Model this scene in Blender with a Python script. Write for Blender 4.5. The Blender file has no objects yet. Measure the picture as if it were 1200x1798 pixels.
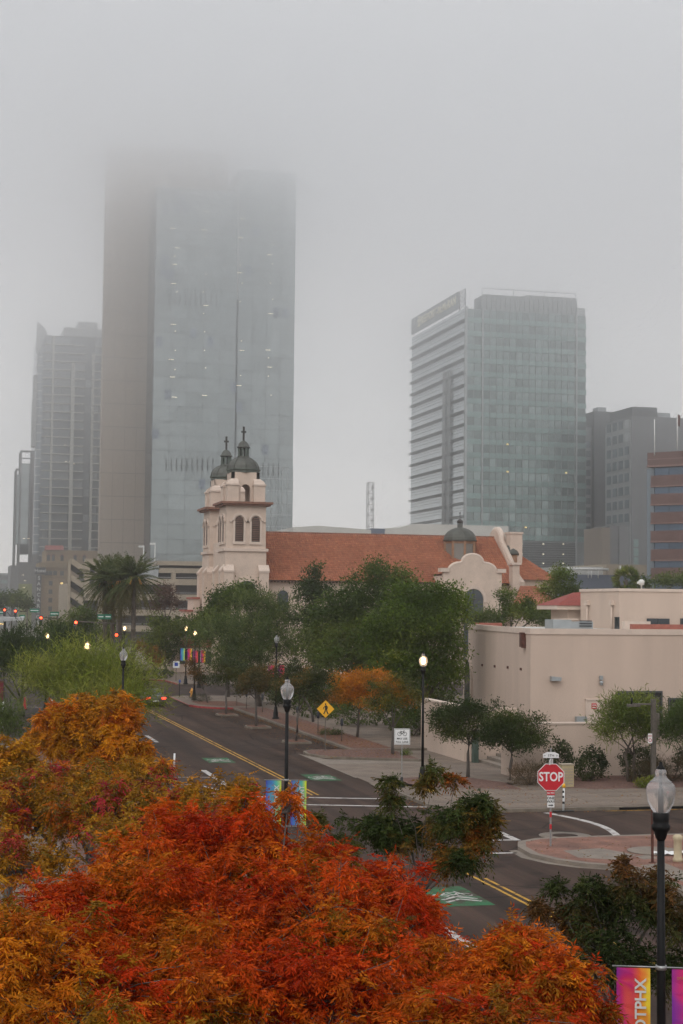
import bpy, math, random
import numpy as np
from mathutils import Vector, Matrix
random.seed(7); RNG = np.random.default_rng(7)
SC = bpy.context.scene; COL = SC.collection

# ------------------------------------------------------------------ camera
CAM_H, F_PX = 8.8, 2800.0
PITCH, ROLL, YAW = math.atan(166/2800), math.radians(.6), math.radians(-14.2)
cam_d = bpy.data.cameras.new('camera'); cam = bpy.data.objects.new('camera', cam_d); COL.objects.link(cam)
cam_d.sensor_fit = 'HORIZONTAL'; cam_d.sensor_width = 24.0; cam_d.lens = 24.0*F_PX/1200
cam_d.clip_start = .3; cam_d.clip_end = 9000
CAMROT = Matrix.Rotation(YAW, 3, 'Z') @ Matrix.Rotation(math.pi/2+PITCH, 3, 'X') @ Matrix.Rotation(ROLL, 3, 'Z')
cam.matrix_world = Matrix.Translation((0, 0, CAM_H)) @ CAMROT.to_4x4()
SC.camera = cam

# ------------------------------------------------------------------ sky, sun, exposure
world = bpy.data.worlds.new('World'); SC.world = world; world.use_nodes = True
SUN_EL, SUN_AZ = math.radians(40), math.radians(218)      # compass-like: 0 = +Y, clockwise
nt = world.node_tree; N = nt.nodes; L = nt.links; N.clear()
wo = N.new('ShaderNodeOutputWorld'); bg = N.new('ShaderNodeBackground')
sky = N.new('ShaderNodeTexSky'); sky.sky_type = 'NISHITA'; sky.sun_disc = False
sky.sun_elevation = SUN_EL; sky.sun_rotation = SUN_AZ; sky.air_density = 1.0; sky.dust_density = 6.0; sky.altitude = 330
hs = N.new('ShaderNodeHueSaturation'); hs.inputs['Saturation'].default_value = .22
tc = N.new('ShaderNodeTexCoord'); mp = N.new('ShaderNodeMapping'); mp.inputs['Scale'].default_value = (1.2, 1.2, 3.4)
nz = N.new('ShaderNodeTexNoise'); nz.inputs['Scale'].default_value = 2.3; nz.inputs['Detail'].default_value = 5; nz.inputs['Roughness'].default_value = .5
cr = N.new('ShaderNodeValToRGB')                           # overcast cloud deck, soft patches
cr.color_ramp.elements[0].position = .30; cr.color_ramp.elements[0].color = (7.3, 7.5, 7.75, 1)
cr.color_ramp.elements[1].position = .72; cr.color_ramp.elements[1].color = (10.3, 10.25, 10.2, 1)
mx = N.new('ShaderNodeMix'); mx.data_type = 'RGBA'; mx.inputs[0].default_value = .86
L.new(tc.outputs['Generated'], mp.inputs['Vector']); L.new(mp.outputs[0], nz.inputs['Vector']); L.new(nz.outputs['Fac'], cr.inputs[0])
L.new(sky.outputs[0], hs.inputs['Color']); L.new(hs.outputs[0], mx.inputs[6]); L.new(cr.outputs[0], mx.inputs[7])
sx = N.new('ShaderNodeSeparateXYZ'); L.new(tc.outputs['Generated'], sx.inputs[0])      # haze near the skyline is a little warmer than the deck above
wr = N.new('ShaderNodeValToRGB'); wr.color_ramp.elements[0].position = .0; wr.color_ramp.elements[0].color = (1.0, .965, .925, 1); wr.color_ramp.elements[1].position = .22; wr.color_ramp.elements[1].color = (.96, .97, .98, 1); L.new(sx.outputs['Z'], wr.inputs[0])
wm = N.new('ShaderNodeMix'); wm.data_type = 'RGBA'; wm.blend_type = 'MULTIPLY'; wm.inputs[0].default_value = 1.0; L.new(mx.outputs[2], wm.inputs[6]); L.new(wr.outputs[0], wm.inputs[7])
zr = N.new('ShaderNodeMapRange'); zr.interpolation_type = 'SMOOTHSTEP'; zr.inputs[1].default_value = .3; zr.inputs[2].default_value = 1.0; zr.inputs[3].default_value = 1.0; zr.inputs[4].default_value = 1.22   # an overcast sky is brighter overhead
L.new(sx.outputs['Z'], zr.inputs[0]); vm = N.new('ShaderNodeVectorMath'); vm.operation = 'SCALE'; L.new(wm.outputs[2], vm.inputs[0]); L.new(zr.outputs[0], vm.inputs['Scale'])
L.new(vm.outputs[0], bg.inputs['Color']); bg.inputs['Strength'].default_value = .10
L.new(bg.outputs[0], wo.inputs[0])

sun_d = bpy.data.lights.new('sun', 'SUN'); sun = bpy.data.objects.new('sun', sun_d); COL.objects.link(sun)
sun_d.energy = .95; sun_d.angle = math.radians(50); sun_d.color = (1, .965, .91)
sdir = Vector((math.sin(SUN_AZ)*math.cos(SUN_EL), math.cos(SUN_AZ)*math.cos(SUN_EL), math.sin(SUN_EL)))
sun.rotation_euler = sdir.to_track_quat('Z', 'Y').to_euler(); sun.location = (0, -30, 80)
vs = SC.view_settings; vs.view_transform = 'Standard'; vs.look = 'None'; vs.exposure = 0.0; vs.gamma = 1.0; vs.use_curve_mapping = False
cy = SC.cycles; cy.use_denoising = True; cy.max_bounces = 9; cy.diffuse_bounces = 3; cy.glossy_bounces = 3
cy.transmission_bounces = 5; cy.transparent_max_bounces = 10; cy.volume_bounces = 7; cy.caustics_reflective = False; cy.caustics_refractive = False
cy.sample_clamp_indirect = 6.0; cy.use_adaptive_sampling = True; cy.adaptive_threshold = .025; cy.adaptive_min_samples = 20

# ------------------------------------------------------------------ pixel helpers (photo pixels -> places)
def ray(px, py): return CAMROT @ Vector(((px-600)/F_PX, (899-py)/F_PX, -1))
def on_z(px, py, z=0.0):
    d = ray(px, py); t = (z-CAM_H)/d.z; return Vector((d.x*t, d.y*t, z))
def on_y(px, py, y):
    d = ray(px, py); t = y/d.y; return Vector((d.x*t, y, CAM_H+d.z*t))
def on_x(px, py, x):
    d = ray(px, py); t = x/d.x; return Vector((x, d.y*t, CAM_H+d.z*t))
FWD = Vector((-math.sin(YAW), math.cos(YAW), 0))
def at_d(px, py, D):                                         # D metres of depth along the view
    d = ray(px, py); t = D/d.dot(FWD); return Vector((d.x*t, d.y*t, CAM_H+d.z*t))

# ------------------------------------------------------------------ materials
def node_mat(name):
    m = bpy.data.materials.new(name); m.use_nodes = True
    return m, m.node_tree.nodes, m.node_tree.links, m.node_tree.nodes['Principled BSDF']
def mat(name, col, rough=.8, metal=0., var=.12, scale=3., bump=0., bscale=40., spec=.5, col2=None, detail=5, obj_var=0., coord='Object', stretch=(1,1,1), emit=None):
    m, n, l, b = node_mat(name)
    b.inputs['Roughness'].default_value = rough; b.inputs['Metallic'].default_value = metal; b.inputs['Specular IOR Level'].default_value = spec
    t = n.new('ShaderNodeTexCoord'); mpn = n.new('ShaderNodeMapping'); mpn.inputs['Scale'].default_value = stretch
    l.new(t.outputs[coord], mpn.inputs[0])
    no = n.new('ShaderNodeTexNoise'); no.inputs['Scale'].default_value = scale; no.inputs['Detail'].default_value = detail; no.inputs['Roughness'].default_value = .6
    l.new(mpn.outputs[0], no.inputs['Vector'])
    r = n.new('ShaderNodeValToRGB'); e = r.color_ramp.elements
    c2 = col2 if col2 else tuple(min(1, c*(1+var)) for c in col)
    c1 = col if col2 else tuple(c*(1-var) for c in col)
    e[0].position = .32; e[0].color = (*c1, 1); e[1].position = .68; e[1].color = (*c2, 1)
    l.new(no.outputs['Fac'], r.inputs[0]); out = r.outputs[0]
    if obj_var:
        oi = n.new('ShaderNodeObjectInfo'); mr = n.new('ShaderNodeMapRange'); mr.inputs[3].default_value = 1-obj_var; mr.inputs[4].default_value = 1+obj_var
        l.new(oi.outputs['Random'], mr.inputs[0]); hv = n.new('ShaderNodeHueSaturation'); l.new(mr.outputs[0], hv.inputs['Value']); l.new(out, hv.inputs['Color']); out = hv.outputs[0]
    l.new(out, b.inputs['Base Color'])
    if bump:
        nb = n.new('ShaderNodeTexNoise'); nb.inputs['Scale'].default_value = bscale; nb.inputs['Detail'].default_value = 4
        l.new(mpn.outputs[0], nb.inputs['Vector'])
        bp = n.new('ShaderNodeBump'); bp.inputs['Strength'].default_value = bump; bp.inputs['Distance'].default_value = .02
        l.new(nb.outputs['Fac'], bp.inputs['Height']); l.new(bp.outputs[0], b.inputs['Normal'])
    if emit: b.inputs['Emission Color'].default_value = (*emit[0], 1); b.inputs['Emission Strength'].default_value = emit[1]
    return m
M = {}
def asphalt(name, c1, c2, crack=True):
    m, n, l, b = node_mat(name); b.inputs['Specular IOR Level'].default_value = .12
    t = n.new('ShaderNodeTexCoord')
    big = n.new('ShaderNodeTexNoise'); big.inputs['Scale'].default_value = .16; big.inputs['Detail'].default_value = 6; big.inputs['Roughness'].default_value = .65
    mp1 = n.new('ShaderNodeMapping'); mp1.inputs['Scale'].default_value = (1.8, .22, 1)
    l.new(t.outputs['Object'], mp1.inputs[0]); l.new(mp1.outputs[0], big.inputs['Vector'])
    fine = n.new('ShaderNodeTexNoise'); fine.inputs['Scale'].default_value = 9; fine.inputs['Detail'].default_value = 8; l.new(t.outputs['Object'], fine.inputs['Vector'])
    r = n.new('ShaderNodeValToRGB'); r.color_ramp.elements[0].position = .34; r.color_ramp.elements[0].color = (*c1, 1); r.color_ramp.elements[1].position = .66; r.color_ramp.elements[1].color = (*c2, 1)
    l.new(big.outputs['Fac'], r.inputs[0])
    fine.inputs['Roughness'].default_value = .75
    mixf = n.new('ShaderNodeMix'); mixf.data_type = 'RGBA'; mixf.blend_type = 'OVERLAY'; mixf.inputs[0].default_value = .8
    l.new(r.outputs[0], mixf.inputs[6]); l.new(fine.outputs['Color'], mixf.inputs[7])
    hsn = n.new('ShaderNodeHueSaturation'); hsn.inputs['Saturation'].default_value = .9; l.new(mixf.outputs[2], hsn.inputs['Color']); out = hsn.outputs[0]
    st = n.new('ShaderNodeTexNoise'); st.inputs['Scale'].default_value = 1.0; st.inputs['Detail'].default_value = 5; st.inputs['Roughness'].default_value = .6; mp2 = n.new('ShaderNodeMapping'); mp2.inputs['Scale'].default_value = (1.1, .035, 1)
    l.new(t.outputs['Object'], mp2.inputs[0]); l.new(mp2.outputs[0], st.inputs['Vector'])                                  # tyre-worn tracks along the street
    rs = n.new('ShaderNodeValToRGB'); rs.color_ramp.elements[0].position = .36; rs.color_ramp.elements[0].color = (.62, .62, .63, 1); rs.color_ramp.elements[1].position = .64; rs.color_ramp.elements[1].color = (1.3, 1.26, 1.24, 1); l.new(st.outputs['Fac'], rs.inputs[0])
    ms = n.new('ShaderNodeMix'); ms.data_type = 'RGBA'; ms.blend_type = 'MULTIPLY'; ms.inputs[0].default_value = 1; l.new(out, ms.inputs[6]); l.new(rs.outputs[0], ms.inputs[7]); out = ms.outputs[2]
    so = n.new('ShaderNodeTexNoise'); so.inputs['Scale'].default_value = .55; so.inputs['Detail'].default_value = 3; l.new(t.outputs['Object'], so.inputs['Vector'])   # oil stains and patches
    ro = n.new('ShaderNodeValToRGB'); ro.color_ramp.elements[0].position = .30; ro.color_ramp.elements[0].color = (.5, .5, .52, 1); ro.color_ramp.elements[1].position = .40; ro.color_ramp.elements[1].color = (1, 1, 1, 1); l.new(so.outputs['Fac'], ro.inputs[0])
    mo = n.new('ShaderNodeMix'); mo.data_type = 'RGBA'; mo.blend_type = 'MULTIPLY'; mo.inputs[0].default_value = 1; l.new(out, mo.inputs[6]); l.new(ro.outputs[0], mo.inputs[7]); out = mo.outputs[2]
    if crack:                                                # tar-sealed cracks
        wv = n.new('ShaderNodeTexNoise'); wv.inputs['Scale'].default_value = .6; l.new(t.outputs['Object'], wv.inputs['Vector'])
        ad = n.new('ShaderNodeMix'); ad.data_type = 'VECTOR'; ad.inputs[0].default_value = .12; l.new(t.outputs['Object'], ad.inputs[4]); l.new(wv.outputs['Color'], ad.inputs[5])
        vo = n.new('ShaderNodeTexVoronoi'); vo.feature = 'DISTANCE_TO_EDGE'; vo.inputs['Scale'].default_value = .17; l.new(ad.outputs[1], vo.inputs['Vector'])
        r2 = n.new('ShaderNodeValToRGB'); r2.color_ramp.elements[0].position = .004; r2.color_ramp.elements[0].color = (.25, .25, .25, 1); r2.color_ramp.elements[1].position = .012; r2.color_ramp.elements[1].color = (1, 1, 1, 1)
        l.new(vo.outputs['Distance'], r2.inputs[0])
        mu = n.new('ShaderNodeMix'); mu.data_type = 'RGBA'; mu.blend_type = 'MULTIPLY'; mu.inputs[0].default_value = .8; l.new(out, mu.inputs[6]); l.new(r2.outputs[0], mu.inputs[7]); out = mu.outputs[2]
    l.new(out, b.inputs['Base Color'])
    rr = n.new('ShaderNodeMapRange'); rr.inputs[3].default_value = .55; rr.inputs[4].default_value = .9; l.new(big.outputs['Fac'], rr.inputs[0]); l.new(rr.outputs[0], b.inputs['Roughness'])
    bp = n.new('ShaderNodeBump'); bp.inputs['Strength'].default_value = .35; bp.inputs['Distance'].default_value = .01; l.new(fine.outputs['Fac'], bp.inputs['Height']); l.new(bp.outputs[0], b.inputs['Normal'])
    return m
M['asphalt'] = asphalt('asphalt', (.032, .018, .0125), (.074, .044, .032))
M['lot'] = asphalt('lot_asphalt', (.032, .021, .017), (.052, .036, .030))
M['slab'] = mat('paving_slab', (.165, .126, .098), .85, var=.26, scale=.8, bump=.15, bscale=60, detail=9, obj_var=.12, coord='Object')
M['concrete'] = mat('concrete', (.155, .117, .09), .85, var=.3, scale=.9, bump=.15, bscale=60, detail=8)
M['concrete2'] = mat('light_concrete', (.20, .165, .135), .85, var=.18, scale=1.5, bump=.15, bscale=60, detail=8)
M['kerb'] = mat('kerb_concrete', (.165, .135, .105), .85, var=.28, scale=2.5, bump=.15, bscale=50)
M['redkerb'] = mat('red_kerb_paint', (.28, .035, .035), .7, var=.35, scale=3)
M['gravel'] = mat('reddish_gravel', (.13, .068, .052), .95, var=.55, scale=9, bump=.9, bscale=22, detail=9)
M['litter'] = mat('leaf_litter', (.14, .06, .035), .95, var=.5, scale=6, bump=.9, bscale=18, detail=9)
M['dirt'] = mat('ground_dirt', (.12, .10, .08), .95, var=.25, scale=.3)
def worn_paint(name, c, lo=.36, hi=.50, sc_=2.2):
    m, n, l, b = node_mat(name); b.inputs['Roughness'].default_value = .75; b.inputs['Specular IOR Level'].default_value = .2
    t = n.new('ShaderNodeTexCoord'); a = n.new('ShaderNodeTexNoise'); a.inputs['Scale'].default_value = sc_; a.inputs['Detail'].default_value = 12; a.inputs['Roughness'].default_value = .72; l.new(t.outputs['Object'], a.inputs['Vector'])
    r = n.new('ShaderNodeValToRGB'); e = r.color_ramp.elements; e[0].position = lo; e[0].color = (.055, .037, .029, 1); e[1].position = hi; e[1].color = (*c, 1); x = e.new(.72); x.color = tuple(v*.8 for v in c)+(1,)
    l.new(a.outputs['Fac'], r.inputs[0]); l.new(r.outputs[0], b.inputs['Base Color']); return m
M['white'] = worn_paint('road_paint_white', (.50, .47, .45))
M['yellow'] = worn_paint('road_paint_yellow', (.52, .29, .04), .38, .52)
M['green'] = worn_paint('road_paint_green', (.028, .14, .058), .40, .56, 1.4)
M['black'] = mat('black_painted_metal', (.006, .006, .0065), .5, var=.2, scale=8, spec=.18)
M['steel'] = mat('galvanised_steel', (.32, .32, .32), .45, .7, var=.2, scale=12)
M['greypole'] = mat('weathered_grey_metal', (.115, .10, .085), .6, .3, var=.3, scale=6)

# ------------------------------------------------------------------ mesh builder
class MB:
    def __init__(s): s.v = []; s.f = []; s.mi = []; s.cur = 0; s.smooth = []
    def add(s, vs, fs, sm=False):
        o = len(s.v); s.v += [tuple(p) for p in vs]
        for f in fs: s.f.append([o+i for i in f]); s.mi.append(s.cur); s.smooth.append(sm)
        return s
    def m(s, i): s.cur = i; return s
    def box(s, x0, x1, y0, y1, z0, z1):
        return s.add([(x0,y0,z0),(x1,y0,z0),(x1,y1,z0),(x0,y1,z0),(x0,y0,z1),(x1,y0,z1),(x1,y1,z1),(x0,y1,z1)],
                     [(0,3,2,1),(4,5,6,7),(0,1,5,4),(1,2,6,5),(2,3,7,6),(3,0,4,7)])
    def quad(s, *p): return s.add(p, [tuple(range(len(p)))])
    def prism(s, poly, z0, z1):                               # ground-plan polygon (counter-clockwise)
        n = len(poly); vs = [(p[0], p[1], z0) for p in poly]+[(p[0], p[1], z1) for p in poly]
        return s.add(vs, [tuple(range(n-1, -1, -1)), tuple(range(n, 2*n))]+[(i, (i+1) % n, n+(i+1) % n, n+i) for i in range(n)])
    def extr(s, prof, y0, y1):                                # profile in x,z (counter-clockwise seen from -y) pushed along y
        n = len(prof); vs = [(p[0], y0, p[1]) for p in prof]+[(p[0], y1, p[1]) for p in prof]
        return s.add(vs, [tuple(range(n)), tuple(range(2*n-1, n-1, -1))]+[(n+i, n+(i+1) % n, (i+1) % n, i) for i in range(n)])
    def extx(s, prof, x0, x1):                                # profile in y,z pushed along x
        n = len(prof); vs = [(x0, p[0], p[1]) for p in prof]+[(x1, p[0], p[1]) for p in prof]
        return s.add(vs, [tuple(range(n-1, -1, -1)), tuple(range(n, 2*n))]+[(i, (i+1) % n, n+(i+1) % n, n+i) for i in range(n)])
    def lathe(s, prof, c=(0, 0, 0), seg=16, sm=True, cap=True):
        vs = []; fs = []
        for r, z in prof:
            for k in range(seg):
                a = 2*math.pi*k/seg; vs.append((c[0]+r*math.cos(a), c[1]+r*math.sin(a), c[2]+z))
        for i in range(len(prof)-1):
            for k in range(seg):
                k2 = (k+1) % seg; fs.append((i*seg+k, i*seg+k2, (i+1)*seg+k2, (i+1)*seg+k))
        if cap: fs.append(tuple(range(seg-1, -1, -1))); fs.append(tuple((len(prof)-1)*seg+k for k in range(seg)))
        return s.add(vs, fs, sm)
    def tube(s, pts, rad, seg=6, sm=True):
        pts = [Vector(p) for p in pts]; rad = rad if isinstance(rad, (list, tuple)) else [rad]*len(pts)
        vs = []; fs = []
        for i, p in enumerate(pts):
            d = (pts[min(i+1, len(pts)-1)]-pts[max(i-1, 0)]); d = d.normalized() if d.length > 1e-9 else Vector((0, 0, 1))
            u = d.cross(Vector((0, 0, 1)));
            if u.length < .05: u = d.cross(Vector((1, 0, 0)))
            u.normalize(); w = d.cross(u)
            for k in range(seg):
                a = 2*math.pi*k/seg; vs.append(p+(u*math.cos(a)+w*math.sin(a))*rad[i])
        for i in range(len(pts)-1):
            for k in range(seg):
                k2 = (k+1) % seg; fs.append((i*seg+k, i*seg+k2, (i+1)*seg+k2, (i+1)*seg+k))
        fs.append(tuple(range(seg-1, -1, -1))); fs.append(tuple((len(pts)-1)*seg+k for k in range(seg)))
        return s.add(vs, fs, sm)
    def build(s, name, mats, parent=None, loc=None, kind=None, label=None, cat=None, group=None):
        me = bpy.data.meshes.new(name); me.from_pydata(s.v, [], s.f); me.update()
        for mm in (mats if isinstance(mats, (list, tuple)) else [mats]): me.materials.append(M[mm] if isinstance(mm, str) else mm)
        if any(s.mi): me.polygons.foreach_set('material_index', s.mi)
        if any(s.smooth): me.polygons.foreach_set('use_smooth', s.smooth)
        return link(bpy.data.objects.new(name, me), parent, loc, kind, label, cat, group)
def link(o, parent=None, loc=None, kind=None, label=None, cat=None, group=None):
    COL.objects.link(o)
    if loc is not None: o.location = loc
    if parent: o.parent = parent
    tag(o, label, cat, group, kind); return o
def tag(o, label=None, cat=None, group=None, kind=None):
    for k, v in (('label', label), ('category', cat), ('group', group), ('kind', kind)):
        if v: o[k] = v
def thing(name, label, cat, loc=(0, 0, 0), rz=0, group=None):
    o = bpy.data.objects.new(name, None); o.empty_display_size = .3; o.rotation_euler = (0, 0, rz)
    return link(o, None, loc, None, label, cat, group)
def part(name, mesh, parent, loc=(0, 0, 0), rz=0, scale=None):
    o = bpy.data.objects.new(name, mesh); COL.objects.link(o); o.parent = parent; o.location = loc; o.rotation_euler = (0, 0, rz)
    if scale: o.scale = scale
    return o
def copy_tree(o, parent=None):
    c = o.copy(); COL.objects.link(c); c.parent = parent
    for ch in o.children: copy_tree(ch, c)
    return c
def mesh_of(mb, mats, name='shape'):
    me = bpy.data.meshes.new(name); me.from_pydata(mb.v, [], mb.f); me.update()
    for mm in (mats if isinstance(mats, (list, tuple)) else [mats]): me.materials.append(M[mm] if isinstance(mm, str) else mm)
    if any(mb.mi): me.polygons.foreach_set('material_index', mb.mi)
    if any(mb.smooth): me.polygons.foreach_set('use_smooth', mb.smooth)
    return me
def arc(cx, cz, r, a0, a1, n, rz=None):
    rz = rz or r
    return [(cx+r*math.cos(math.radians(a0+(a1-a0)*i/n)), cz+rz*math.sin(math.radians(a0+(a1-a0)*i/n))) for i in range(n+1)]
def text(name, body, size, material, parent, loc, rot=(math.pi/2, 0, 0), ext=.004, bold=.0, align='CENTER', sx=1., kind=None):
    cu = bpy.data.curves.new(name, 'FONT'); cu.body = body; cu.size = size; cu.align_x = align; cu.align_y = 'CENTER'; cu.extrude = ext; cu.offset = bold*size; cu.resolution_u = 3
    tmp = bpy.data.objects.new('tmp', cu); COL.objects.link(tmp)
    dg = bpy.context.evaluated_depsgraph_get(); me = bpy.data.meshes.new_from_object(tmp.evaluated_get(dg)); bpy.data.objects.remove(tmp); bpy.data.curves.remove(cu)
    me.materials.clear(); me.materials.append(M[material] if isinstance(material, str) else material)
    o = bpy.data.objects.new(name, me); COL.objects.link(o); o.parent = parent; o.location = loc; o.rotation_euler = rot; o.scale = (sx, 1, 1)
    if kind: o['kind'] = kind
    return o

# ------------------------------------------------------------------ ground, streets, pavements
MB().quad((-990, -55, -.03), (1190, -55, -.03), (1190, 780, -.03), (-990, 780, -.03)).build('ground', 'dirt', kind='structure')
def sheet(name, poly, z, m, parent=None, kind='structure'):
    return MB().add([(p[0], p[1], z) for p in poly], [tuple(range(len(poly)))]).build(name, m, parent, kind=None if parent else kind)
KX = 24.6
road = sheet('road', [(10.9, -30), (KX+3, -30), (KX+3, 330), (10.9, 330)], 0, 'asphalt')
sheet('side_street', [(KX+3, 57.0), (260, 57.0), (260, 66.0), (KX+3, 66.0)], 0, 'asphalt')
sheet('parking_lot', [(-60, 104), (10.9, 104), (10.9, 330), (-60, 330)], .004, 'lot')
def raised(name, poly, m, h=.14, kerb=.16, km='kerb'):
    """a raised pavement: kerb ring round it and the paving inside"""
    o = MB().prism(poly, -.02, h).build(name, km, kind='structure')
    cx = sum(p[0] for p in poly)/len(poly); cy_ = sum(p[1] for p in poly)/len(poly)
    n = len(poly); ins = []
    for i in range(n):                                        # inset by the kerb's width
        p0, p1, p2 = Vector(poly[i-1]), Vector(poly[i]), Vector(poly[(i+1) % n])
        d1 = (p1-p0).normalized(); d2 = (p2-p1).normalized(); n1 = Vector((-d1.y, d1.x)); n2 = Vector((-d2.y, d2.x))
        b = (n1+n2); b.normalize(); k = kerb/max(.4, b.dot(n1)); ins.append(p1+b*k)
    MB().add([(p.x, p.y, h+.004) for p in ins], [tuple(range(n))]).build('paving', m, o)
    return o
# right-hand pavement north of the side street, with driveway apron, planting island and parking bay
near_pave = raised('pavement', [(21.9, 66.3), (22.6, 65.7), (24, 65.5), (200, 65.5), (200, 77.8), (29.1, 77.8), (29.1, 74.4), (21.2, 74.4), (21.2, 67.6)], 'concrete')
sheet('driveway_apron', [(21.1, 74.4), (29.1, 74.4), (29.1, 78.3), (34, 78.3), (34, 96), (27.2, 96), (27.2, 87.6), (22.0, 89.8), (21.1, 93.4)], .012, 'concrete2')
_dm = mesh_of(MB().prism([(.015, .015), (2.985, .015), (2.985, 2.985), (.015, 2.985)], 0, .008), 'slab')
apron = bpy.data.objects['driveway_apron']
for i in range(4):
    for k in range(6):
        x, y = 21.2+3*i, 75.0+3*k
        if i < 2 and y > 84 or (x+3 > 29 and y < 78): continue
        part('slab', _dm, apron, (x, y, .012))
sheet('gutter_patch', [(21.0, 79.9), (22.6, 79.9), (23.4, 77.6), (21.0, 77.2)], .016, 'asphalt')
island = raised('gravel_island', [(21.35, 92.2), (21.7, 90.9), (22.6, 89.9), (24, 89.0), (27.2, 87.7), (27.2, 94.5), (24.6, 94.5), (22.2, 94.6), (21.5, 93.7)], 'gravel')
raised('pavement', [(KX, 94.5), (29.6, 94.5), (29.6, 96), (60, 96), (60, 134), (KX, 134)], 'concrete')
sheet('gravel_strip', [(KX+.25, 94.7), (27.4, 94.7), (27.4, 133.8), (KX+.25, 133.8)], .149, 'gravel')
sheet('leaf_litter', [(KX+.4, 95.5), (27.3, 95.0), (27.2, 103), (26.7, 118), (KX+.5, 119)], .153, 'litter')
for (x0, x1, y0, y1) in ((21.75, 23.5, 99.9, 102.1), (21.75, 23.5, 112.7, 114.9), (21.85, 23.5, 125.6, 127.8)):
    raised('tree_pit', [(x0+.3, y0), (x1, y0), (x1, y1), (x0+.3, y1), (x0, (y0+y1)/2)], 'litter', .12, .14)
bulb = raised('pavement', [(22.0, 136.0), (23.2, 134.4), (24.8, 133.9), (60, 133.9), (60, 152), (22.3, 152), (21.6, 150.5), (21.45, 138)], 'concrete')
mbk = MB()
for p, q in (((24.8, 133.9), (23.2, 134.4)), ((23.2, 134.4), (22.0, 136.0)), ((22.0, 136.0), (21.45, 138)), ((21.45, 138), (21.6, 150.5))):
    p, q = Vector(p), Vector(q); d = (q-p).normalized(); o = Vector((-d.y, d.x))*-1*-1
    w = Vector((d.y, -d.x)); w = w if w.dot(Vector((22, 130))-p) > 0 else -w
    a, b2 = p+w*.012, q+w*.012
    mbk.add([(a.x, a.y, 0), (b2.x, b2.y, 0), (b2.x, b2.y, .15), (a.x, a.y, .15), (a.x-w.x*.15, a.y-w.y*.15, .15), (b2.x-w.x*.15, b2.y-w.y*.15, .15)], [(0, 1, 2, 3), (3, 2, 5, 4)])
mbk.build('red_kerb_face', 'redkerb', bulb)
sheet('gravel_strip', [(22.4, 138), (24.2, 136), (26.5, 136), (26.5, 143), (22.4, 143)], .149, 'litter')
far = raised('pavement', [(22.6, 187.4), (25.6, 183.2), (25.9, 175), (60, 175), (60, 320), (22.2, 320), (22.2, 200)], 'concrete')
mbk = MB()
for p, q in (((22.2, 200), (22.6, 187.4)), ((22.6, 187.4), (25.6, 183.2)), ((25.6, 183.2), (25.9, 175))):
    p, q = Vector(p), Vector(q); d = (q-p).normalized(); w = Vector((-d.y, d.x)); w = w if w.x < 0 else -w
    a, b2 = p+w*.012, q+w*.012
    mbk.add([(a.x, a.y, 0), (b2.x, b2.y, 0), (b2.x, b2.y, .15), (a.x, a.y, .15), (a.x-w.x*.15, a.y-w.y*.15, .15), (b2.x-w.x*.15, b2.y-w.y*.15, .15)], [(0, 1, 2, 3), (3, 2, 5, 4)])
mbk.build('red_kerb_face', 'redkerb', far)
sheet('driveway_apron', [(22.0, 152), (60, 152), (60, 175), (26.3, 175), (25, 166)], .012, 'lot')
# gravel beds inside the near pavement block
sheet('gravel_bed', [(22.5, 76.1), (23.0, 78.2), (26.0, 79.0), (27.6, 75.6), (27.4, 72.4), (23.2, 74.2)], .152, 'gravel')
sheet('gravel_bed', [(29.6, 73.0), (31.5, 71.6), (120, 71.2), (120, 77.7), (29.6, 77.7)], .149, 'gravel')
_ms = mesh_of(MB().prism([(.012, .012), (1.508, .012), (1.508, 1.508), (.012, 1.508)], 0, .012), 'slab')
for i in range(18):
    for k in range(4):
        o_ = part('slab', _ms, near_pave, (22.6+1.52*i, 65.85+1.52*k, .1445+random.uniform(0, .003)))
for i in range(5): part('slab', _ms, near_pave, (27.75+1.52*(i % 1), 71.95+1.52*i, .1445)) if i < 3 else None
# drain kerb inlet
MB().box(29.3, 33.0, 65.44, 65.7, .03, .11).build('storm_drain', 'black', kind='structure')
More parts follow.
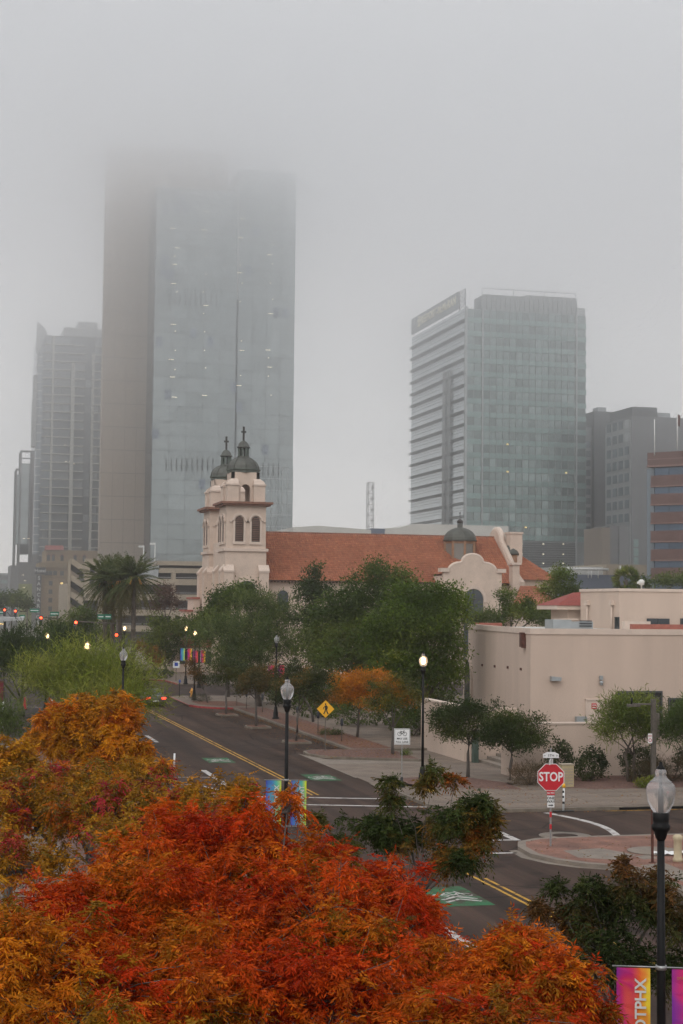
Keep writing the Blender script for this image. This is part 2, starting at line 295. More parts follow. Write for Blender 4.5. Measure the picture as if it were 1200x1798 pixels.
# brick corner south of the side street
def brick_mat():
    m, n, l, b = node_mat('brick_paving'); t = n.new('ShaderNodeTexCoord'); mpn = n.new('ShaderNodeMapping'); mpn.inputs['Rotation'].default_value = (0, 0, .785); l.new(t.outputs['Object'], mpn.inputs[0])
    br = n.new('ShaderNodeTexBrick'); br.inputs['Scale'].default_value = 4.5; br.inputs['Color1'].default_value = (.27, .125, .085, 1); br.inputs['Color2'].default_value = (.20, .088, .062, 1); br.inputs['Mortar'].default_value = (.17, .11, .085, 1); br.inputs['Mortar Size'].default_value = .012
    l.new(mpn.outputs[0], br.inputs['Vector']); no = n.new('ShaderNodeTexNoise'); no.inputs['Scale'].default_value = .9; no.inputs['Detail'].default_value = 8; l.new(t.outputs['Object'], no.inputs['Vector'])
    r = n.new('ShaderNodeValToRGB'); r.color_ramp.elements[0].color = (.55, .55, .55, 1); r.color_ramp.elements[0].position = .3; r.color_ramp.elements[1].color = (1.15, 1.12, 1.1, 1); r.color_ramp.elements[1].position = .7; l.new(no.outputs['Fac'], r.inputs[0])
    mu = n.new('ShaderNodeMix'); mu.data_type = 'RGBA'; mu.blend_type = 'MULTIPLY'; mu.inputs[0].default_value = 1; l.new(br.outputs['Color'], mu.inputs[6]); l.new(r.outputs[0], mu.inputs[7]); l.new(mu.outputs[2], b.inputs['Base Color']); b.inputs['Roughness'].default_value = .85
    bp = n.new('ShaderNodeBump'); bp.inputs['Strength'].default_value = .4; bp.inputs['Distance'].default_value = .01; l.new(br.outputs['Fac'], bp.inputs['Height']); bp.invert = True; l.new(bp.outputs[0], b.inputs['Normal'])
    return m
M['brickpave'] = brick_mat()
CP = [(20.75, 55.3), (20.6, 53.6), (21.0, 52.2), (21.7, 51.2), (22.8, 50.4), (23.1, 49.2), (22.5, 45.6), (22.4, -30), (200, -30), (200, 57.3), (24, 57.35), (22.2, 57.2), (21.2, 56.5)]
raised('corner_pavement', CP, 'brickpave', .14, .3, 'concrete2')
sheet('gutter_band', [(p[0]-.35 if p[0] < 24 else p[0], p[1]+(.0 if p[1] < 56 else .25)) for p in CP[:7]]+[CP[6], CP[5], CP[4], CP[3], CP[2], CP[1], CP[0]], .006, 'concrete2')
sheet('ramp_slab', [(22.0, 54.0), (23.6, 54.3), (24.2, 52.6), (23.2, 51.6), (21.9, 52.4)], .149, 'concrete2')
sheet('ramp_slab', [(23.3, 50.4), (24.4, 50.9), (24.2, 47.2), (23.3, 47.0)], .149, 'concrete2')
sheet('small_slab', [(24.0, 52.3), (24.7, 52.6), (24.6, 51.7), (24.0, 51.6)], .15, 'concrete2')
MB().lathe([(1.0, 0), (1.0, .03), (.97, .035)], (25.2, 53.2, .15), 32).build('round_slab', 'concrete2', kind='structure')
# manhole collar in the side street
MB().lathe([(1.02, 0), (1.02, .008)], (23.9, 58.5, 0), 40).build('manhole_collar', 'concrete2', kind='structure')
MB().lathe([(.5, 0), (.5, .014)], (23.9, 58.5, 0), 32).build('manhole_cover', 'asphalt', kind='structure')
# left-hand pavement
raised('left_pavement', [(-40, -30), (10.9, -30), (10.9, 96), (10.2, 101), (8.6, 104), (-40, 104)], 'concrete')
sheet('gravel_bed', [(4.5, -10), (9.0, -10), (9.0, 100), (4.5, 100)], .149, 'gravel')
# painted markings
def stripe(p, q, w, m, z=.006, name='road_marking'):
    p, q = Vector(p), Vector(q); d = (q-p).normalized(); o = Vector((-d.y, d.x))*w/2
    return sheet(name, [p-o, q-o, q+o, p+o], z, m)
for dx in (-.14, .14): stripe((17.35+dx, 72.9), (17.25+dx, 320), .11, 'yellow')
stripe((17.30-.14, -10), (17.42-.14, 52.5), .11, 'yellow'); stripe((17.30+.14, -10), (17.42+.14, 49.8), .11, 'yellow')
stripe((11.2, 73.8), (21.2, 70.75), .28, 'white'); stripe((11.2, 71.2), (21.2, 67.85), .28, 'white')
stripe((14.0, 75.6), (14.02, 84.9), .3, 'white'); stripe((13.9, 102.4), (13.9, 107.8), .25, 'white')
stripe((12.0, 81.6), (13.85, 81.35), .14, 'white'); stripe((11.6, 78.2), (13.85, 77.95), .14, 'white'); stripe((11.4, 74.7), (13.3, 74.45), .14, 'white'); stripe((12.7, 77.8), (13.6, 74.6), .16, 'white')
stripe((13.7, 43.2), (13.85, 28), .28, 'white'); stripe((18.0, 54.9), (20.5, 54.7), .24, 'white')
stripe((21.6, 57.6), (21.9, 66.4), .3, 'white'); stripe((20.2, 57.9), (21.5, 57.75), .26, 'white')
prev = None
for i in range(13):                                           # curved stop bar across the side street
    t = i/12; p = Vector((25.72+.72*math.sin(math.pi*t), 57.45+7.7*t))
    if prev: stripe(prev, p, .3, 'white')
    prev = p
stripe((28.5, 65.2), (45, 65.2), .12, 'yellow'); stripe((22.0, 63.0), (23.3, 62.9), .1, 'yellow')
stripe((5.2, 140.9), (9.2, 137.0), .12, 'white', .01); stripe((10.4, 104), (10.4, 150), .16, 'white', .01)
def sharrow(cx, cy_, w, h):
    s = sheet('bike_lane_marking', [(cx-w/2, cy_-h/2), (cx+w/2, cy_-h/2), (cx+w/2, cy_+h/2), (cx-w/2, cy_+h/2)], .006, 'green')
    mb = MB()
    def ring(x, y, r):
        for k in range(14):
            a0, a1 = 2*math.pi*k/14, 2*math.pi*(k+1)/14
            mb.quad(*[(cx+x+rr*math.cos(a), cy_+y+rr*math.sin(a), .010) for rr, a in ((r-.06, a0), (r, a0), (r, a1), (r-.06, a1))])
    def bar(p, q, t=.06):
        p, q = Vector(p), Vector(q); d = (q-p).normalized(); o = Vector((-d.y, d.x))*t/2
        mb.quad(*[(cx+v.x, cy_+v.y, .011) for v in (p-o, q-o, q+o, p+o)])
    ring(-.38, .15, .27); ring(.38, .15, .27)
    for a, b2 in (((-.38, .15), (-.1, .6)), ((-.1, .6), (.3, .6)), ((.38, .15), (.22, .78)), ((-.1, .6), (.05, .15)), ((-.38, .15), (.05, .15)), ((.05, .15), (.3, .6))): bar(a, b2)
    for yy in (-.55, -.95): bar((-.55, yy), (0, yy+.45), .14); bar((0, yy+.45), (.55, yy), .14)
    mb.build('bicycle_symbol', 'white', s)
sharrow(15.75, 90.2, 1.5, 3.0); sharrow(19.4, 80.4, 1.5, 3.0); sharrow(15.55, 46.9, 1.5, 3.2)
# ------------------------------------------------------------------ building materials
def glassy(name, col, rough=.12, metal=.55, obj_var=.12, lines=None):
    m, n, l, b = node_mat(name); b.inputs['Roughness'].default_value = rough; b.inputs['Metallic'].default_value = metal
    oi = n.new('ShaderNodeObjectInfo'); mr = n.new('ShaderNodeMapRange'); mr.inputs[3].default_value = 1-obj_var; mr.inputs[4].default_value = 1+obj_var
    l.new(oi.outputs['Random'], mr.inputs[0])
    t = n.new('ShaderNodeTexCoord'); no = n.new('ShaderNodeTexNoise'); no.inputs['Scale'].default_value = .35; l.new(t.outputs['Object'], no.inputs['Vector'])
    r = n.new('ShaderNodeMapRange'); r.inputs[3].default_value = .85; r.inputs[4].default_value = 1.15; l.new(no.outputs['Fac'], r.inputs[0])
    mu = n.new('ShaderNodeMath'); mu.operation = 'MULTIPLY'; l.new(mr.outputs[0], mu.inputs[0]); l.new(r.outputs[0], mu.inputs[1])
    rgb = n.new('ShaderNodeRGB'); rgb.outputs[0].default_value = (*col, 1)
    hv = n.new('ShaderNodeHueSaturation'); l.new(rgb.outputs[0], hv.inputs['Color']); l.new(mu.outputs[0], hv.inputs['Value']); l.new(hv.outputs[0], b.inputs['Base Color'])
    return m
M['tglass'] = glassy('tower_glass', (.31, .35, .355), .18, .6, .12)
M['tglassdark'] = glassy('tower_glass_dark', (.10, .12, .14), .18, .5, .10)  # darker copy of the tower glass: core, and shade painted on the block's side
M['tbeige'] = mat('beige_tower_panels', (.36, .30, .245), .8, var=.06, scale=.08, stretch=(1, 1, .3))
M['tseam'] = mat('beige_panel_seam', (.22, .185, .15), .9)
M['mull'] = mat('pale_mullion', (.42, .44, .44), .5, .3, var=.05)
M['mulld'] = mat('dark_mullion', (.06, .065, .07), .5, .3, var=.05)
M['fglass'] = glassy('teal_window_glass', (.22, .27, .265), .15, .5, .35)
M['fspan'] = glassy('teal_spandrel', (.23, .32, .305), .3, .35, .08)
M['fgrey'] = mat('grey_curtain_wall', (.29, .305, .305), .6, .2, var=.06, scale=.3)
M['fside'] = glassy('side_glass', (.42, .46, .48), .18, .65, .05)
M['shade'] = mat('sunshade_metal', (.22, .225, .23), .5, .3, var=.1)
M['louver'] = mat('louvre_screen', (.16, .165, .17), .6, .3, var=.08, scale=.5)
M['lights'] = mat('ceiling_light', (1, .9, .7), .5, emit=((1, .85, .6), .9))
M['warmlight'] = mat('warm_room_light', (1, .8, .4), .5, emit=((1, .62, .2), 1.2))
M['resid'] = mat('pale_concrete_frame', (.42, .42, .38), .75, var=.08, scale=.4)
M['rglass'] = glassy('apartment_glass', (.16, .19, .215), .14, .45, .18)
M['blinds'] = glassy('apartment_blinds', (.20, .225, .24), .4, .1, .25)
M['hotelbrick'] = mat('tan_hotel_brick', (.30, .215, .125), .9, var=.12, scale=2, bump=.1)
M['hoteltrim'] = mat('tan_hotel_trim', (.25, .18, .10), .9, var=.1)
M['redarch'] = mat('red_arch_trim', (.26, .10, .08), .9)
M['windark'] = glassy('dark_window', (.055, .065, .075), .15, .3, .3)
M['signdark'] = mat('dark_sign_box', (.03, .035, .045), .6)
M['signwhite'] = mat('white_sign_letters', (.62, .62, .60), .5)
M['garage'] = mat('tan_garage_concrete', (.34, .285, .215), .9, var=.1, scale=.6)
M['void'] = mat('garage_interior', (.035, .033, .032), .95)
M['grnbld'] = mat('lime_panel', (.22, .25, .06), .6, var=.25, scale=.15)
M['grey1'] = mat('grey_panel', (.19, .195, .20), .7, .1, var=.06, scale=.2)
M['grey2'] = mat('dark_grey_panel', (.115, .12, .125), .75, .1, var=.05, scale=.2)
M['pinkband'] = mat('rose_brick_band', (.125, .07, .06), .8, var=.1, scale=.4)
M['pinktrim'] = mat('rose_trim', (.22, .13, .11), .8)
M['blueglass'] = glassy('blue_strip_glass', (.085, .12, .165), .1, .55, .15)
M['stucco'] = mat('cream_pink_stucco', (.58, .46, .38), .92, var=.09, scale=.7, bump=.15, bscale=25)
M['stucco2'] = mat('pink_stucco_wall', (.54, .42, .345), .92, var=.075, scale=.5, bump=.25, bscale=14, stretch=(1, 1, .16), detail=9)
M['stuccotrim'] = mat('pale_stucco_trim', (.60, .485, .41), .9, var=.07, scale=1.2)
M['copper'] = mat('weathered_copper', (.068, .068, .058), .55, .35, col2=(.095, .10, .086), scale=.8)
M['coppergrn'] = mat('green_copper_band', (.095, .115, .098), .6, .3, var=.25, scale=1)
M['cornice'] = mat('brown_tile_cornice', (.22, .105, .07), .85, var=.3, scale=2)
M['louvre'] = mat('brown_louvre', (.115, .062, .045), .8, var=.25, scale=2)
M['iron'] = mat('dark_iron', (.05, .045, .042), .6, .5)
M['whiteroof'] = mat('white_roof_membrane', (.50, .49, .46), .85, var=.06, scale=.2)
M['bluegrey'] = mat('blue_grey_wall', (.115, .135, .18), .8, var=.05)
M['redtile'] = mat('red_clay_roof', (.24, .05, .038), .8, var=.25, scale=4, stretch=(4, 1, 1))
M['redtrim'] = mat('red_coping', (.33, .11, .08), .85, var=.2)
M['woodcup'] = mat('tan_lantern_frame', (.30, .17, .10), .8, var=.2)
M['leaded'] = glassy('leaded_lantern_glass', (.20, .185, .165), .35, .2, .1)
M['acgrey'] = mat('galvanised_unit', (.36, .38, .39), .5, .4, var=.1, scale=1.5)
M['rust'] = mat('rusty_metal', (.085, .03, .02), .9, var=.4, scale=6)
def tile_mat():
    m, n, l, b = node_mat('clay_roof_tile'); at = n.new('ShaderNodeAttribute'); at.attribute_name = 'col'; l.new(at.outputs['Color'], b.inputs['Base Color']); b.inputs['Roughness'].default_value = .85
    return m
M['tile'] = tile_mat()
def tag_building(*a): pass

# ------------------------------------------------------------------ tall office tower of glass and beige panels
def tower_big():
    y0 = 485.4; t = thing('office_tower', 'tallest office tower, beige slab and glass front, its top lost in cloud', 'skyscraper', (62.8, y0, 0))
    def lx(x): return x-62.8
    # beige slab behind
    MB().box(lx(48.9), lx(88), 16, 21, 0, 154.5).build('beige_slab', 'tbeige', t)
    me = mesh_of(MB().box(0, 13.8, 0, .06, 0, .22), 'tseam')
    for i in range(21): part('panel_seam', me, t, (lx(48.9), 15.97, 6+7.3*i))
    mev = mesh_of(MB().box(0, .12, 0, .05, 0, 150), 'tseam')
    for x in (3.6, 7.2, 10.8): part('panel_seam', mev, t, (lx(48.9)+x, 15.96, 2))
    MB().box(0, 25.6, .35, 15.9, 0, 138).build('glass_block_core', 'tglassdark', t)
    MB().box(26.1, 44.2, .35, 20.9, 0, 145.5).build('glass_block_core', 'tglassdark', t)
    MB().box(25.62, 26.08, .1, 10, 0, 104).build('joint', 'mulld', t)
    MB().box(25.62, 26.08, .1, 10, 104.01, 142).build('joint', 'mull', t)
    fh = 4.55
    def panes(x0, x1, ncol, ztop, n):
        w = (x1-x0)/ncol
        me = mesh_of(MB().box(.05, w-.05, 0, .3, .05, fh-.05), 'tglass'); md = mesh_of(MB().box(.05, w-.05, 0, .3, .05, fh-.05), 'tglassdark')
        for i in range(n):
            for k in range(ncol):
                if ztop-fh*(i+1) < 0: continue
                dark = random.random() < .0
                part('pane', md if dark else me, t, (x0+w*k, random.uniform(0, .03), ztop-fh*(i+1)))
    panes(0, 25.6, 5, 138, 29); panes(26.1, 44.2, 4, 145.5, 31)
    # side of the glass block, its shade put in as a darker copy of the glass
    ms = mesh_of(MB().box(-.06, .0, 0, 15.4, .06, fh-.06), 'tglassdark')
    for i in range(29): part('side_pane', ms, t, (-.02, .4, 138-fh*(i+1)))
    # opening windows that read darker, one at a time
    mo = mesh_of(MB().box(0, 2.0, 0, .05, 0, 3.1), glassy('open_vent_glass', (.20, .235, .285), .2, .4, .15))
    for px, py in ((290, 458), (288, 480), (300, 482), (295, 693), (273, 762), (355, 850), (340, 585), (450, 408), (410, 680), (436, 475), (485, 548), (502, 550), (420, 715), (291, 366), (312, 366), (326, 366), (370, 600), (280, 600), (466, 790), (320, 350)):
        p = on_y(px, py, y0-.2); part('vent_pane', mo, t, (lx(p.x)-1, -.08, p.z-1.5))
    # louvre slots
    msl = mesh_of(MB().box(0, .32, 0, .12, 0, 4.0), 'mulld')
    for i in range(10):
        p = on_y(297+9.1*i, 538, y0); part('louvre_slot', msl, t, (lx(p.x), -.14, p.z+.1))
        p = on_y(291+9.1*i, 828, y0); part('louvre_slot', msl, t, (lx(p.x), -.14, p.z+.1))
    for i in range(4):
        p = on_y(461+9.1*i, 836, y0); part('louvre_slot', msl, t, (lx(p.x), -.14, p.z+.1))
    # pale mullion grid on the low right part
    mg = MB()
    for i in range(9): x = 30.5+i*1.7; mg.box(x, x+.14, -.16, -.05, 20, 52)
    for i in range(9): mg.box(30.2, 44.3, -.15, -.06, 22+3.75*i, 22.16+3.75*i)
    g = mg.build('mullion_grid', 'mull', t); g['kind'] = 'stuff'
    # rows of lit ceiling lamps
    ml = mesh_of(MB().box(-.8, .8, 0, .06, 0, .16), 'lights'); mdot = mesh_of(MB().box(-.16, .16, 0, .06, 0, .26), 'lights')
    for k, (pxs, y_first, n) in enumerate((((308, 361), 370, 21), ((424, 476), 384, 20))):
        for px in pxs:
            for i in range(n):
                if random.random() < .34: continue
                p = on_y(px+random.uniform(-4, 4)-(i > 9)*3, y_first+random.uniform(-2, 2)+22.2*i*.72+(6 if i > 9 else 0), y0-.3)
                if p.z < 60: continue
                part('ceiling_light', mdot if i % 2 else ml, t, (lx(p.x), -.25, p.z))
tower_big()

# ------------------------------------------------------------------ hotel and office tower with the lettered roof sign
def tower_sign():
    X0, Y0, X1, Y1 = 152.3, 451.4, 191.1, 508.0
    t = thing('glass_tower', 'teal glass tower with a lettered sign at its roof edge and lines of sunshades', 'skyscraper', (X0, Y0, 0)); w, d = X1-X0, Y1-Y0
    MB().box(.4, w-.4, .4, d, 0, 98.8).build('core', 'fgrey', t)
    fh = 4.08; ztop = 98.6; nf = 17; xa = 5.4; xb = w-3.4
    mp_ = mesh_of(MB().box(0, 1.5, 0, .22, 0, 2.35), 'fglass'); msp = mesh_of(MB().box(xa, xb, 0, .3, 0, 1.55), 'fspan')
    mcw = mesh_of(MB().box(.12, 2.3, 0, .25, 0, 2.4), 'fglass'); mcs = mesh_of(MB().box(.02, 5.0, 0, .3, 0, 1.6), 'fspan')
    mrw = mesh_of(MB().box(.1, 2.9, 0, .25, 0, 2.4), 'fglass'); mrs = mesh_of(MB().box(0, 3.1, 0, .3, 0, 1.6), 'fspan')
    cnt = 0
    for i in range(nf):
        z = ztop-fh*(i+1)
        part('spandrel', msp, t, (0, .05, z)); part('spandrel', mcs, t, (0, .06, z+.02)); part('spandrel', mrs, t, (xb+.3, .06, z-.1))
        for k in range(2): part('window', mcw, t, (.1+2.45*k, .15, z+1.64))
        part('window', mrw, t, (xb+.3, .15, z+1.52))
        for k in range(14): part('window', mp_, t, (xa+.25+2.1*k, .15+random.uniform(0, .05), z+1.62), scale=(1.3, 1, 1))
    me = mesh_of(MB().box(-.09, .09, -.12, .1, 29.4, 98.6), 'fgrey')
    for k in range(15): part('mullion', me, t, (xa+.14+2.1*k, .1, 0))
    for x in (5.2, xb+.15): MB().box(x-.22, x+.22, -.3, .4, 0, 99).build('pier', 'mull', t)
    MB().box(-.3, .35, -.35, .8, 0, 99.4).build('pier', 'mull', t)
    # louvred base
    b = MB()
    for i in range(40): b.box(5.5, xb, -.02, .3, 1+.7*i, 1.34+.7*i)
    o = b.build('louvre_screen', 'louver', t); o['kind'] = 'stuff'
    md = mesh_of(MB().box(-.22, .22, 0, .05, 0, .3), 'lights')
    for px in (917, 955, 990):
        for py in (956, 974, 990): p = on_y(px, py, Y0-.2); part('garage_light', md, t, (p.x-X0, -.1, p.z))
    mw = mesh_of(MB().box(-.3, .3, 0, .05, 0, .35), 'warmlight')
    for px, py in ((892, 781), (892, 829), (995, 831), (924, 927)): p = on_y(px, py, Y0-.2); part('room_light', mw, t, (p.x-X0, -.1, p.z))
    # roof screen
    mps = mesh_of(MB().box(.06, 1.46, 0, .2, 0, 5.2), 'fgrey')
    for k in range(20): part('roof_screen_panel', mps, t, (5.2+1.53*k, 1.0, 98.4 if k < 9 else 98.9))
    MB().box(5.2, 36, 1.4, 8, 98.8, 103.2).build('plant_room', 'fgrey', t)
    rl = MB().box(5.2, 35.8, .9, 1.1, 105.3, 105.5)
    for k in range(4): rl.box(5.2+10.1*k, 5.4+10.1*k, .9, 1.1, 103, 105.3)
    rl.build('roof_rail', 'mull', t)
    # left face: glass bands, sunshades, lift strip
    fs = 3.95
    mb_ = mesh_of(MB().box(0, .3, .6, d, 0, fs-.12), 'fside'); msh = mesh_of(MB().box(-.8, 0, .2, d+.4, 0, .14).box(-.8, 0, .2, d+.4, .5, .62), 'shade'); mln = mesh_of(MB().box(-.08, .02, .6, d, 0, .12), 'mull')
    for i in range(24):
        z = 99.2-fs*(i+1)
        if z < 1: break
        part('glass_band', mb_, t, (0, 0, z)); part('sunshade', msh, t, (0, 0, z-.2 if i > 0 else z-.2))
        part('rail_line', mln, t, (0, 0, z+1.9)); part('rail_line', mln, t, (0, 0, z+2.8))
    for y in (13.5, 18.2): MB().box(-.6, .2, y, y+2.8, 0, 82).build('lift_strip', 'fgrey', t)
    # sign board with lettering
    MB().box(-.3, .1, 7, d, 99.9, 105.2).build('sign_board', 'fgrey', t)
    M['signcream'] = mat('cream_sign_letters', (.78, .74, .55), .5)
    text('sign_lettering', 'FREEPORT-McMoRAN', 3.6, 'signcream', t, (-.42, 28.0, 102.7), (math.pi/2, 0, -math.pi/2), .08, .012, sx=1.12)
    lg = MB()
    for (a, b2, c, dd) in ((0, 1.6, 0, .5), (.5, 1.1, .5, 2.4), (0, .5, 1.4, 2.6), (1.1, 1.6, 1.4, 2.6), (.3, 1.3, 2.9, 3.4)): lg.box(-.45, -.32, 49-b2*1.8, 49-a*1.8, 101.2+c, 101.2+dd)
    lg.build('sign_emblem', 'signcream', t)
    tr = MB()
    for y in (1.0, 6.4): tr.tube([(0, y, 99), (0, y, 105)], .16)
    for k in range(4):
        z = 99.2+1.45*k; tr.tube([(0, 1, z), (0, 6.4, z+1.45)], .1, 4); tr.tube([(0, 6.4, z), (0, 1, z+1.45)], .1, 4); tr.tube([(0, 1, z+1.4), (0, 6.4, z+1.4)], .08, 4)
    tr.build('sign_truss', 'shade', t)
    q = MB()
    for k in range(5): q.box(w-2.8+.2*k, w-2.6+.2*k, 1+k, 1.2+k, 98.8-1.2*k, 104-.5*k)
    q.box(w-3, w-.2, .6, 3, 92, 101).build('roof_corner_frame', 'mull', t)
tower_sign()

# ------------------------------------------------------------------ apartment tower
def tower_flats():
    X0, Y0 = 34.6, 607.0; W = 25.5
    t = thing('apartment_tower', 'pale apartment tower with balcony slabs, left of the beige slab tower', 'skyscraper', (X0, Y0, 0))
    MB().box(.6, W+6, 2.2, 26, 0, 110.4).build('core', 'rglass', t)
    fh = 3.2; n = 34
    ms = mesh_of(MB().prism([(1.6, 1.0), (3.6, 0), (18, 0), (18, 2.6), (1.2, 2.6)], 0, .32), 'resid'); ms2 = mesh_of(MB().box(21.4, W+4, 0, 2.6, 0, .32), 'resid')
    bays = ((3.2, 5.4), (6.6, 12.6), (14.3, 18.0), (18.4, 20.6), (21.8, 23.4), (23.6, 25.6))
    mgl = [[mesh_of(MB().box(0, b-a-.1, 0, .25, 0, fh-.45), mm) for a, b in bays] for mm in ('rglass', 'blinds')]
    for i in range(n):
        z = 110.2-fh*(i+1)
        if z < 2: break
        part('balcony_slab', ms, t, (0, 0, z-.32)); part('balcony_slab', ms2, t, (0, 0, z-.32))
        for k, (a, b) in enumerate(bays): part('window', mgl[1 if random.random() < .3 else 0][k], t, (a, 1.9, z+.06))
    for x, w_, zt in ((12.9, 1.3, 100), (20.6, .9, 104), (5.6, .8, 110)): MB().box(x, x+w_, -.15, 1.6, 0, zt).build('column', 'resid', t)
    # curved glazed corner and the sail on top
    c = MB(); pr = []
    for k in range(7): a = math.radians(180+15*k); pr.append((2.2+2.2*math.cos(a), 3.0+2.6*math.sin(a)))
    c.prism([(0, 26)]+pr+[(2.4, 26)], 0, 108).build('curved_corner', 'rglass', t)
    mr = mesh_of(MB().prism([(-.12, 10)]+[(x-.1, y-.12) for x, y in pr]+[(2.3, 10)], 0, .3), 'resid')
    for i in range(33): part('corner_slab', mr, t, (0, 0, 108-fh*(i+1)))
    MB().extr([(-.6, 103), (.3, 103), (3.6, 111.2), (2.4, 112.8), (1.2, 114.2), (-.4, 114.6)], .5, 1.4).build('roof_sail', 'fgrey', t)
    MB().box(-1.3, .2, 2, 9, 68, 86).box(-1.1, .2, 2, 9, 86.05, 95).build('side_fin', 'fgrey', t)
    MB().box(9.8, 28, 1, 22, 110.4, 113.6).box(15.2, 22.5, 3, 18, 113.62, 116.4).build('roof_plant', 'fgrey', t)
    MB().tube([(.1, 2, 112), (.1, 2, 119.5)], .07, 4).build('antenna', 'mulld', t); MB().tube([(18.6, 6, 116), (18.6, 6, 121.5)], .07, 4).build('antenna', 'mulld', t)
    ml = mesh_of(MB().box(-.2, .2, 0, .05, 0, .3), 'lights')
    for px, py in ((112, 769), (114, 782), (116, 811), (122, 811), (128, 811), (130, 815), (100, 842), (129, 783)):
        p = on_y(px, py, Y0+1.6); part('room_light', ml, t, (p.x-X0, 1.75, p.z))
tower_flats()

# ------------------------------------------------------------------ narrow framed tower at the far left
def tower_frame():
    X0, Y0 = 25.8, 570.2
    t = thing('frame_tower', 'narrow grey tower with open roof frame and lime green lower panel, farthest left', 'skyscraper', (X0, Y0, 0))
    f = MB()
    for x, zt in ((0, 56), (1.5, 62.5), (5.0, 62.5), (5.9, 62.5)): f.box(x, x+.6, 0, .7, 22, zt)
    for x, zt in ((0, 56), (1.5, 62.5), (5.9, 62.5)): f.box(x, x+.6, 9, 9.7, 22, zt)
    f.box(1.5, 6.5, -.05, .65, 61.9, 62.6); f.box(0, 1.6, -.05, .65, 55.4, 56.1); f.box(1.5, 6.5, -.05, .65, 59.6, 60.0); f.build('roof_frame', 'grey1', t)
    MB().box(2.1, 5.0, .4, 9, 29.5, 58).build('core', 'tglass', t); MB().box(.6, 1.5, .5, 9, 29.5, 54).build('core', 'tglass', t)
    me = mesh_of(MB().box(2.1, 4.7, 0, .4, 0, 2.5), 'tglass')
    for i in range(10): part('pane', me, t, (0, .1, 31.2+2.6*i))
    MB().box(4.75, 5.0, 0, .4, 30, 55).build('slot', 'mulld', t)
    MB().box(1.9, 5.0, .1, 9, 26, 29.6).build('sky_lobby', 'windark', t)
    MB().box(-1.0, 1.9, 0, 20, 0, 22).build('podium_wall', 'grey1', t); MB().box(1.92, 6.6, -.2, 20, 15.6, 23.2).build('podium_wall', 'grey1', t)
    MB().box(1.92, 6.6, -.15, 20, 0, 15.58).build('lime_panel', 'grnbld', t); MB().box(6.62, 8.2, -.3, 20, 0, 26).build('podium_wall', 'grey1', t)
    ml = mesh_of(MB().box(-.4, .4, 0, .05, 0, .14), 'lights')
    for px, py in ((42, 946), (50, 946), (40, 1010), (44, 1020), (42, 1032)): p = on_y(px, py, Y0-.4); part('room_light', ml, t, (p.x-X0, -.4, p.z))
tower_frame()
t = thing('office_block', 'low glassy office block at the left horizon, under the frame tower', 'building', (12, 690, 0))
MB().box(0, 26, 0, 20, 0, 20.5).build('wall', 'grey1', t); MB().box(14, 24, -.2, 0, 17, 18.6).build('window_band', 'fspan', t); MB().box(2, 24, -.2, 0, 12, 15).build('window_band', 'rglass', t); MB().box(-.4, 26.4, -.6, 21, 20.52, 21.4).build('roof_edge', 'mull', t)

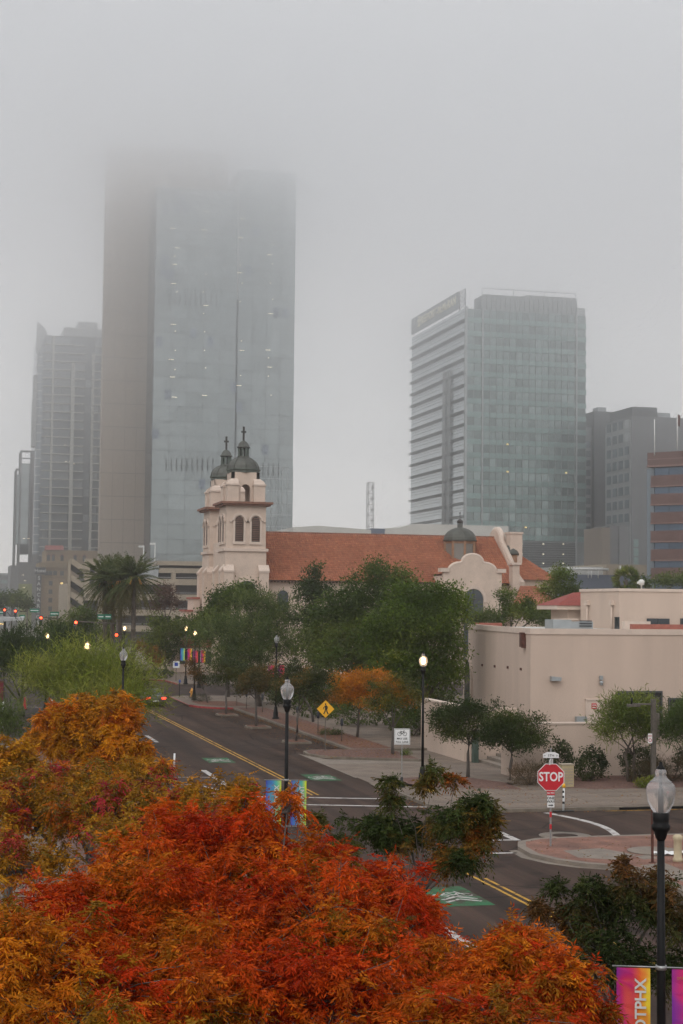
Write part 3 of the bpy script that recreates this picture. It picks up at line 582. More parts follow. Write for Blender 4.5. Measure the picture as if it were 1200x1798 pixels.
# ------------------------------------------------------------------ old hotel with upright sign
def hotel():
    X0, Y0 = 34.0, 547.1; W = 21.5
    t = thing('hotel', 'tan brick hotel with arched top floor and upright lettered sign', 'hotel', (X0, Y0, 0))
    MB().box(0, W, 0, 26, 0, 22.4).build('wall', 'hotelbrick', t); MB().box(1.6, W, 1, 24, 22.4, 26.9).build('upper_wall', 'hotelbrick', t)
    MB().box(-.5, W+.2, -.6, 26.4, 20.9, 22.6).build('cornice', 'hoteltrim', t)
    md = mesh_of(MB().box(0, .35, -.5, 0, 0, .6), 'hoteltrim')
    for k in range(26): part('corbel', md, t, (.1+.8*k, -.02, 20.2))
    MB().box(-.15, W, -.2, 0, 17.4, 17.8).build('string_course', 'hoteltrim', t)
    MB().extx([(0, 26.9), (4.5, 28.6), (9, 26.9)], 1.4, 7.5).build('red_roof', 'redtile', t)
    aw = MB().extr([(-.5, 0), (.5, 0), (.5, 1.6)]+arc(0, 1.6, .5, 0, 180, 8)[1:], 0, .2); ma = mesh_of(aw, 'windark')
    tr = MB().extr([(-.75, 1.5), (-.5, 1.5)]+arc(0, 1.6, .5, 180, 0, 8)+[(.5, 1.5), (.75, 1.5)]+arc(0, 1.6, .75, 0, 180, 8), -.06, .1); mt = mesh_of(tr, 'redarch')
    for px in (85, 93.5, 109, 132, 148):
        p = on_y(px, 980, Y0+.9); part('arched_window', ma, t, (p.x-X0, .92, 23.2)); part('window_arch', mt, t, (p.x-X0, .9, 23.2))
    mw = mesh_of(MB().box(-.62, .62, 0, .1, 0, 1.5), 'windark'); ms = mesh_of(MB().box(-.8, .8, -.1, .05, 0, .18), 'hoteltrim'); mlit = mesh_of(MB().box(-.4, .4, 0, .06, .45, 1.05), 'warmlight')
    for i in range(7):
        z = 14.0-2.88*i+(.9 if i == 0 else .9)
        for px in (89.5, 109, 131, 150):
            p = on_y(px, 1000, Y0); part('window', mw, t, (p.x-X0, -.03, z)); part('window_sill', ms, t, (p.x-X0, -.03, z-.22))
            if px == 109 and i < 6: part('lit_lamp', mlit, t, (p.x-X0, -.06, z))
    for px in (82, 89, 97, 109): p = on_y(px, 998, Y0); part('window', mw, t, (p.x-X0, -.05, 18.3))
    p0 = on_y(66, 1000, Y0-1.5); sx0 = p0.x-X0
    s = MB().box(sx0-.9, sx0+2.7, -1.7, -1.3, 18.5, 20.9).build('sign_box', 'signdark', t); text('lettering', 'Hotel', 1.65, 'signwhite', s, (sx0+.9, -1.74, 19.75), bold=.02)
    s = MB().box(sx0-.3, sx0+1.3, -1.7, -1.3, 1.5, 18.3).build('sign_blade', 'signdark', t)
    for i, ch in enumerate('SANCARLOS'): text('letter', ch, 1.75, 'signwhite', s, (sx0+.5, -1.74, 17.2-1.86*i), bold=.025)
hotel()

# ------------------------------------------------------------------ parking garage
def garage():
    X0, Y0 = 26.0, 330.0
    t = thing('parking_garage', 'tan concrete parking garage with open decks behind the palms', 'garage', (X0, Y0, 0))
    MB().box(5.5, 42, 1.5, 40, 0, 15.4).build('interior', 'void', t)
    me = mesh_of(MB().box(6.12, 42, 0, .5, 0, 1.25), 'garage'); mrail = mesh_of(MB().box(6.12, 42, .1, .3, 1.5, 1.62), 'steel')
    for z in (3.2, 6.5, 9.7, 12.9): part('deck_edge', me, t, (0, 0, z)); part('rail', mrail, t, (0, 0, z))
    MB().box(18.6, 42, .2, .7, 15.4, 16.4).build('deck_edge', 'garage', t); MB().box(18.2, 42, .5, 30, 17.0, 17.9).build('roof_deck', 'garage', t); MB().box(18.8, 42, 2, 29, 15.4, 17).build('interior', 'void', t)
    MB().extr([(10.6, 14.1), (18.4, 14.1), (18.6, 17.0), (17.0, 16.6)], .2, 18).build('ramp_wall', 'acgrey', t)
    rr = MB()
    for z in (.5, 1.0): rr.tube([(11, .1, 14.6+z), (17.2, .1, 16.6+z), (18.4, .1, 17.2+z)], .06, 4)
    rr.build('ramp_rail', 'steel', t)
    for x in (6.2, 21.2, 31, 41): MB().box(x, x+.9, .05, 1.2, 0, 15.35).build('column', 'garage', t)
    MB().box(3.2, 6.1, -.4, .04, 9.5, 18.0).build('stair_tower', 'garage', t)
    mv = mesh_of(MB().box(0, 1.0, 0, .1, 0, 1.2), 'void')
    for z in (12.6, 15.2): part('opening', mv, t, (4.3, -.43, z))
    # sloping ramp side on the left
    for i in range(4):
        z = 16.6-3.4*i
        MB().extr([(.5, z+.4), (3.15, z-1.4), (3.15, z-.1), (.5, z+1.6)], -.2, .3).build('ramp_edge', 'garage', t)
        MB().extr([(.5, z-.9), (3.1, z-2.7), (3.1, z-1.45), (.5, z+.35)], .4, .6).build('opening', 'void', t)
    MB().box(-.1, .45, -.3, .5, 0, 17.6).build('column', 'garage', t); MB().box(.3, 3.2, 1, 30, 0, 13).build('interior', 'garage', t)
    for px, py in ((245, 958), (265, 953)):
        p = on_y(px, py, Y0+6); l = thing('deck_light_pole', 'white twin-arm light pole on the garage roof, '+('left one' if px == 245 else 'right one, before the glass tower'), 'light pole', (p.x+.9, Y0+6, 14.2), group='garage roof light poles')
        MB().tube([(0, 0, 0), (0, 0, p.z-14.2)], .12).build('pole', 'signwhite', l); MB().box(-1.1, 0, -.15, .15, p.z-14.6, p.z-14.2).build('lamp_head', 'signwhite', l)
garage()

# ------------------------------------------------------------------ lattice mast and white hall behind the church
def mast():
    p = on_y(650, 935, 380); t = thing('lattice_mast', 'slender steel lattice mast rising behind the red tiled roof', 'mast', (p.x, 380, 0))
    h = on_y(650, 847, 380).z; m = MB(); s = .72
    for x in (-s, s):
        for y in (-s, s): m.tube([(x, y, 0), (x, y, h)], .075, 4)
    n = int(h/1.35)
    for i in range(n):
        z0, z1 = h*i/n, h*(i+1)/n
        for y in (-s, s): m.tube([(-s if i % 2 else s, y, z0), (s if i % 2 else -s, y, z1)], .05, 4); m.tube([(-s, y, z1), (s, y, z1)], .04, 4)
        for x in (-s, s): m.tube([(x, -s if i % 2 else s, z0), (x, s if i % 2 else -s, z1)], .04, 4)
    m.build('lattice', 'steel', t)
mast()
a = on_y(515, 938, 300); b = on_y(905, 924, 300)
t = thing('exhibition_hall', 'long white flat-roofed hall showing just above the church ridge', 'building', (a.x, 300, 0)); zt = b.z
MB().extr([(0, 0), (44, 0), (44, zt), (24.5, zt), (21, zt-.9), (18.5, zt-1.0), (18.4, zt-1.5), (5, zt-.8), (0, zt-1.2)], 0, 60).build('wall', 'whiteroof', t)
MB().box(15.6, 18.3, -.2, 5, zt-2.4, zt-1.1).build('blue_panel', 'bluegrey', t)

# ------------------------------------------------------------------ grey block and rose-banded offices on the right
def grey_block():
    Y0 = 420.0; p = on_y(1110, 900, Y0); X0 = p.x
    t = thing('grey_tower', 'dark grey slab tower with a grid of windows on its side, beside the teal tower', 'skyscraper', (X0, Y0, 0))
    h = on_y(1150, 732, Y0).z; W = 34; back = on_x(1065, 850, X0).y-Y0
    MB().box(0, W, 0, back, 0, h).build('wall', 'grey1', t); MB().box(.5, 8.2, .6, back*.9, h, h+2.8).build('roof_plant', 'grey2', t); MB().box(9, 13, 2, 8, h, h+1.6).build('roof_plant', 'acgrey', t)
    MB().box(-.3, -.02, .4, back, 12, h-1.2).build('side_frame', 'fgrey', t)
    nfl = 13; fh = (h-14)/nfl
    for i in range(nfl):
        for k in range(4):
            y = back*(.06+.235*k); MB().box(-.5, -.32, y, y+back*.15, 14.6+fh*i, 14.6+fh*i+fh*.62).build('window', 'rglass' if not (i > 10 and k == 0) else 'mull', t)
    MB().box(0, 4, -.02, .0, 0, 1).build('base', 'grey2', t)
    mw = mesh_of(MB().box(0, 1.5, -.1, 0, 0, 2.2), 'fspan')
    for i in range(3): pp = on_y(1113, 954+16*i, Y0); part('window', mw, t, (pp.x-X0, -.02, pp.z-1))
    YW = 475.0; p2 = on_y(1044, 900, YW)
    t2 = thing('dark_wing', 'darker grey wing between the teal tower and the grey slab', 'building', (p2.x, YW, 0)); h2 = on_y(1050, 722, YW).z
    MB().box(0, 16, 0, 20, 0, h2).build('wall', 'grey2', t2); MB().box(-2.3, -.05, 2, 20, 0, h2-5).build('side_wing', 'fgrey', t2); MB().box(2, 5, 2, 6, h2, h2+1.6).build('roof_unit', 'acgrey', t2)
    for i in range(17):
        MB().box(-2.0, -.5, 1.85, 1.98, 12+3.05*i, 14.0+3.05*i).build('window', 'rglass', t2)
    Y3 = 395.0; p3 = on_y(1057, 1000, Y3); q3 = on_y(1106, 1000, Y3); r3 = on_y(1072, 1000, Y3); s3 = on_y(1088, 1000, Y3)
    t3 = thing('stair_block', 'tan and grey blank-walled block below the grey slab tower', 'building', (p3.x, Y3, 0)); h3 = on_y(1080, 923, Y3).z
    MB().box(0, r3.x-p3.x, 0, 12, 0, h3-.6).build('wall', 'tseam', t3); MB().box(r3.x-p3.x+.02, s3.x-p3.x, .4, 12, 0, h3).build('wall', 'louver', t3); MB().box(s3.x-p3.x+.02, q3.x-p3.x, .1, 12, 0, h3).build('wall', 'grey1', t3)
    Y4 = 330.0; p4 = on_y(1022, 1010, Y4); q4 = on_y(1150, 1010, Y4)
    t4 = thing('low_hall', 'low building with beige parapet and blue-grey wall behind the pink roof', 'building', (p4.x, Y4, 0)); z4 = on_y(1090, 991, Y4).z; z5 = on_y(1090, 1010, Y4).z
    MB().box(6, q4.x-p4.x, 0, 20, z5, z4).build('parapet', 'garage', t4); MB().box(-3, q4.x-p4.x+12, -.4, 19, 0, z5-.02).build('wall', 'bluegrey', t4); MB().box(-3, 6, 2, 18, z5, z4-.6).build('white_wall', 'whiteroof', t4)
    pp = MB().tube([(-4, -.8, z4-1.2), (6, -.8, z4-1.2)], .3)
    for x in (1.2, 2.0, 3.6): pp.tube([(x, -.8, z4-3.2), (x, -.8, z4-1.2)], .12)
    pp.build('roof_pipe', 'signwhite', t4); MB().tube([(9, -.5, z5), (9, -.5, z4-.3)], .15).build('vent_pipe', 'signwhite', t4)
grey_block()
def rose_offices():
    Y0 = 300.0; p = on_y(1144, 900, Y0); X0 = p.x
    t = thing('banded_offices', 'office building with rose brick bands and dark strip windows at the right edge', 'building', (X0, Y0, 0))
    # turned a little: its front runs toward the camera on the right
    t.rotation_euler = (0, 0, math.radians(-50)); W = 45
    zs = [on_y(1144, y, Y0).z for y in (793, 838, 853, 882, 914, 948, 980, 1013)]
    ztop = on_y(1144, 795, Y0).z; fh = (on_y(1144, 848, Y0).z-on_y(1144, 1010, Y0).z)/5
    MB().box(.5, W, .6, 25, 0, ztop-.5).build('core', 'blueglass', t)
    MB().box(-.6, W, -.5, 24, ztop-2.6, ztop).build('brick_band', 'pinkband', t); MB().box(-.7, W, -.6, 24, ztop-3.0, ztop-2.62).build('band_trim', 'pinktrim', t); MB().box(-.65, W, -.55, 24, ztop-1.5, ztop-1.3).build('band_trim', 'pinktrim', t)
    for i in range(6):
        z = ztop-5.9-fh*i
        if z < 0: break
        MB().box(0, W, -.25, 24, z-.9, z+1.2).build('brick_band', 'pinkband', t); MB().box(-.08, W, -.33, 24, z-1.2, z-.92).build('band_trim', 'pinktrim', t)
        for k in range(10): MB().box(.6+3.3*k, 3.7+3.3*k, .35, .55, z+1.24, z+fh-1.22).build('window', 'blueglass', t)
    MB().box(-1.2, .4, .5, 10, 0, ztop-3.2).build('glass_corner', 'rglass', t)
    for k, (px, lab) in enumerate(((1150, 'bare white flagpole on the rose-banded office roof'), (1190, 'flagpole with a red flag on the rose-banded office roof'))):
        q = at_d(px, 790 if k == 0 else 780, 300 if k == 0 else 285); f = thing('flagpole', lab, 'flagpole', (q.x, q.y, q.z-1))
        MB().tube([(0, 0, 0), (0, 0, 6.8)], .1).build('pole', 'signwhite', f)
        if k: MB().extr([(0, 4.4), (.5, 4.2), (.6, 6.2), (.1, 6.4)], -.05, .05).build('flag', 'pinkband', f)
rose_offices()
# ------------------------------------------------------------------ the church
def col_mesh(name, V, F, C, material, parent, kind=None, smooth=False):
    """big mesh from arrays: V (n,3), F (m,k) same-size faces, C (n,3) point colours"""
    V = np.asarray(V, np.float32); F = np.asarray(F, np.int32); m, k = F.shape
    me = bpy.data.meshes.new(name); me.vertices.add(len(V)); me.vertices.foreach_set('co', V.ravel())
    me.loops.add(m*k); me.loops.foreach_set('vertex_index', F.ravel()); me.polygons.add(m)
    me.polygons.foreach_set('loop_start', np.arange(0, m*k, k, dtype=np.int32)); me.update(calc_edges=True)
    if smooth: me.polygons.foreach_set('use_smooth', np.ones(m, bool))
    ca = me.color_attributes.new('col', 'FLOAT_COLOR', 'POINT'); cc = np.ones((len(V), 4), np.float32); cc[:, :3] = C; ca.data.foreach_set('color', cc.ravel())
    me.materials.append(M[material]); o = bpy.data.objects.new(name, me); COL.objects.link(o)
    if parent: o.parent = parent
    if kind: o['kind'] = kind
    return o
TILEC = np.array([(.34, .112, .056), (.38, .136, .070), (.29, .09, .046), (.41, .168, .088), (.32, .10, .052), (.26, .077, .04)])
def tile_roof(name, parent, e0, e1, r0, r1, pitch=.30, row=.42):
    """barrel tiles laid on the quad eave e0-e1, ridge r0-r1"""
    e0, e1, r0, r1 = (np.array(p, float) for p in (e0, e1, r0, r1))
    nc = max(2, int(np.linalg.norm(e1-e0)/pitch)); nr = max(2, int(np.linalg.norm((r0+r1-e0-e1)/2)/row))
    nrm = np.cross(e1-e0, (r0+r1-e0-e1)/2); nrm /= np.linalg.norm(nrm)
    if nrm[2] < 0: nrm = -nrm
    seg = [(.0, .02), (.22, .085), (.5, .11), (.78, .085), (1.0, .02)]
    V = []; F = []; C = []
    big = RNG.random((nr//4+2, nc//6+2))
    for j in range(nr):
        for i in range(nc):
            c = (TILEC[RNG.integers(0, 6)]*.5+TILEC[1]*.5)*(.78+.26*RNG.random())*(.92+.16*big[j//4, i//6])
            o = len(V)
            for (v, lift) in ((j/nr, .10), ((j+1.1)/nr, 0)):
                v = min(v, 1)
                for s, h in seg:
                    u = (i+s)/nc; p = (e0*(1-u)+e1*u)*(1-v)+(r0*(1-u)+r1*u)*v
                    V.append(p+nrm*(h+lift)); C.append(c)
            for q in range(4): F.append((o+q, o+q+1, o+6+q, o+5+q))
            F.append((o+4, o+3, o+1, o+0))
    return col_mesh(name, V, F, C, 'tile', parent, 'stuff')

def church():
    BX, BY = 35.0, 197.6
    t = thing('church', 'cream stucco mission church with twin domed bell towers and red tiled roof', 'church', (BX, BY, 0))
    def Zp(py, px=430): return on_y(px, py, BY).z
    T = 5.25
    def bell_tower(x, y):
        c = x+T/2; cyy = y+T/2
        MB().box(x, x+T, y, y+T, 0, Zp(968)).build('tower_shaft', 'stucco', t)
        MB().box(x-.22, x+T+.22, y-.22, y+T+.22, Zp(968), Zp(963)).build('string_course', 'stuccotrim', t)
        z1 = Zp(963); z2 = Zp(888)
        MB().box(x+.08, x+T-.08, y+.08, y+T-.08, z1, z2).build('belfry_wall', 'stucco', t)
        # cornice of brown tile
        MB().box(x-.45, x+T+.45, y-.45, y+T+.45, z2, z2+.22).box(x-.7, x+T+.7, y-.7, y+T+.7, z2+.22, z2+.5).build('tile_cornice', 'cornice', t)
        # louvred arched windows front and left side
        zs, zh = Zp(951), Zp(914)
        for side in ('front', 'left'):
            for u in (.335, .735):
                w = .52
                prof = [(-w, zs), (w, zs), (w, zh)]+arc(0, zh, w, 0, 180, 10)[1:]
                win = MB().extr(prof, -.03, .05); sl = MB()
                trm = MB().extr([(-w-.3, zs-.35), (w+.3, zs-.35), (w+.3, zs), (-w-.3, zs)], -.16, .03)
                hood = MB().extr([(-w-.42, zh-.02), (-w-.14, zh-.02)]+arc(0, zh, w+.14, 180, 0, 12)+[(w+.42, zh-.02)]+arc(0, zh, w+.42, 0, 180, 12)[1:], -.17, .02)
                jam = MB().box(-w-.28, -w-.02, -.1, .02, zs, zh-.05).box(w+.02, w+.28, -.1, .02, zs, zh-.05)
                lab = MB().box(-w-.75, -w-.43, -.2, .02, zh-.18, zh); lab2 = MB().box(w+.43, w+.75, -.2, .02, zh-.18, zh)
                objs = [win.build('louvred_window', 'void', t), trm.build('window_sill', 'stuccotrim', t), hood.build('hood_mould', 'stuccotrim', t), jam.build('window_jamb', 'stuccotrim', t), lab.build('label_stop', 'stuccotrim', t), lab2.build('label_stop', 'stuccotrim', t)]
                n = 13
                for i in range(n):
                    z = zs+.1+(zh+w-.15-zs)*i/n; hw = w if z < zh else math.sqrt(max(.01, w*w-(z-zh)**2)); sl_o = MB().add([(-hw+.03, -.1, z), (hw-.03, -.1, z), (hw-.03, -.02, z+.16), (-hw+.03, -.02, z+.16)], [(0, 1, 2, 3)]).build('slat', 'louvre', objs[0])
                for o in objs:
                    if side == 'front': o.location = (x+T*u, y+.06, 0)
                    else: o.rotation_euler = (0, 0, -math.pi/2); o.location = (x+.06, y+T*u, 0)
        # upper open stage with corner buttresses
        zb = z2+.5; zt = Zp(828); e = .82
        w = .62; za = Zp(858); zc = Zp(882)
        x0, x1, y0_, y1_ = x+e, x+T-e, y+e, y+T-e
        for side in range(4):                                  # four walls, each with an arched opening
            L_ = x1-x0; h0 = zb
            outer = [(-L_/2, h0), (-w, h0), (-w, za)]+arc(0, za, w, 180, 0, 10)[1:-1]+[(w, za), (w, h0), (L_/2, h0), (L_/2, zt), (-L_/2, zt)]
            o = MB(); n = len(outer)
            # triangulate as left, right and arch pieces
            o.extr([(-L_/2, h0), (-w, h0), (-w, za), (-w, zt), (-L_/2, zt)], 0, .4); o.extr([(w, h0), (L_/2, h0), (L_/2, zt), (w, zt), (w, za)], 0, .4)
            ap = arc(0, za, w, 180, 0, 10)
            for i in range(10): (a0, b0), (a1, b1) = ap[i], ap[i+1]; o.extr([(a0, b0), (a1, b1), (a1, zt), (a0, zt)], 0, .4)
            ob = o.build('bell_stage_wall', 'stucco', t); ang = side*math.pi/2
            ob.rotation_euler = (0, 0, ang); ob.location = (c+math.sin(ang)*L_/2, cyy-math.cos(ang)*L_/2, 0)
        for sx in (0, 1):
            for sy in (0, 1):
                bx = x+.2 if sx == 0 else x+T-.2-1.45; by = y+.2 if sy == 0 else y+T-.2-1.45; zb2 = Zp(852)
                MB().box(bx, bx+1.45, by, by+1.45, zb, zb2).build('corner_buttress', 'stucco', t)
                MB().box(bx-.12, bx+1.57, by-.12, by+1.57, zb2, zb2+.2).build('buttress_cap', 'stuccotrim', t)
                ix = bx+1.45 if sx == 0 else bx; iy = by+1.45 if sy == 0 else by
                ox = bx if sx == 0 else bx+1.45; oy = by if sy == 0 else by+1.45
                sc = MB(); lev = [(0, 0), (.12, .45), (.38, .75), (.62, 1.05), (.72, 1.55)]
                for i in range(4):
                    f0, h0_ = lev[i]; f1, h1_ = lev[i+1]
                    def rect(f, h): 
                        xx = ox+(ix-ox)*f; yy = oy+(iy-oy)*f; return [(min(xx, ix), min(yy, iy)), (max(xx, ix), max(yy, iy))], zb2+.2+h*.86
                    (a, b), za_ = rect(f0, h0_); (a2, b2), zb_ = rect(f1, h1_)
                    sc.add([(a[0], a[1], za_), (b[0], a[1], za_), (b[0], b[1], za_), (a[0], b[1], za_), (a2[0], a2[1], zb_), (b2[0], a2[1], zb_), (b2[0], b2[1], zb_), (a2[0], b2[1], zb_)], [(4, 5, 6, 7), (0, 1, 5, 4), (1, 2, 6, 5), (2, 3, 7, 6), (3, 0, 4, 7)])
                sc.build('scroll_buttress', 'stuccotrim', t)
        # eight-sided copper dome, lantern and cross
        R = 2.05
        MB().lathe([(R, zt-.02), (R+.04, zt+.22), (R+.2, zt+.38), (R+.2, zt+.5), (R-.1, zt+.52)], (c, cyy, 0), 8, False).build('dome_rim', 'coppergrn', t)
        prof = [(R*math.cos(math.radians(a)), zt+.5+1.62*math.sin(math.radians(a))) for a in (0, 15, 30, 45, 60, 72)]
        MB().lathe(prof, (c, cyy, 0), 16, False).build('dome', 'copper', t)
        ribm = MB()
        for k in range(8): a = math.pi*2*k/8; ribm.tube([(c+r*math.cos(a)*1.01, cyy+r*math.sin(a)*1.01, z) for r, z in prof], .06, 4)
        ribm.build('dome_ribs', 'copper', t)
        zl = prof[-1][1]
        for k in range(8):
            a = math.pi*2*(k+.5)/8; MB().box(c+.62*math.cos(a)-.1, c+.62*math.cos(a)+.1, cyy+.62*math.sin(a)-.1, cyy+.62*math.sin(a)+.1, zl-.05, zl+1.2).build('lantern_column', 'coppergrn', t)
        MB().lathe([(.8, zl-.1), (.8, zl+.12)], (c, cyy, 0), 12).build('lantern_base', 'copper', t)
        MB().lathe([(.72, zl+1.15), (.86, zl+1.24), (.86, zl+1.36), (.74, zl+1.4), (.62, zl+1.75), (.4, zl+2.0), (.12, zl+2.15)], (c, cyy, 0), 12).build('lantern_dome', 'copper', t)
        zx = zl+2.1
        MB().box(c-.12, c+.12, cyy-.1, cyy+.1, zx, Zp(745)).box(c-.32, c-.125, cyy-.09, cyy+.09, Zp(756), Zp(756)+.24).box(c+.125, c+.32, cyy-.09, cyy+.09, Zp(756), Zp(756)+.24).build('cross', 'iron', t)
        # stepped buttresses low on the shaft
        zb3 = Zp(1005)
        for bx in (x-.25, x+T-1.0):
            MB().extx([(y-.65, 0), (y+.1, 0), (y+.1, zb3+.75), (y-.1, zb3+.75), (y-.65, zb3)], bx, bx+1.25).build('buttress', 'stucco', t)
            MB().extx([(y-.72, zb3-.05), (y+.05, zb3+.72), (y+.05, zb3+.95), (y-.1, zb3+.95), (y-.75, zb3+.2)], bx-.06, bx+1.31).build('buttress_cap', 'stuccotrim', t)
        for by in (y-.25, y+T-1.0):
            MB().extr([(x-.65, 0), (x+.1, 0), (x+.1, zb3+.75), (x-.1, zb3+.75), (x-.65, zb3)], by, by+1.25).build('buttress', 'stucco', t)
            MB().extr([(x-.72, zb3-.05), (x+.05, zb3+.72), (x+.05, zb3+.95), (x-.1, zb3+.95), (x-.75, zb3+.2)], by-.06, by+1.31).build('buttress_cap', 'stuccotrim', t)
        # round window
        zr = Zp(1037); xr = x+T*.53
        MB().extr(arc(0, 0, 1.25, 0, 360, 24)[:-1], -.04, .1).build('round_window', 'windark', t, loc=(xr, y-.02, zr))
        rg = MB()
        ring_o, ring_i = arc(0, 0, 1.5, 0, 360, 24), arc(0, 0, 1.22, 0, 360, 24)
        for i in range(24): rg.extr([ring_i[i], ring_o[i], ring_o[i+1], ring_i[i+1]], -.12, .05)
        rg.build('round_window_frame', 'stuccotrim', t, loc=(xr, y-.02, zr))
        MB().box(-1.2, 1.2, -.08, -.05, -.05, .05).box(-.05, .05, -.09, -.06, -1.2, 1.2).build('window_bar', 'louvre', t, loc=(xr, y-.02, zr))
    bell_tower(.0, 0); bell_tower(.0, 12.6)
    MB().box(.6, T+1, T, 12.6, 0, 17).build('facade_wall', 'stucco', t)
    # side steps of the front at the left
    MB().box(-1.6, -.7, 15, 20, 0, 9.6).box(-2.6, -1.65, 15, 20, 0, 7.9).build('stepped_wing', 'stucco', t)
    MB().box(-1.75, -.7, 14.85, 20.2, 9.6, 9.85).box(-2.75, -1.62, 14.85, 20.2, 7.9, 8.15).build('wing_coping', 'redtrim', t)
    # nave
    xr = 39.2; ze = 12.1; zr = 18.45; yf = .9; ym = 9.9
    MB().box(T, xr, yf+.6, 2*ym-yf-.6, 0, ze).build('nave_wall', 'stucco', t)
    MB().extx([(yf+.1, ze-.05), (2*ym-yf-.1, ze-.05), (ym, zr-.12)], T+.02, xr).build('roof_body', 'cornice', t)
    tile_roof('roof_tiles', t, (T-.1, yf-.2, ze-.12), (xr, yf-.2, ze-.12), (T-.1, ym, zr), (xr, ym, zr))
    mr = MB()
    for i in range(80): mr.tube([(T+.43*i, ym, zr+.08), (T+.43*(i+1)+.05, ym, zr+.12)], [.16, .13], 6)
    o = mr.build('ridge_tiles', 'cornice', t); o['kind'] = 'stuff'
    ef = MB()
    for i in range(76): ef.box(T+.45*i, T+.45*i+.12, yf-.15, yf+.6, ze-.3, ze-.12)
    o = ef.build('rafter_ends', 'louvre', t); o['kind'] = 'stuff'
    for px in (497, 0):
        if px:
            p = on_y(px, 1045, BY+yf+.6); xx = p.x-BX; z0 = p.z-2.2
            MB().extr([(-.7, z0), (.7, z0), (.7, z0+2.1)]+arc(0, z0+2.1, .7, 0, 180, 10)[1:], -.05, .1).build('nave_window', 'windark', t, loc=(xx, yf+.58, 0))
            MB().extr([(-.95, z0+2.0), (-.75, z0+2.0)]+arc(0, z0+2.1, .75, 180, 0, 10)+[(.95, z0+2.0)]+arc(0, z0+2.1, .95, 0, 180, 10)[1:], -.16, .05).build('hood_mould', 'stuccotrim', t, loc=(xx, yf+.58, 0))
    # transept front with curved parapet, standing before the nave
    yt = -3.2
    def X(px, y=BY+yt): return on_y(px, 1000, y).x-BX
    def Zt(py): return on_y(830, py, BY+yt).z
    xc = (X(778)+X(883))/2; hw = (X(883)-X(778))/2-.1
    z_sh, z_s2, z_top = Zt(1003), Zt(989), Zt(976)
    def outline(off):
        L_ = [(-hw-off, 0), (hw+off, 0), (hw+off, z_sh+off)]
        r1 = hw*.50; cx1 = hw*.88
        for i in range(7): a = math.radians(270-90*i/6) ; L_.append((hw*.80+(-hw*.38)*(1-math.cos(math.radians(90*i/6)))*1.0, z_sh+off+(z_s2-z_sh)*math.sin(math.radians(90*i/6))))
        for p in arc(0, z_s2+.15, hw*.34, 0, 180, 12, z_top-z_s2): L_.append((p[0], p[1]+off))
        for i in range(6, -1, -1): L_.append((-(hw*.80+(-hw*.38)*(1-math.cos(math.radians(90*i/6)))), z_sh+off+(z_s2-z_sh)*math.sin(math.radians(90*i/6))))
        L_.append((-hw-off, z_sh+off)); return L_
    ol = outline(0)
    MB().extr(ol, 0, .7).build('transept_front', 'stucco', t, loc=(xc, yt, 0))
    cp = MB(); top = [(p[0], p[1]) for p in ol[2:]]
    cp.tube([(p[0], .2, p[1]) for p in top], .26, 6); cp.build('parapet_coping', 'stuccotrim', t, loc=(xc, yt, 0))
    mdl = MB().box(-hw-.5, -hw+.7, -.25, .8, z_sh-.15, z_sh+.35).box(hw-.7, hw+.5, -.25, .8, z_sh-.15, z_sh+.35).build('parapet_shoulder', 'stuccotrim', t, loc=(xc, yt, 0))
    MB().box(xc-hw+.2, xc+hw-.2, yt+.7, yf+6, 0, z_sh-.6).build('transept_wall', 'stucco', t)
    tile_roof('transept_tiles', t, (xc-hw+.1, yt+.7, z_sh-.5), (xc-hw+.1, yf+6, z_sh-.5), (xc, yt+.7, z_s2-.3), (xc, yf+6, z_s2-.3)); tile_roof('transept_tiles', t, (xc+hw-.1, yf+6, z_sh-.5), (xc+hw-.1, yt+.7, z_sh-.5), (xc, yf+6, z_s2-.3), (xc, yt+.7, z_s2-.3))
    za = Zt(1052); wa = 1.28
    MB().extr([(-wa, 0), (wa, 0), (wa, za)]+arc(0, za, wa, 0, 180, 14)[1:], -.05, .2).build('arched_window', 'windark', t, loc=(xc+.1, yt-.02, 0))
    MB().extr([(-wa-.45, za-.4), (-wa-.05, za-.4)]+arc(0, za, wa+.05, 180, 0, 14)+[(wa+.05, za-.4), (wa+.45, za-.4)]+arc(0, za, wa+.45, 0, 180, 14), -.14, .1).build('window_arch', 'stuccotrim', t, loc=(xc+.1, yt-.02, 0))
    MB().box(-wa, wa, -.1, -.06, za-.05, za+.05).box(-.04, .04, -.11, -.07, 0, za+wa-.02).build('window_bar', 'iron', t, loc=(xc+.1, yt-.02, 0))
    # dome over the crossing
    p = on_y(808, 953, BY+ym-3.0); dx = p.x-BX; zd = p.z; R = (on_y(836, 940, BY+ym-3).x-on_y(781, 940, BY+ym-3).x)/2
    MB().lathe([(R*.93, zd-4.5), (R*.93, zd+.2)], (dx, ym-3, 0), 8, False).build('dome_drum', 'leaded', t)
    fr = MB()
    for k in range(8): a = 2*math.pi*k/8; fr.box(dx+R*.94*math.cos(a)-.13, dx+R*.94*math.cos(a)+.13, ym-3+R*.94*math.sin(a)-.13, ym-3+R*.94*math.sin(a)+.13, zd-3.5, zd+.2)
    fr.lathe([(R*.95, zd-.15), (R*.97, zd+.15)], (dx, ym-3, 0), 8, False).build('drum_frame', 'woodcup', t)
    pr = [(R*1.04, zd+.2), (R*1.05, zd+.35)]+[(R*math.cos(math.radians(a)), zd+.35+R*.78*math.sin(math.radians(a))) for a in (0, 12, 25, 40, 55, 70, 80)]
    MB().lathe(pr, (dx, ym-3, 0), 16, False).build('crossing_dome', 'copper', t); zl = pr[-1][1]
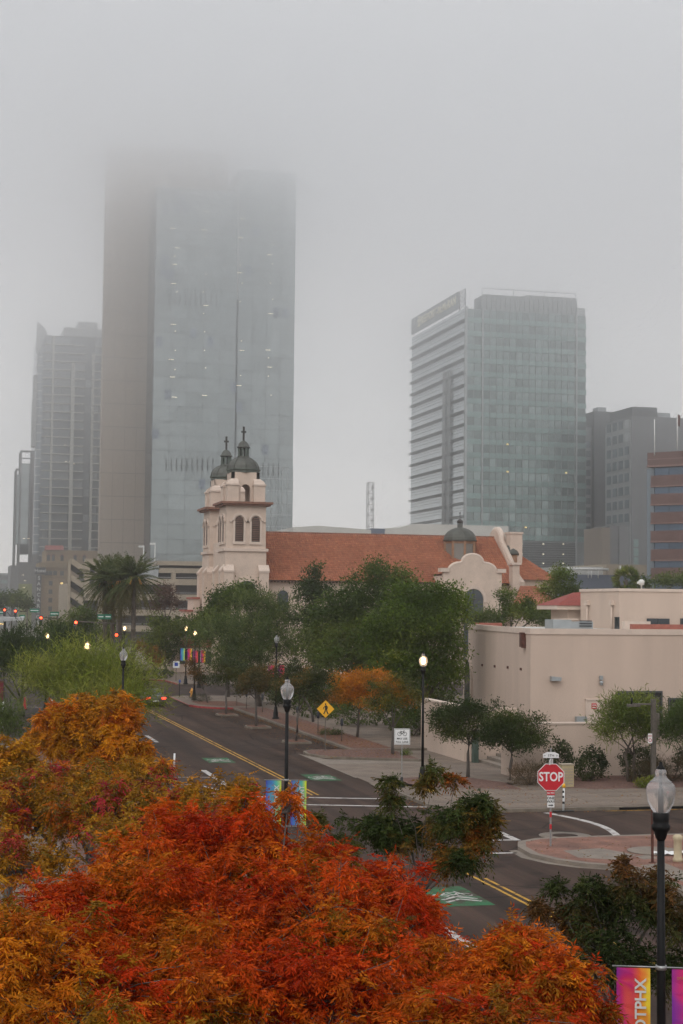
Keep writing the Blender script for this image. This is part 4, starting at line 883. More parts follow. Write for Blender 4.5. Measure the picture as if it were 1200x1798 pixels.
    for k in range(6): a = 2*math.pi*k/6; MB().box(dx+.3*math.cos(a)-.05, dx+.3*math.cos(a)+.05, ym-3+.3*math.sin(a)-.05, ym-3+.3*math.sin(a)+.05, zl-.1, zl+.7).build('lantern_column', 'copper', t)
    MB().lathe([(.42, zl+.65), (.46, zl+.75), (.36, zl+.95), (.1, zl+1.15), (.05, zl+1.2), (.05, zl+1.9), (.12, zl+1.95), (.05, zl+2.1)], (dx, ym-3, 0), 10).build('lantern_dome', 'iron', t)
    # gable parapet at the east end, scrolled at the top
    gx = xr; gp = MB()
    pr2 = [(yf-1.6, 0), (yf+.4, 0), (yf+.4, ze-1.0), (yf-.2, ze-.6), (ym-3.6, zr-1.9), (ym-2.4, zr-.6)]
    gable = [(yf-.6, ze-1.5), (2*ym-yf+.6, ze-1.5), (2*ym-yf+.6, ze+.2), (2*ym-yf-1, ze+1.0), (ym+2.1, zr-.6), (ym+2.0, zr+.2)]+[(ym+2.0*math.cos(math.radians(a)), zr-.2+1.35*math.sin(math.radians(a))) for a in (15, 35, 55, 75, 90, 105, 125, 145, 165)]+[(ym-2.0, zr+.2), (ym-2.1, zr-.6), (yf+1, ze+1.0), (yf-.6, ze+.2)]
    MB().extx(gable, gx, gx+.9).build('gable_wall', 'stucco', t)
    top = gable[3:-1]
    MB().tube([(gx+.45, p[0], p[1]) for p in top], .4, 6).build('gable_coping', 'stuccotrim', t)
    # square pier (chimney) by the gable
    q0, q1 = on_y(885, 960, BY+ym-4).x-BX, on_y(903, 960, BY+ym-4).x-BX; zq = on_y(894, 937, BY+ym-4).z
    MB().box(max(q0, gx+.95), max(q0, gx+.95)+1.7, ym-4, ym-2, 0, zq).build('pier', 'stucco', t); MB().box(max(q0, gx+.95)-.12, max(q0, gx+.95)+1.82, ym-4.12, ym-1.9, zq, zq+.25).build('pier_cap', 'stuccotrim', t)
    q0 = on_y(899, 1000, BY+yf-1).x-BX; zq = on_y(905, 992, BY+yf-1).z
    MB().box(q0, q0+.95, yf-1.4, yf, 0, zq).build('corner_pier', 'stucco', t); MB().box(q0-.2, q0+1.15, yf-1.6, yf+.2, zq, zq+.3).build('pier_cap', 'stuccotrim', t)
    # sanctuary roof beyond
    x1 = gx+1; x2 = x1+5.2; xm = x1+.5; y0 = yf+1.5; ze2 = on_y(930, 1018, BY+y0).z; zr2 = on_y(912, 968, BY+ym-2).z
    MB().box(x1, x2, y0+.4, 2*ym-y0, 0, ze2).build('sanctuary_wall', 'stucco', t)
    MB().extx([(y0+.1, ze2-.1), (2*ym-y0, ze2-.1), (ym, zr2-.2)], x1, x1+.8).build('roof_body', 'cornice', t)
    tile_roof('sanctuary_tiles', t, (x1, y0-.2, ze2-.1), (x2+.3, y0-.2, ze2-.1), (x1, ym-1, zr2), (x1+1.4, ym-1, zr2)); tile_roof('sanctuary_tiles', t, (x2+.3, y0-.2, ze2-.1), (x2+.3, 2*ym-y0, ze2-.1), (x1+1.4, ym-1, zr2), (x1+1.4, ym+1, zr2))
    dz = on_y(911, 975, BY+ym-3).z; MB().lathe([(1.2, dz-2.2), (1.2, dz)], (x1+.35, ym-3, 0), 10, False).build('small_drum', 'woodcup', t); MB().lathe([(1.35, dz), (1.3, dz+.3), (1.0, dz+.9), (.5, dz+1.3), (.05, dz+1.4)], (x1+.35, ym-3, 0), 12).build('small_dome', 'copper', t)
    xs = on_y(905, 1060, BY-4).x-BX; zs0 = on_y(930, 1062, BY-4).z; zs1 = on_y(930, 1030, BY-1).z
    MB().box(xs, xs+6, -3.6, 2, 0, zs0).build('sacristy_wall', 'stucco', t); tile_roof('sacristy_tiles', t, (xs-.3, -4, zs0), (xs+6.3, -4, zs0), (xs+1.8, -1, zs1), (xs+4.0, -1, zs1))
church()

# ------------------------------------------------------------------ pink stucco building on the right
def pink_building():
    C0 = at_d(932, 1200, 97); Y0 = C0.y; X0 = C0.x; L0 = at_d(823, 1095, 119)
    ZT = on_y(1000, 1104, Y0).z
    t = thing('stucco_building', 'pale pink stucco building with plain walls and flat parapets on the right', 'building', (X0, Y0, 0))
    lx, ly = L0.x-X0, L0.y-Y0
    MB().prism([(0, 0), (48, 0), (48, 24), (lx+6, 26), (lx, ly)], 0, ZT-.35).build('wall', 'stucco2', t)
    MB().prism([(-.06, -.06), (48.06, -.06), (48.06, .3), (.2, .3), (lx+.34, ly), (lx-.06, ly+.06)], ZT-.35, ZT).build('parapet', 'stuccotrim', t)
    MB().prism([(.5, .5), (47, .5), (47, 23), (lx+6, 25), (lx+.6, ly-.3)], ZT-.34, ZT-.2).build('roof', 'whiteroof', t)
    def P(px, py, off=0): p = on_y(px, py, Y0); return p.x-X0, p.z
    # stains of rust scuppers on the angled wall
    d = Vector((lx, ly)).normalized(); nrm = Vector((-d.y, d.x)); nrm = nrm if nrm.x < 0 else -nrm
    def on_side(px, py, off=.04):
        dd = ray(px, py); den = dd.x*nrm.x+dd.y*nrm.y; s = (X0*nrm.x+Y0*nrm.y)/den; q = Vector((dd.x*s-X0, dd.y*s-Y0, CAM_H+dd.z*s)); return q+Vector((nrm.x*off, nrm.y*off, 0))
    ang = math.atan2(d.y, d.x)
    q = on_side(922, 1122); o = MB().box(-.28, .28, -.3, .25, -.5, .4).box(-.38, -.3, -.3, .25, -.55, .1).build('scupper_box', 'rust', t, loc=q); o.rotation_euler = (0, 0, ang)
    mn = mesh_of(MB().box(-.03, .03, -.12, .12, -.08, .08), 'rust')
    for px, py in ((828, 1162), (848, 1168), (870, 1170), (893, 1172), (916, 1175)):
        part('wall_fixing', mn, t, on_side(px, py))
    q = on_side(824, 1202); 
    ar = MB().extr([(-1.2, -2.6), (1.2, -2.6), (1.2, .6)]+arc(0, .6, 1.2, 0, 180, 12)[1:], -.1, .1).build('niche_shade_panel', 'windark', t, loc=q); ar.rotation_euler = (0, 0, ang)  # flat dark panel, stands in for the shadow within the arch
    ar2 = MB().extr([(-1.6, -2.6), (-1.25, -2.6), (-1.25, .6)]+arc(0, .6, 1.25, 180, 0, 12)[1:]+[(1.25, -2.6), (1.6, -2.6), (1.6, .6)]+arc(0, .6, 1.6, 0, 180, 12)[1:], -.25, .12).build('niche_arch', 'stuccotrim', t, loc=q); ar2.rotation_euler = (0, 0, ang)
    # wall light, camera, door, vent, shutters
    x, z = P(974, 1192); MB().extr([(-.3, -.12), (.3, -.12), (.34, .1), (-.3, .16)], -.35, .05).build('wall_light', 'acgrey', t, loc=(x, 0, z))
    x, z = P(1055, 1198); MB().box(-.1, .1, -.18, .02, .15, .4).lathe([(.1, -.02), (.13, .1), (.1, .16), (.04, .2)], (0, -.15, -.1), 10).lathe([(.02, -.1), (.09, -.06), (.1, 0)], (0, -.15, -.1), 10).build('security_camera', 'acgrey', t, loc=(x, 0, z))
    x0, z1 = P(1030, 1230); x1, z0 = P(1057, 1290)
    dr = MB().box(x0, x1, -.05, .05, z0, z1).build('door', 'stuccotrim', t); MB().box(x0-.08, x0, -.1, .06, z0, z1+.08).box(x1, x1+.08, -.1, .06, z0, z1+.08).box(x0-.08, x1+.08, -.11, .06, z1, z1+.09).build('door_frame', 'stuccotrim', t)
    M['signred'] = mat('red_notice', (.50, .025, .035), .5)
    x, z = P(1043, 1240); ns = MB().box(-.16, .16, -.08, -.055, -.17, .17).build('notice_plate', 'signred', dr, loc=(x, 0, z)); 
    MB().box(-.12, .12, -.086, -.081, .04, .09).box(-.12, .12, -.086, -.081, -.1, -.05).build('notice_lines', 'signwhite', ns)
    x0, z1 = P(1010, 1258); x1, z0 = P(1028, 1285); MB().box(x0, x1, -.3, .0, z0, z1).build('meter_cabinet', 'acgrey', t)
    for a, b, c in ((1088, 1160, 1217), (1176, 1230, 1229)):
        x0, z1 = P(a, c); x1, _ = P(b, c)
        MB().box(x0, x1, -.02, .0, 0, z1).build('shutter_recess', 'void', t)
        me = mesh_of(MB().box(x0+.1, x1-.1, -.1, -.03, 0, .11), 'greypole')
        for i in range(int((z1-.2)/.13)): part('slat', me, t, (0, 0, .05+.13*i))
        MB().box(x0-.1, x0, -.12, .02, 0, z1+.1).box(x1, x1+.1, -.12, .02, 0, z1+.1).box(x0-.1, x1+.1, -.13, .02, z1, z1+.12).build('shutter_frame', 'mulld', t)
    # upper block set back on the roof: front-left corner at px 1088, its side runs back to px 1020
    Y2 = Y0+14; b_ = on_y(1088, 1060, Y2); xb_ = b_.x-X0; dep = on_x(1020, 1060, b_.x).y-Y2
    zt2 = on_y(1150, 1034, Y2).z
    MB().box(xb_, 48, 14, 14+dep, ZT-.3, zt2-.2).build('upper_wall', 'stucco2', t); MB().box(xb_-.08, 48.1, 13.92, 14.06+dep, zt2-.2, zt2).build('upper_parapet', 'stuccotrim', t)
    for px in (1035, 1078):
        q = on_x(px, 1058, b_.x); MB().box(-.3, 0, -.2, .2, 0, .35).tube([(-.16, 0, 0), (-.16, 0, -2)], .07, 6).build('downpipe', 'stuccotrim', t, loc=(xb_, q.y-Y0, q.z-.2))
    q = on_x(1084.5, 1092, b_.x); MB().box(-.06, .02, -.35, .35, -.9, .35).build('small_arch', 'windark', t, loc=(xb_, q.y-Y0, q.z))
    for pa, pb in ((1137, 1176), (1196, 1240)):
        a2 = on_y(pa, 1086, Y2-.1); b2 = on_y(pb, 1098, Y2-.1); MB().box(a2.x-X0, b2.x-X0, 13.86, 13.98, b2.z-.3, a2.z).build('clerestory_window', 'windark', t); MB().box((a2.x+b2.x)/2-X0-.04, (a2.x+b2.x)/2-X0+.04, 13.8, 13.86, b2.z-.3, a2.z).build('window_bar', 'mulld', t)
    a2 = on_y(1097, 1091, Y2-6); b2 = on_y(1143, 1098, Y2-6); MB().box(a2.x-X0, b2.x-X0, 8, 8.4, ZT-.2, a2.z).build('roof_kerb', 'stuccotrim', t)
    a2 = on_y(1110, 1096, Y2-8); MB().box(a2.x-X0, 48, 6, 6.3, ZT-.2, a2.z).build('red_coping', 'redtrim', t); MB().box(lx+2, 3.5, 20, 20.4, ZT-.2, ZT+.12).build('red_coping', 'redtrim', t)
    # red-tiled porch roof behind the upper block's left end
    YP = Y2+dep+.3; a3 = on_y(981, 1061, YP); b3 = on_y(1021, 1046, YP); c3 = on_y(1000, 1061, YP); xa, xz, yp = a3.x-X0, b3.x-X0, YP-Y0
    MB().box(xa+1.0, xz+3, yp+.6, yp+4, ZT-.3, a3.z-.2).build('porch_wall', 'stucco2', t); MB().box(xa-.1, xz+3, yp, yp+4.2, a3.z-.4, a3.z-.1).build('eave', 'stuccotrim', t)
    MB().add([(xa-.15, yp-.1, a3.z-.09), (xz+3, yp-.1, a3.z-.09), (xz+3, yp+2, b3.z+.4), (xz+.2, yp+2, b3.z+.25), (xa-.15, yp+4.3, a3.z-.09), (xz+3, yp+4.3, a3.z-.09)], [(0, 1, 2, 3), (0, 3, 4), (4, 3, 2, 5)]).build('red_tile_roof', 'redtile', t)
    # roof-top unit and camera
    a4 = on_y(972, 1092, Y0+8); b4 = on_y(1043, 1100, Y0+8)
    u = thing('rooftop_unit', 'grey air handling unit with louvres on the pink roof', 'air conditioner', (a4.x, Y0+8, ZT-.2)); w = b4.x-a4.x; hh = a4.z-ZT+.35
    MB().box(0, w*.45, 0, 1.5, 0, hh).build('casing', 'acgrey', u); MB().box(w*.46, w, .1, 1.5, 0, hh-.12).build('casing', 'acgrey', u); MB().box(w*.2, w*.62, -.05, 1.4, hh+.0, hh+.06).build('lid', 'stuccotrim', u)
    me = mesh_of(MB().box(w*.66, w*.96, .0, .08, 0, .07), 'mulld')
    for i in range(3): part('louvre', me, u, (0, 0, hh*.35+.17*i))
    q = on_y(1127, 1030, Y2+2); c = thing('dome_camera', 'white camera housing standing on the upper pink parapet', 'camera', (q.x, Y2+2, zt2-.02)); MB().lathe([(.06, 0), (.06, .3), (.2, .32), (.22, .62), (.1, .72)], (0, 0, 0), 10).box(-.32, 0, -.08, .08, .4, .56).build('housing', 'signwhite', c)
    # low street wall, gate gap and steps
    w1 = thing('garden_wall', 'low pink stucco wall facing the side street behind the bushes', 'wall', (29.3, 78.45, 0)); zt = 2.86
    MB().box(0, 60, 0, .35, 0, zt-.1).build('wall_body', 'stucco2', w1); MB().box(-.04, 60, -.04, .39, zt-.1, zt).build('wall_cap', 'stuccotrim', w1); MB().box(.0, .35, .35, 2.2, 0, zt-.15).build('wall_return', 'stucco2', w1)
    w2 = thing('garden_wall', 'pink stucco wall along the street behind the lit lamp', 'wall', (29.5, 87.3, 0))
    MB().box(0, .4, 0, 8.5, 0, 3.05).build('wall_body', 'stucco2', w2); MB().box(-.05, .45, -.05, 8.5, 3.05, 3.15).build('wall_cap', 'stuccotrim', w2); MB().box(.4, 3.2, .02, .4, 0, 3.05).build('wall_body', 'stucco2', w2)
    st = thing('entrance_steps', 'concrete steps in the gap between the pink walls', 'steps', (30.2, 79.6, 0))
    for i in range(4): MB().box(.55*i, 5, 0, 7.4, .17*i, .17*(i+1)).build('step', 'concrete2', st)
    MB().box(3.0, 3.3, 0, 7.6, .68, 2.2).build('back_wall', 'stucco2', st)
    g = thing('gate_post', 'green metal gate post at the pink wall opening', 'post', (29.9, 86.6, 0)); MB().box(-.16, .16, -.16, .16, 0, 1.85).build('post', mat('gate_green', (.05, .075, .06), .6), g); MB().box(-.2, .2, -.2, .2, 1.85, 1.9).build('post_cap', 'greypole', g)
pink_building()

# ------------------------------------------------------------------ small red-roofed shop beyond the street trees
def shop():
    Y0 = 205.0; a = on_y(306, 1160, Y0); b = on_y(372, 1160, Y0); X0 = a.x; w = b.x-a.x
    t = thing('red_roof_shop', 'small cream shop with red tiled roofs beyond the street trees', 'building', (X0, Y0, 0)); z1 = on_y(310, 1118, Y0).z; ze = on_y(320, 1142, Y0).z
    MB().box(0, w+2, 3, 12, 0, z1).build('wall', 'stucco', t); MB().box(-.2, w+2.2, 2.7, 12.2, z1, z1+.35).build('roof_edge', 'redtile', t)
    MB().box(0, w+1, 0, 3, 0, ze).build('porch_wall', 'stucco', t); MB().box(-.3, w+1.3, -.3, 3, ze, ze+.25).build('eave', 'stuccotrim', t)
    tile_roof('porch_tiles', t, (.2, -.3, ze+.28), (w+1, -.3, ze+.28), (1.5, 2.9, z1-.35), (w+1, 2.9, z1-.35))
    mw = mesh_of(MB().box(-.5, .5, -.05, .05, 0, 1.6), 'windark')
    for i in range(3): part('window', mw, t, (1.2+1.6*i, -.02, 1.2))
shop()
# ------------------------------------------------------------------ street furniture
def globe_mat():
    m, n, l, b = node_mat('frosted_acorn_globe'); b.inputs['Base Color'].default_value = (.88, .87, .88, 1); b.inputs['Roughness'].default_value = .22
    b.inputs['Transmission Weight'].default_value = .76; b.inputs['IOR'].default_value = 1.12; b.inputs['Specular IOR Level'].default_value = .6
    t = n.new('ShaderNodeTexCoord'); w = n.new('ShaderNodeTexWave'); w.inputs['Scale'].default_value = 9; w.wave_type = 'RINGS'; w.rings_direction = 'Z'
    bp = n.new('ShaderNodeBump'); bp.inputs['Strength'].default_value = .1; l.new(t.outputs['Object'], w.inputs[0]); l.new(w.outputs[0], bp.inputs['Height']); l.new(bp.outputs[0], b.inputs['Normal'])
    return m
M['globe'] = globe_mat()
M['lit'] = mat('lit_lamp_bulb', (1, .8, .5), .5, emit=((1, .66, .30), 9.0))
M['tube'] = mat('lamp_inner_tube', (.8, .8, .78), .4)
def grad_mat(name, stops, swirl=.5):
    m, n, l, b = node_mat(name); t = n.new('ShaderNodeTexCoord'); mp_ = n.new('ShaderNodeMapping'); mp_.inputs['Scale'].default_value = (1, 1, .35); l.new(t.outputs['Generated'], mp_.inputs[0])
    no = n.new('ShaderNodeTexNoise'); no.inputs['Scale'].default_value = 1.6; no.inputs['Detail'].default_value = 1; l.new(mp_.outputs[0], no.inputs['Vector'])
    sp = n.new('ShaderNodeSeparateXYZ'); l.new(t.outputs['Generated'], sp.inputs[0])
    ma = n.new('ShaderNodeMath'); ma.operation = 'MULTIPLY_ADD'; ma.inputs[1].default_value = swirl; ma.inputs[2].default_value = -swirl*.5; l.new(no.outputs['Fac'], ma.inputs[0])
    ad = n.new('ShaderNodeMath'); ad.operation = 'ADD'; l.new(sp.outputs['X'], ad.inputs[0]); l.new(ma.outputs[0], ad.inputs[1])
    r = n.new('ShaderNodeValToRGB'); e = r.color_ramp.elements
    while len(e) < len(stops): e.new(.5)
    for i, (p, c) in enumerate(stops): e[i].position = p; e[i].color = (*c, 1)
    l.new(ad.outputs[0], r.inputs[0]); l.new(r.outputs[0], b.inputs['Base Color']); b.inputs['Roughness'].default_value = .6
    return m
M['ban_warm'] = grad_mat('warm_banner_print', ((0, (.22, .015, .28)), (.35, (.55, .01, .12)), (.65, (.75, .10, .02)), (1, (.85, .62, .03))), .9)
M['ban_hot'] = grad_mat('red_purple_banner_print', ((0, (.20, .02, .32)), (.5, (.62, .015, .15)), (1, (.72, .08, .02))), .9)
M['ban_cool'] = grad_mat('cool_banner_print', ((0, (.05, .05, .38)), (.35, (.05, .22, .50)), (.7, (.10, .45, .32)), (1, (.62, .70, .02))), .6)
LH = 6.68
def lamp(px, py, D, label, lit=False, banners=None, loc=None):
    p = loc if loc is not None else at_d(px, py, D); z0 = .14
    t = thing('street_lamp', label, 'street lamp', (p[0], p[1], z0), 0, 'black acorn street lamps'); k = LH-z0
    MB().lathe([(.26, 0), (.26, .12), (.2, .16), (.19, .5), (.15, .62), (.12, .9), (.08, .96)], seg=12).build('base', 'black', t)
    MB().lathe([(.072, .9), (.062, 3.2), (.052, k-1.12)], seg=12).build('pole', 'black', t)
    MB().lathe([(.052, k-1.14), (.075, k-1.1), (.095, k-1.02), (.13, k-.98), (.135, k-.93), (.11, k-.9), (.115, k-.86), (.12, k-.76), (.1, k-.74)], seg=14).build('collar', 'black', t)
    MB().lathe([(.105, k-.75), (.14, k-.70), (.185, k-.60), (.208, k-.47), (.205, k-.39), (.18, k-.345), (.155, k-.325), (.16, k-.315), (.12, k-.29), (.085, k-.25), (.072, k-.22), (.078, k-.205), (.085, k-.19), (.075, k-.16), (.055, k-.13)], seg=20, cap=False).build('globe', 'globe', t)
    MB().lathe([(.06, k-.14), (.062, k-.12), (.03, k-.09), (.024, k-.07), (.012, k-.06), (.022, k-.04), (.006, 0)], seg=10).build('finial', 'black', t)
    if lit: MB().lathe([(.02, k-.66), (.09, k-.60), (.105, k-.48), (.09, k-.36), (.02, k-.30)], seg=12).build('bulb', 'lit', t)
    else: MB().lathe([(.035, k-.75), (.035, k-.42), (.02, k-.40)], seg=10).build('inner_tube', 'tube', t)
    if banners:
        zt = banners.get('z', 3.62); w, h, ang = .47, banners.get('h', 1.15), banners.get('ang', 0)
        d = Vector((math.cos(ang), math.sin(ang), 0))
        for zz in (zt+.02, zt-h-.03): MB().tube([d*-.68+Vector((0, 0, zz)), d*.68+Vector((0, 0, zz))], .012, 6).lathe([(.08, zz-.03), (.08, zz+.03)], seg=10).build('banner_arm', 'steel', t)
        for s, mm in ((-1, banners['m'][0]), (1, banners['m'][1])):
            x0 = -.62 if s < 0 else .15
            b = MB()
            N_ = 8
            for i in range(N_):
                a0, a1 = zt-h*i/N_, zt-h*(i+1)/N_; w0, w1 = .012*math.sin(i*1.1+s), .012*math.sin((i+1)*1.1+s)
                b.add([(x0, w0, a0), (x0+w, -w0, a0), (x0+w, -w1, a1), (x0, w1, a1), (x0, w0+.006, a0), (x0+w, -w0+.006, a0), (x0+w, -w1+.006, a1), (x0, w1+.006, a1)], [(0, 3, 2, 1), (4, 5, 6, 7), (0, 4, 7, 3), (1, 2, 6, 5)])
            o = b.build('banner', mm, t); o.rotation_euler = (0, 0, ang)
            txt = banners['t'][0 if s < 0 else 1]
            if txt: text('banner_lettering', txt, banners.get('ts', .2), 'signwhite', o, (x0+w-.13, -.025, zt-.14 if banners.get('top') else zt-h/2), (math.pi/2, -math.pi/2, 0), .003, .02, align='RIGHT' if banners.get('top') else 'CENTER')
            small = banners.get('small')
            if small and s > 0: text('banner_small_text', small, .05, banners.get('sm', 'yellow'), o, (x0+.15, -.03, zt-.12), (math.pi/2, 0, 0), .002)
    return t
q = at_d(1161, 1345, 22.8); BANG = YAW
lamp(0, 0, 0, 'nearest black street lamp with an unlit acorn globe and warm banners', False, dict(m=('ban_warm', 'ban_hot'), t=('DTPHX', ''), top=True, z=3.75-.14, ts=.22, h=1.35, ang=math.radians(-20), small='DTPHX'), (q.x, q.y))
q = at_d(505, 1200, 49.2); lamp(0, 0, 0, 'black street lamp with unlit globe and blue green banners in front of the road', False, dict(m=('ban_cool', 'ban_cool'), t=('DTPHX', 'DIFFERENT'), top=True, z=3.46-.14+.0, ts=.2, h=1.35, ang=math.radians(-14), small='DTPHX'), (q.x, q.y))
q = at_d(217, 1150, 81.5); lamp(0, 0, 0, 'black street lamp with unlit globe before the feathery palo verde', False, None, (q.x, q.y))
q = at_d(153, 1130, 98.5); lamp(0, 0, 0, 'lit street lamp half sunk in the palo verde', True, None, (q.x, q.y))
lamp(0, 0, 0, 'lit street lamp by the yellow hydrant at the crossing', True, None, (23.05, 74.54))
lamp(0, 0, 0, 'unlit street lamp on the right pavement among the young street trees', False, dict(m=('ban_hot', 'ban_hot'), t=('', ''), z=4.1, h=.9, ang=-.2), (25.4, 120.3))
lamp(0, 0, 0, 'lit street lamp above the red kerb', True, None, (23.0, 145.0))
lamp(0, 0, 0, 'lit street lamp at the left of the far group of three', True, dict(m=('ban_cool', 'ban_warm'), t=('', ''), z=3.9, h=1.3, ang=-.2), (26.57, 173.6))
lamp(0, 0, 0, 'lit street lamp at the right of the far group of three', True, dict(m=('ban_hot', 'ban_warm'), t=('', ''), z=3.9, h=1.3, ang=-.2), (26.9, 166.5))
q = at_d(219, 1100, 172); lamp(0, 0, 0, 'distant lit street lamp between the palm trunks', True, None, (q.x, q.y))
q = at_d(83, 1112, 128); lamp(0, 0, 0, 'lit lamp in the dark trees at the left', True, None, (q.x, q.y))

# ---- signs
M['stopred'] = mat('stop_sign_red', (.50, .012, .025), .4, var=.05)
M['swhite'] = mat('sign_white', (.74, .74, .74), .4, var=.04)
M['sblack'] = mat('sign_black', (.01, .01, .01), .5)
M['sorange'] = mat('warning_yellow', (.80, .40, .01), .45, var=.05)
M['rtape'] = mat('reflective_red', (.50, .02, .03), .4)
def octagon(r): return [(r*math.cos(math.radians(22.5+45*i)), r*math.sin(math.radians(22.5+45*i))) for i in range(8)]
FA = YAW*.9                                                   # signs face up the street
def stop_sign():
    t = thing('stop_sign', 'red octagonal stop sign with street name and one way plates on the brick corner', 'sign', (21.95, 55.1, .14), FA)
    px_m = 58.8/2800
    zc = (1493-1367)*px_m-.14; r = 23.3*px_m/math.cos(math.radians(22.5))
    post = MB().box(-.03, .03, 0, .05, 0, zc+1.05).build('post', 'steel', t)
    for z0, z1 in ((.95, 1.15), (.52, .70)): MB().box(-.036, .036, -.008, .056, z0+.1, z1+.1).build('red_band', 'rtape', post)
    s = MB().extr(octagon(r), -.02, -.005).build('octagon_plate', 'swhite', t, loc=(0, 0, zc)); MB().extr(octagon(r*.955), -.026, -.021).build('red_face', 'stopred', s)
    text('lettering', 'STOP', .46, 'swhite', s, (0, -.03, 0), bold=.022, sx=.80)
    z = zc-r*.924-.085; a = MB().box(-.145, .145, -.02, -.005, -.075, .075).build('all_way_plate', 'stopred', t, loc=(0, 0, z)); text('lettering', 'ALL WAY', .085, 'swhite', a, (0, -.024, 0), bold=.02, sx=.75)
    z -= .31; a = MB().box(-.13, .13, -.02, -.005, -.21, .21).build('one_way_plate', 'swhite', t, loc=(0, 0, z))
    for i, w in enumerate(('ONE', 'WAY')): text('lettering', w, .13, 'sblack', a, (0, -.024, .12-.125*i), bold=.02)
    MB().box(-.09, .03, -.024, -.021, -.155, -.115).extr([(.03, -.18), (.1, -.135), (.03, -.09)], -.024, -.021).build('arrow', 'sblack', a)
    z = zc+.5+.28; a = MB().extr([(-.29, -.08), (.29, -.08), (.29, .06), (.14, .13), (-.14, .13), (-.29, .06)], -.02, -.005).build('street_name_plate', 'swhite', t, loc=(0, 0, z))
    text('lettering', 'N', .07, 'sblack', a, (-.23, -.024, 0)); text('lettering', '5TH', .13, 'sblack', a, (0, -.024, .0)); text('lettering', 'ST', .07, 'sblack', a, (.22, -.024, 0))
    b = MB().extr([(-.29, -.08), (.29, -.08), (.29, .06), (.14, .13), (-.14, .13), (-.29, .06)], -.02, -.005).build('street_name_plate', 'swhite', t, loc=(0, .02, z-.24)); b.rotation_euler = (0, 0, math.radians(68))
stop_sign()
def ped_sign():
    t = thing('pedestrian_sign', 'yellow diamond walking figure sign on the gravel island', 'sign', (22.8, 93.5, .14), FA); d = .55; zc = (1323-1246)*96.3/2800-.14
    MB().box(-.028, .028, 0, .045, 0, zc+.4).build('post', 'greypole', t)
    s = MB().extr([(0, -d), (d, 0), (0, d), (-d, 0)], -.02, -.005).build('diamond_plate', 'sblack', t, loc=(0, 0, zc)); MB().extr([(0, -d*.965), (d*.965, 0), (0, d*.965), (-d*.965, 0)], -.025, -.021).build('yellow_face', 'sorange', s)
    w = MB(); y = -.03
    w.extr(arc(.0, .29, .05, 0, 360, 10)[:-1], y, y+.004)
    for pts, th in ((((.01, .2), (.03, .0)), .13), (((.0, .18), (-.12, .08), (-.14, -.02)), .04), (((.05, .2), (.13, .1), (.09, .0)), .04), (((.05, .02), (.08, -.14), (.15, -.3)), .065), (((.0, .02), (-.03, -.15), (-.11, -.29)), .065), (((-.11, -.29), (-.06, -.30)), .03), (((.15, -.3), (.20, -.28)), .03)):
        for a, b in zip(pts[:-1], pts[1:]):
            a, b = Vector(a), Vector(b); dd = (b-a).normalized()*.012; n = Vector((-dd.y, dd.x)).normalized()*th/2; w.extr([tuple(a-dd-n), tuple(b+dd-n), tuple(b+dd+n), tuple(a-dd+n)], y, y+.004)
    w.build('walking_figure', 'sblack', s)
ped_sign()
def bike_sign():
    t = thing('bicycle_sign', 'white square bicycle sign reading may use full lane beside the crossing lamp', 'sign', (21.92, 74.25, .14), FA); zc = (1388-1295)*77.3/2800-.14; h = .385
    MB().box(-.022, .022, 0, .04, 0, zc+.3).build('post', 'steel', t)
    MB().lathe([(.17, 0), (.15, .12), (.08, .18), (.07, .45), (.05, .5)], seg=10).build('rubber_base', 'sblack', t)
    s = MB().box(-h, h, -.02, -.005, -h, h).build('sign_plate', 'swhite', t, loc=(0, 0, zc))
    bb = MB(); y = -.025; k = h-.025
    for a in ((-k, k, -k, -k+.014), (-k, k, k-.014, k), (-k, -k+.014, -k, k), (k-.014, k, -k, k)): bb.box(a[0], a[1], y, y+.003, a[2], a[3])
    bb.build('border', 'sblack', s)
    bk = MB()
    for cx in (-.13, .13):
        o_, i_ = arc(cx, .13, .1, 0, 360, 16), arc(cx, .13, .08, 0, 360, 16)
        for i in range(16): bk.extr([i_[i], o_[i], o_[i+1], i_[i+1]], y, y+.003)
    for a, b in (((-.13, .13), (-.06, .24)), ((-.06, .24), (.08, .24)), ((.13, .13), (.07, .29)), ((-.06, .24), (.0, .13)), ((-.13, .13), (0, .13)), ((0, .13), (.08, .24)), ((-.1, .26), (-.02, .26)), ((.07, .29), (.12, .29))):
        a, b = Vector(a), Vector(b); n = (b-a).normalized(); n = Vector((-n.y, n.x))*.009; bk.extr([tuple(a-n), tuple(b-n), tuple(b+n), tuple(a+n)], y-.001, y+.002)
    bk.build('bicycle_symbol', 'sblack', s)
    text('lettering', 'MAY USE', .135, 'sblack', s, (0, y, -.1), bold=.012, sx=.95); text('lettering', 'FULL LANE', .135, 'sblack', s, (0, y, -.26), bold=.012, sx=.92)
bike_sign()
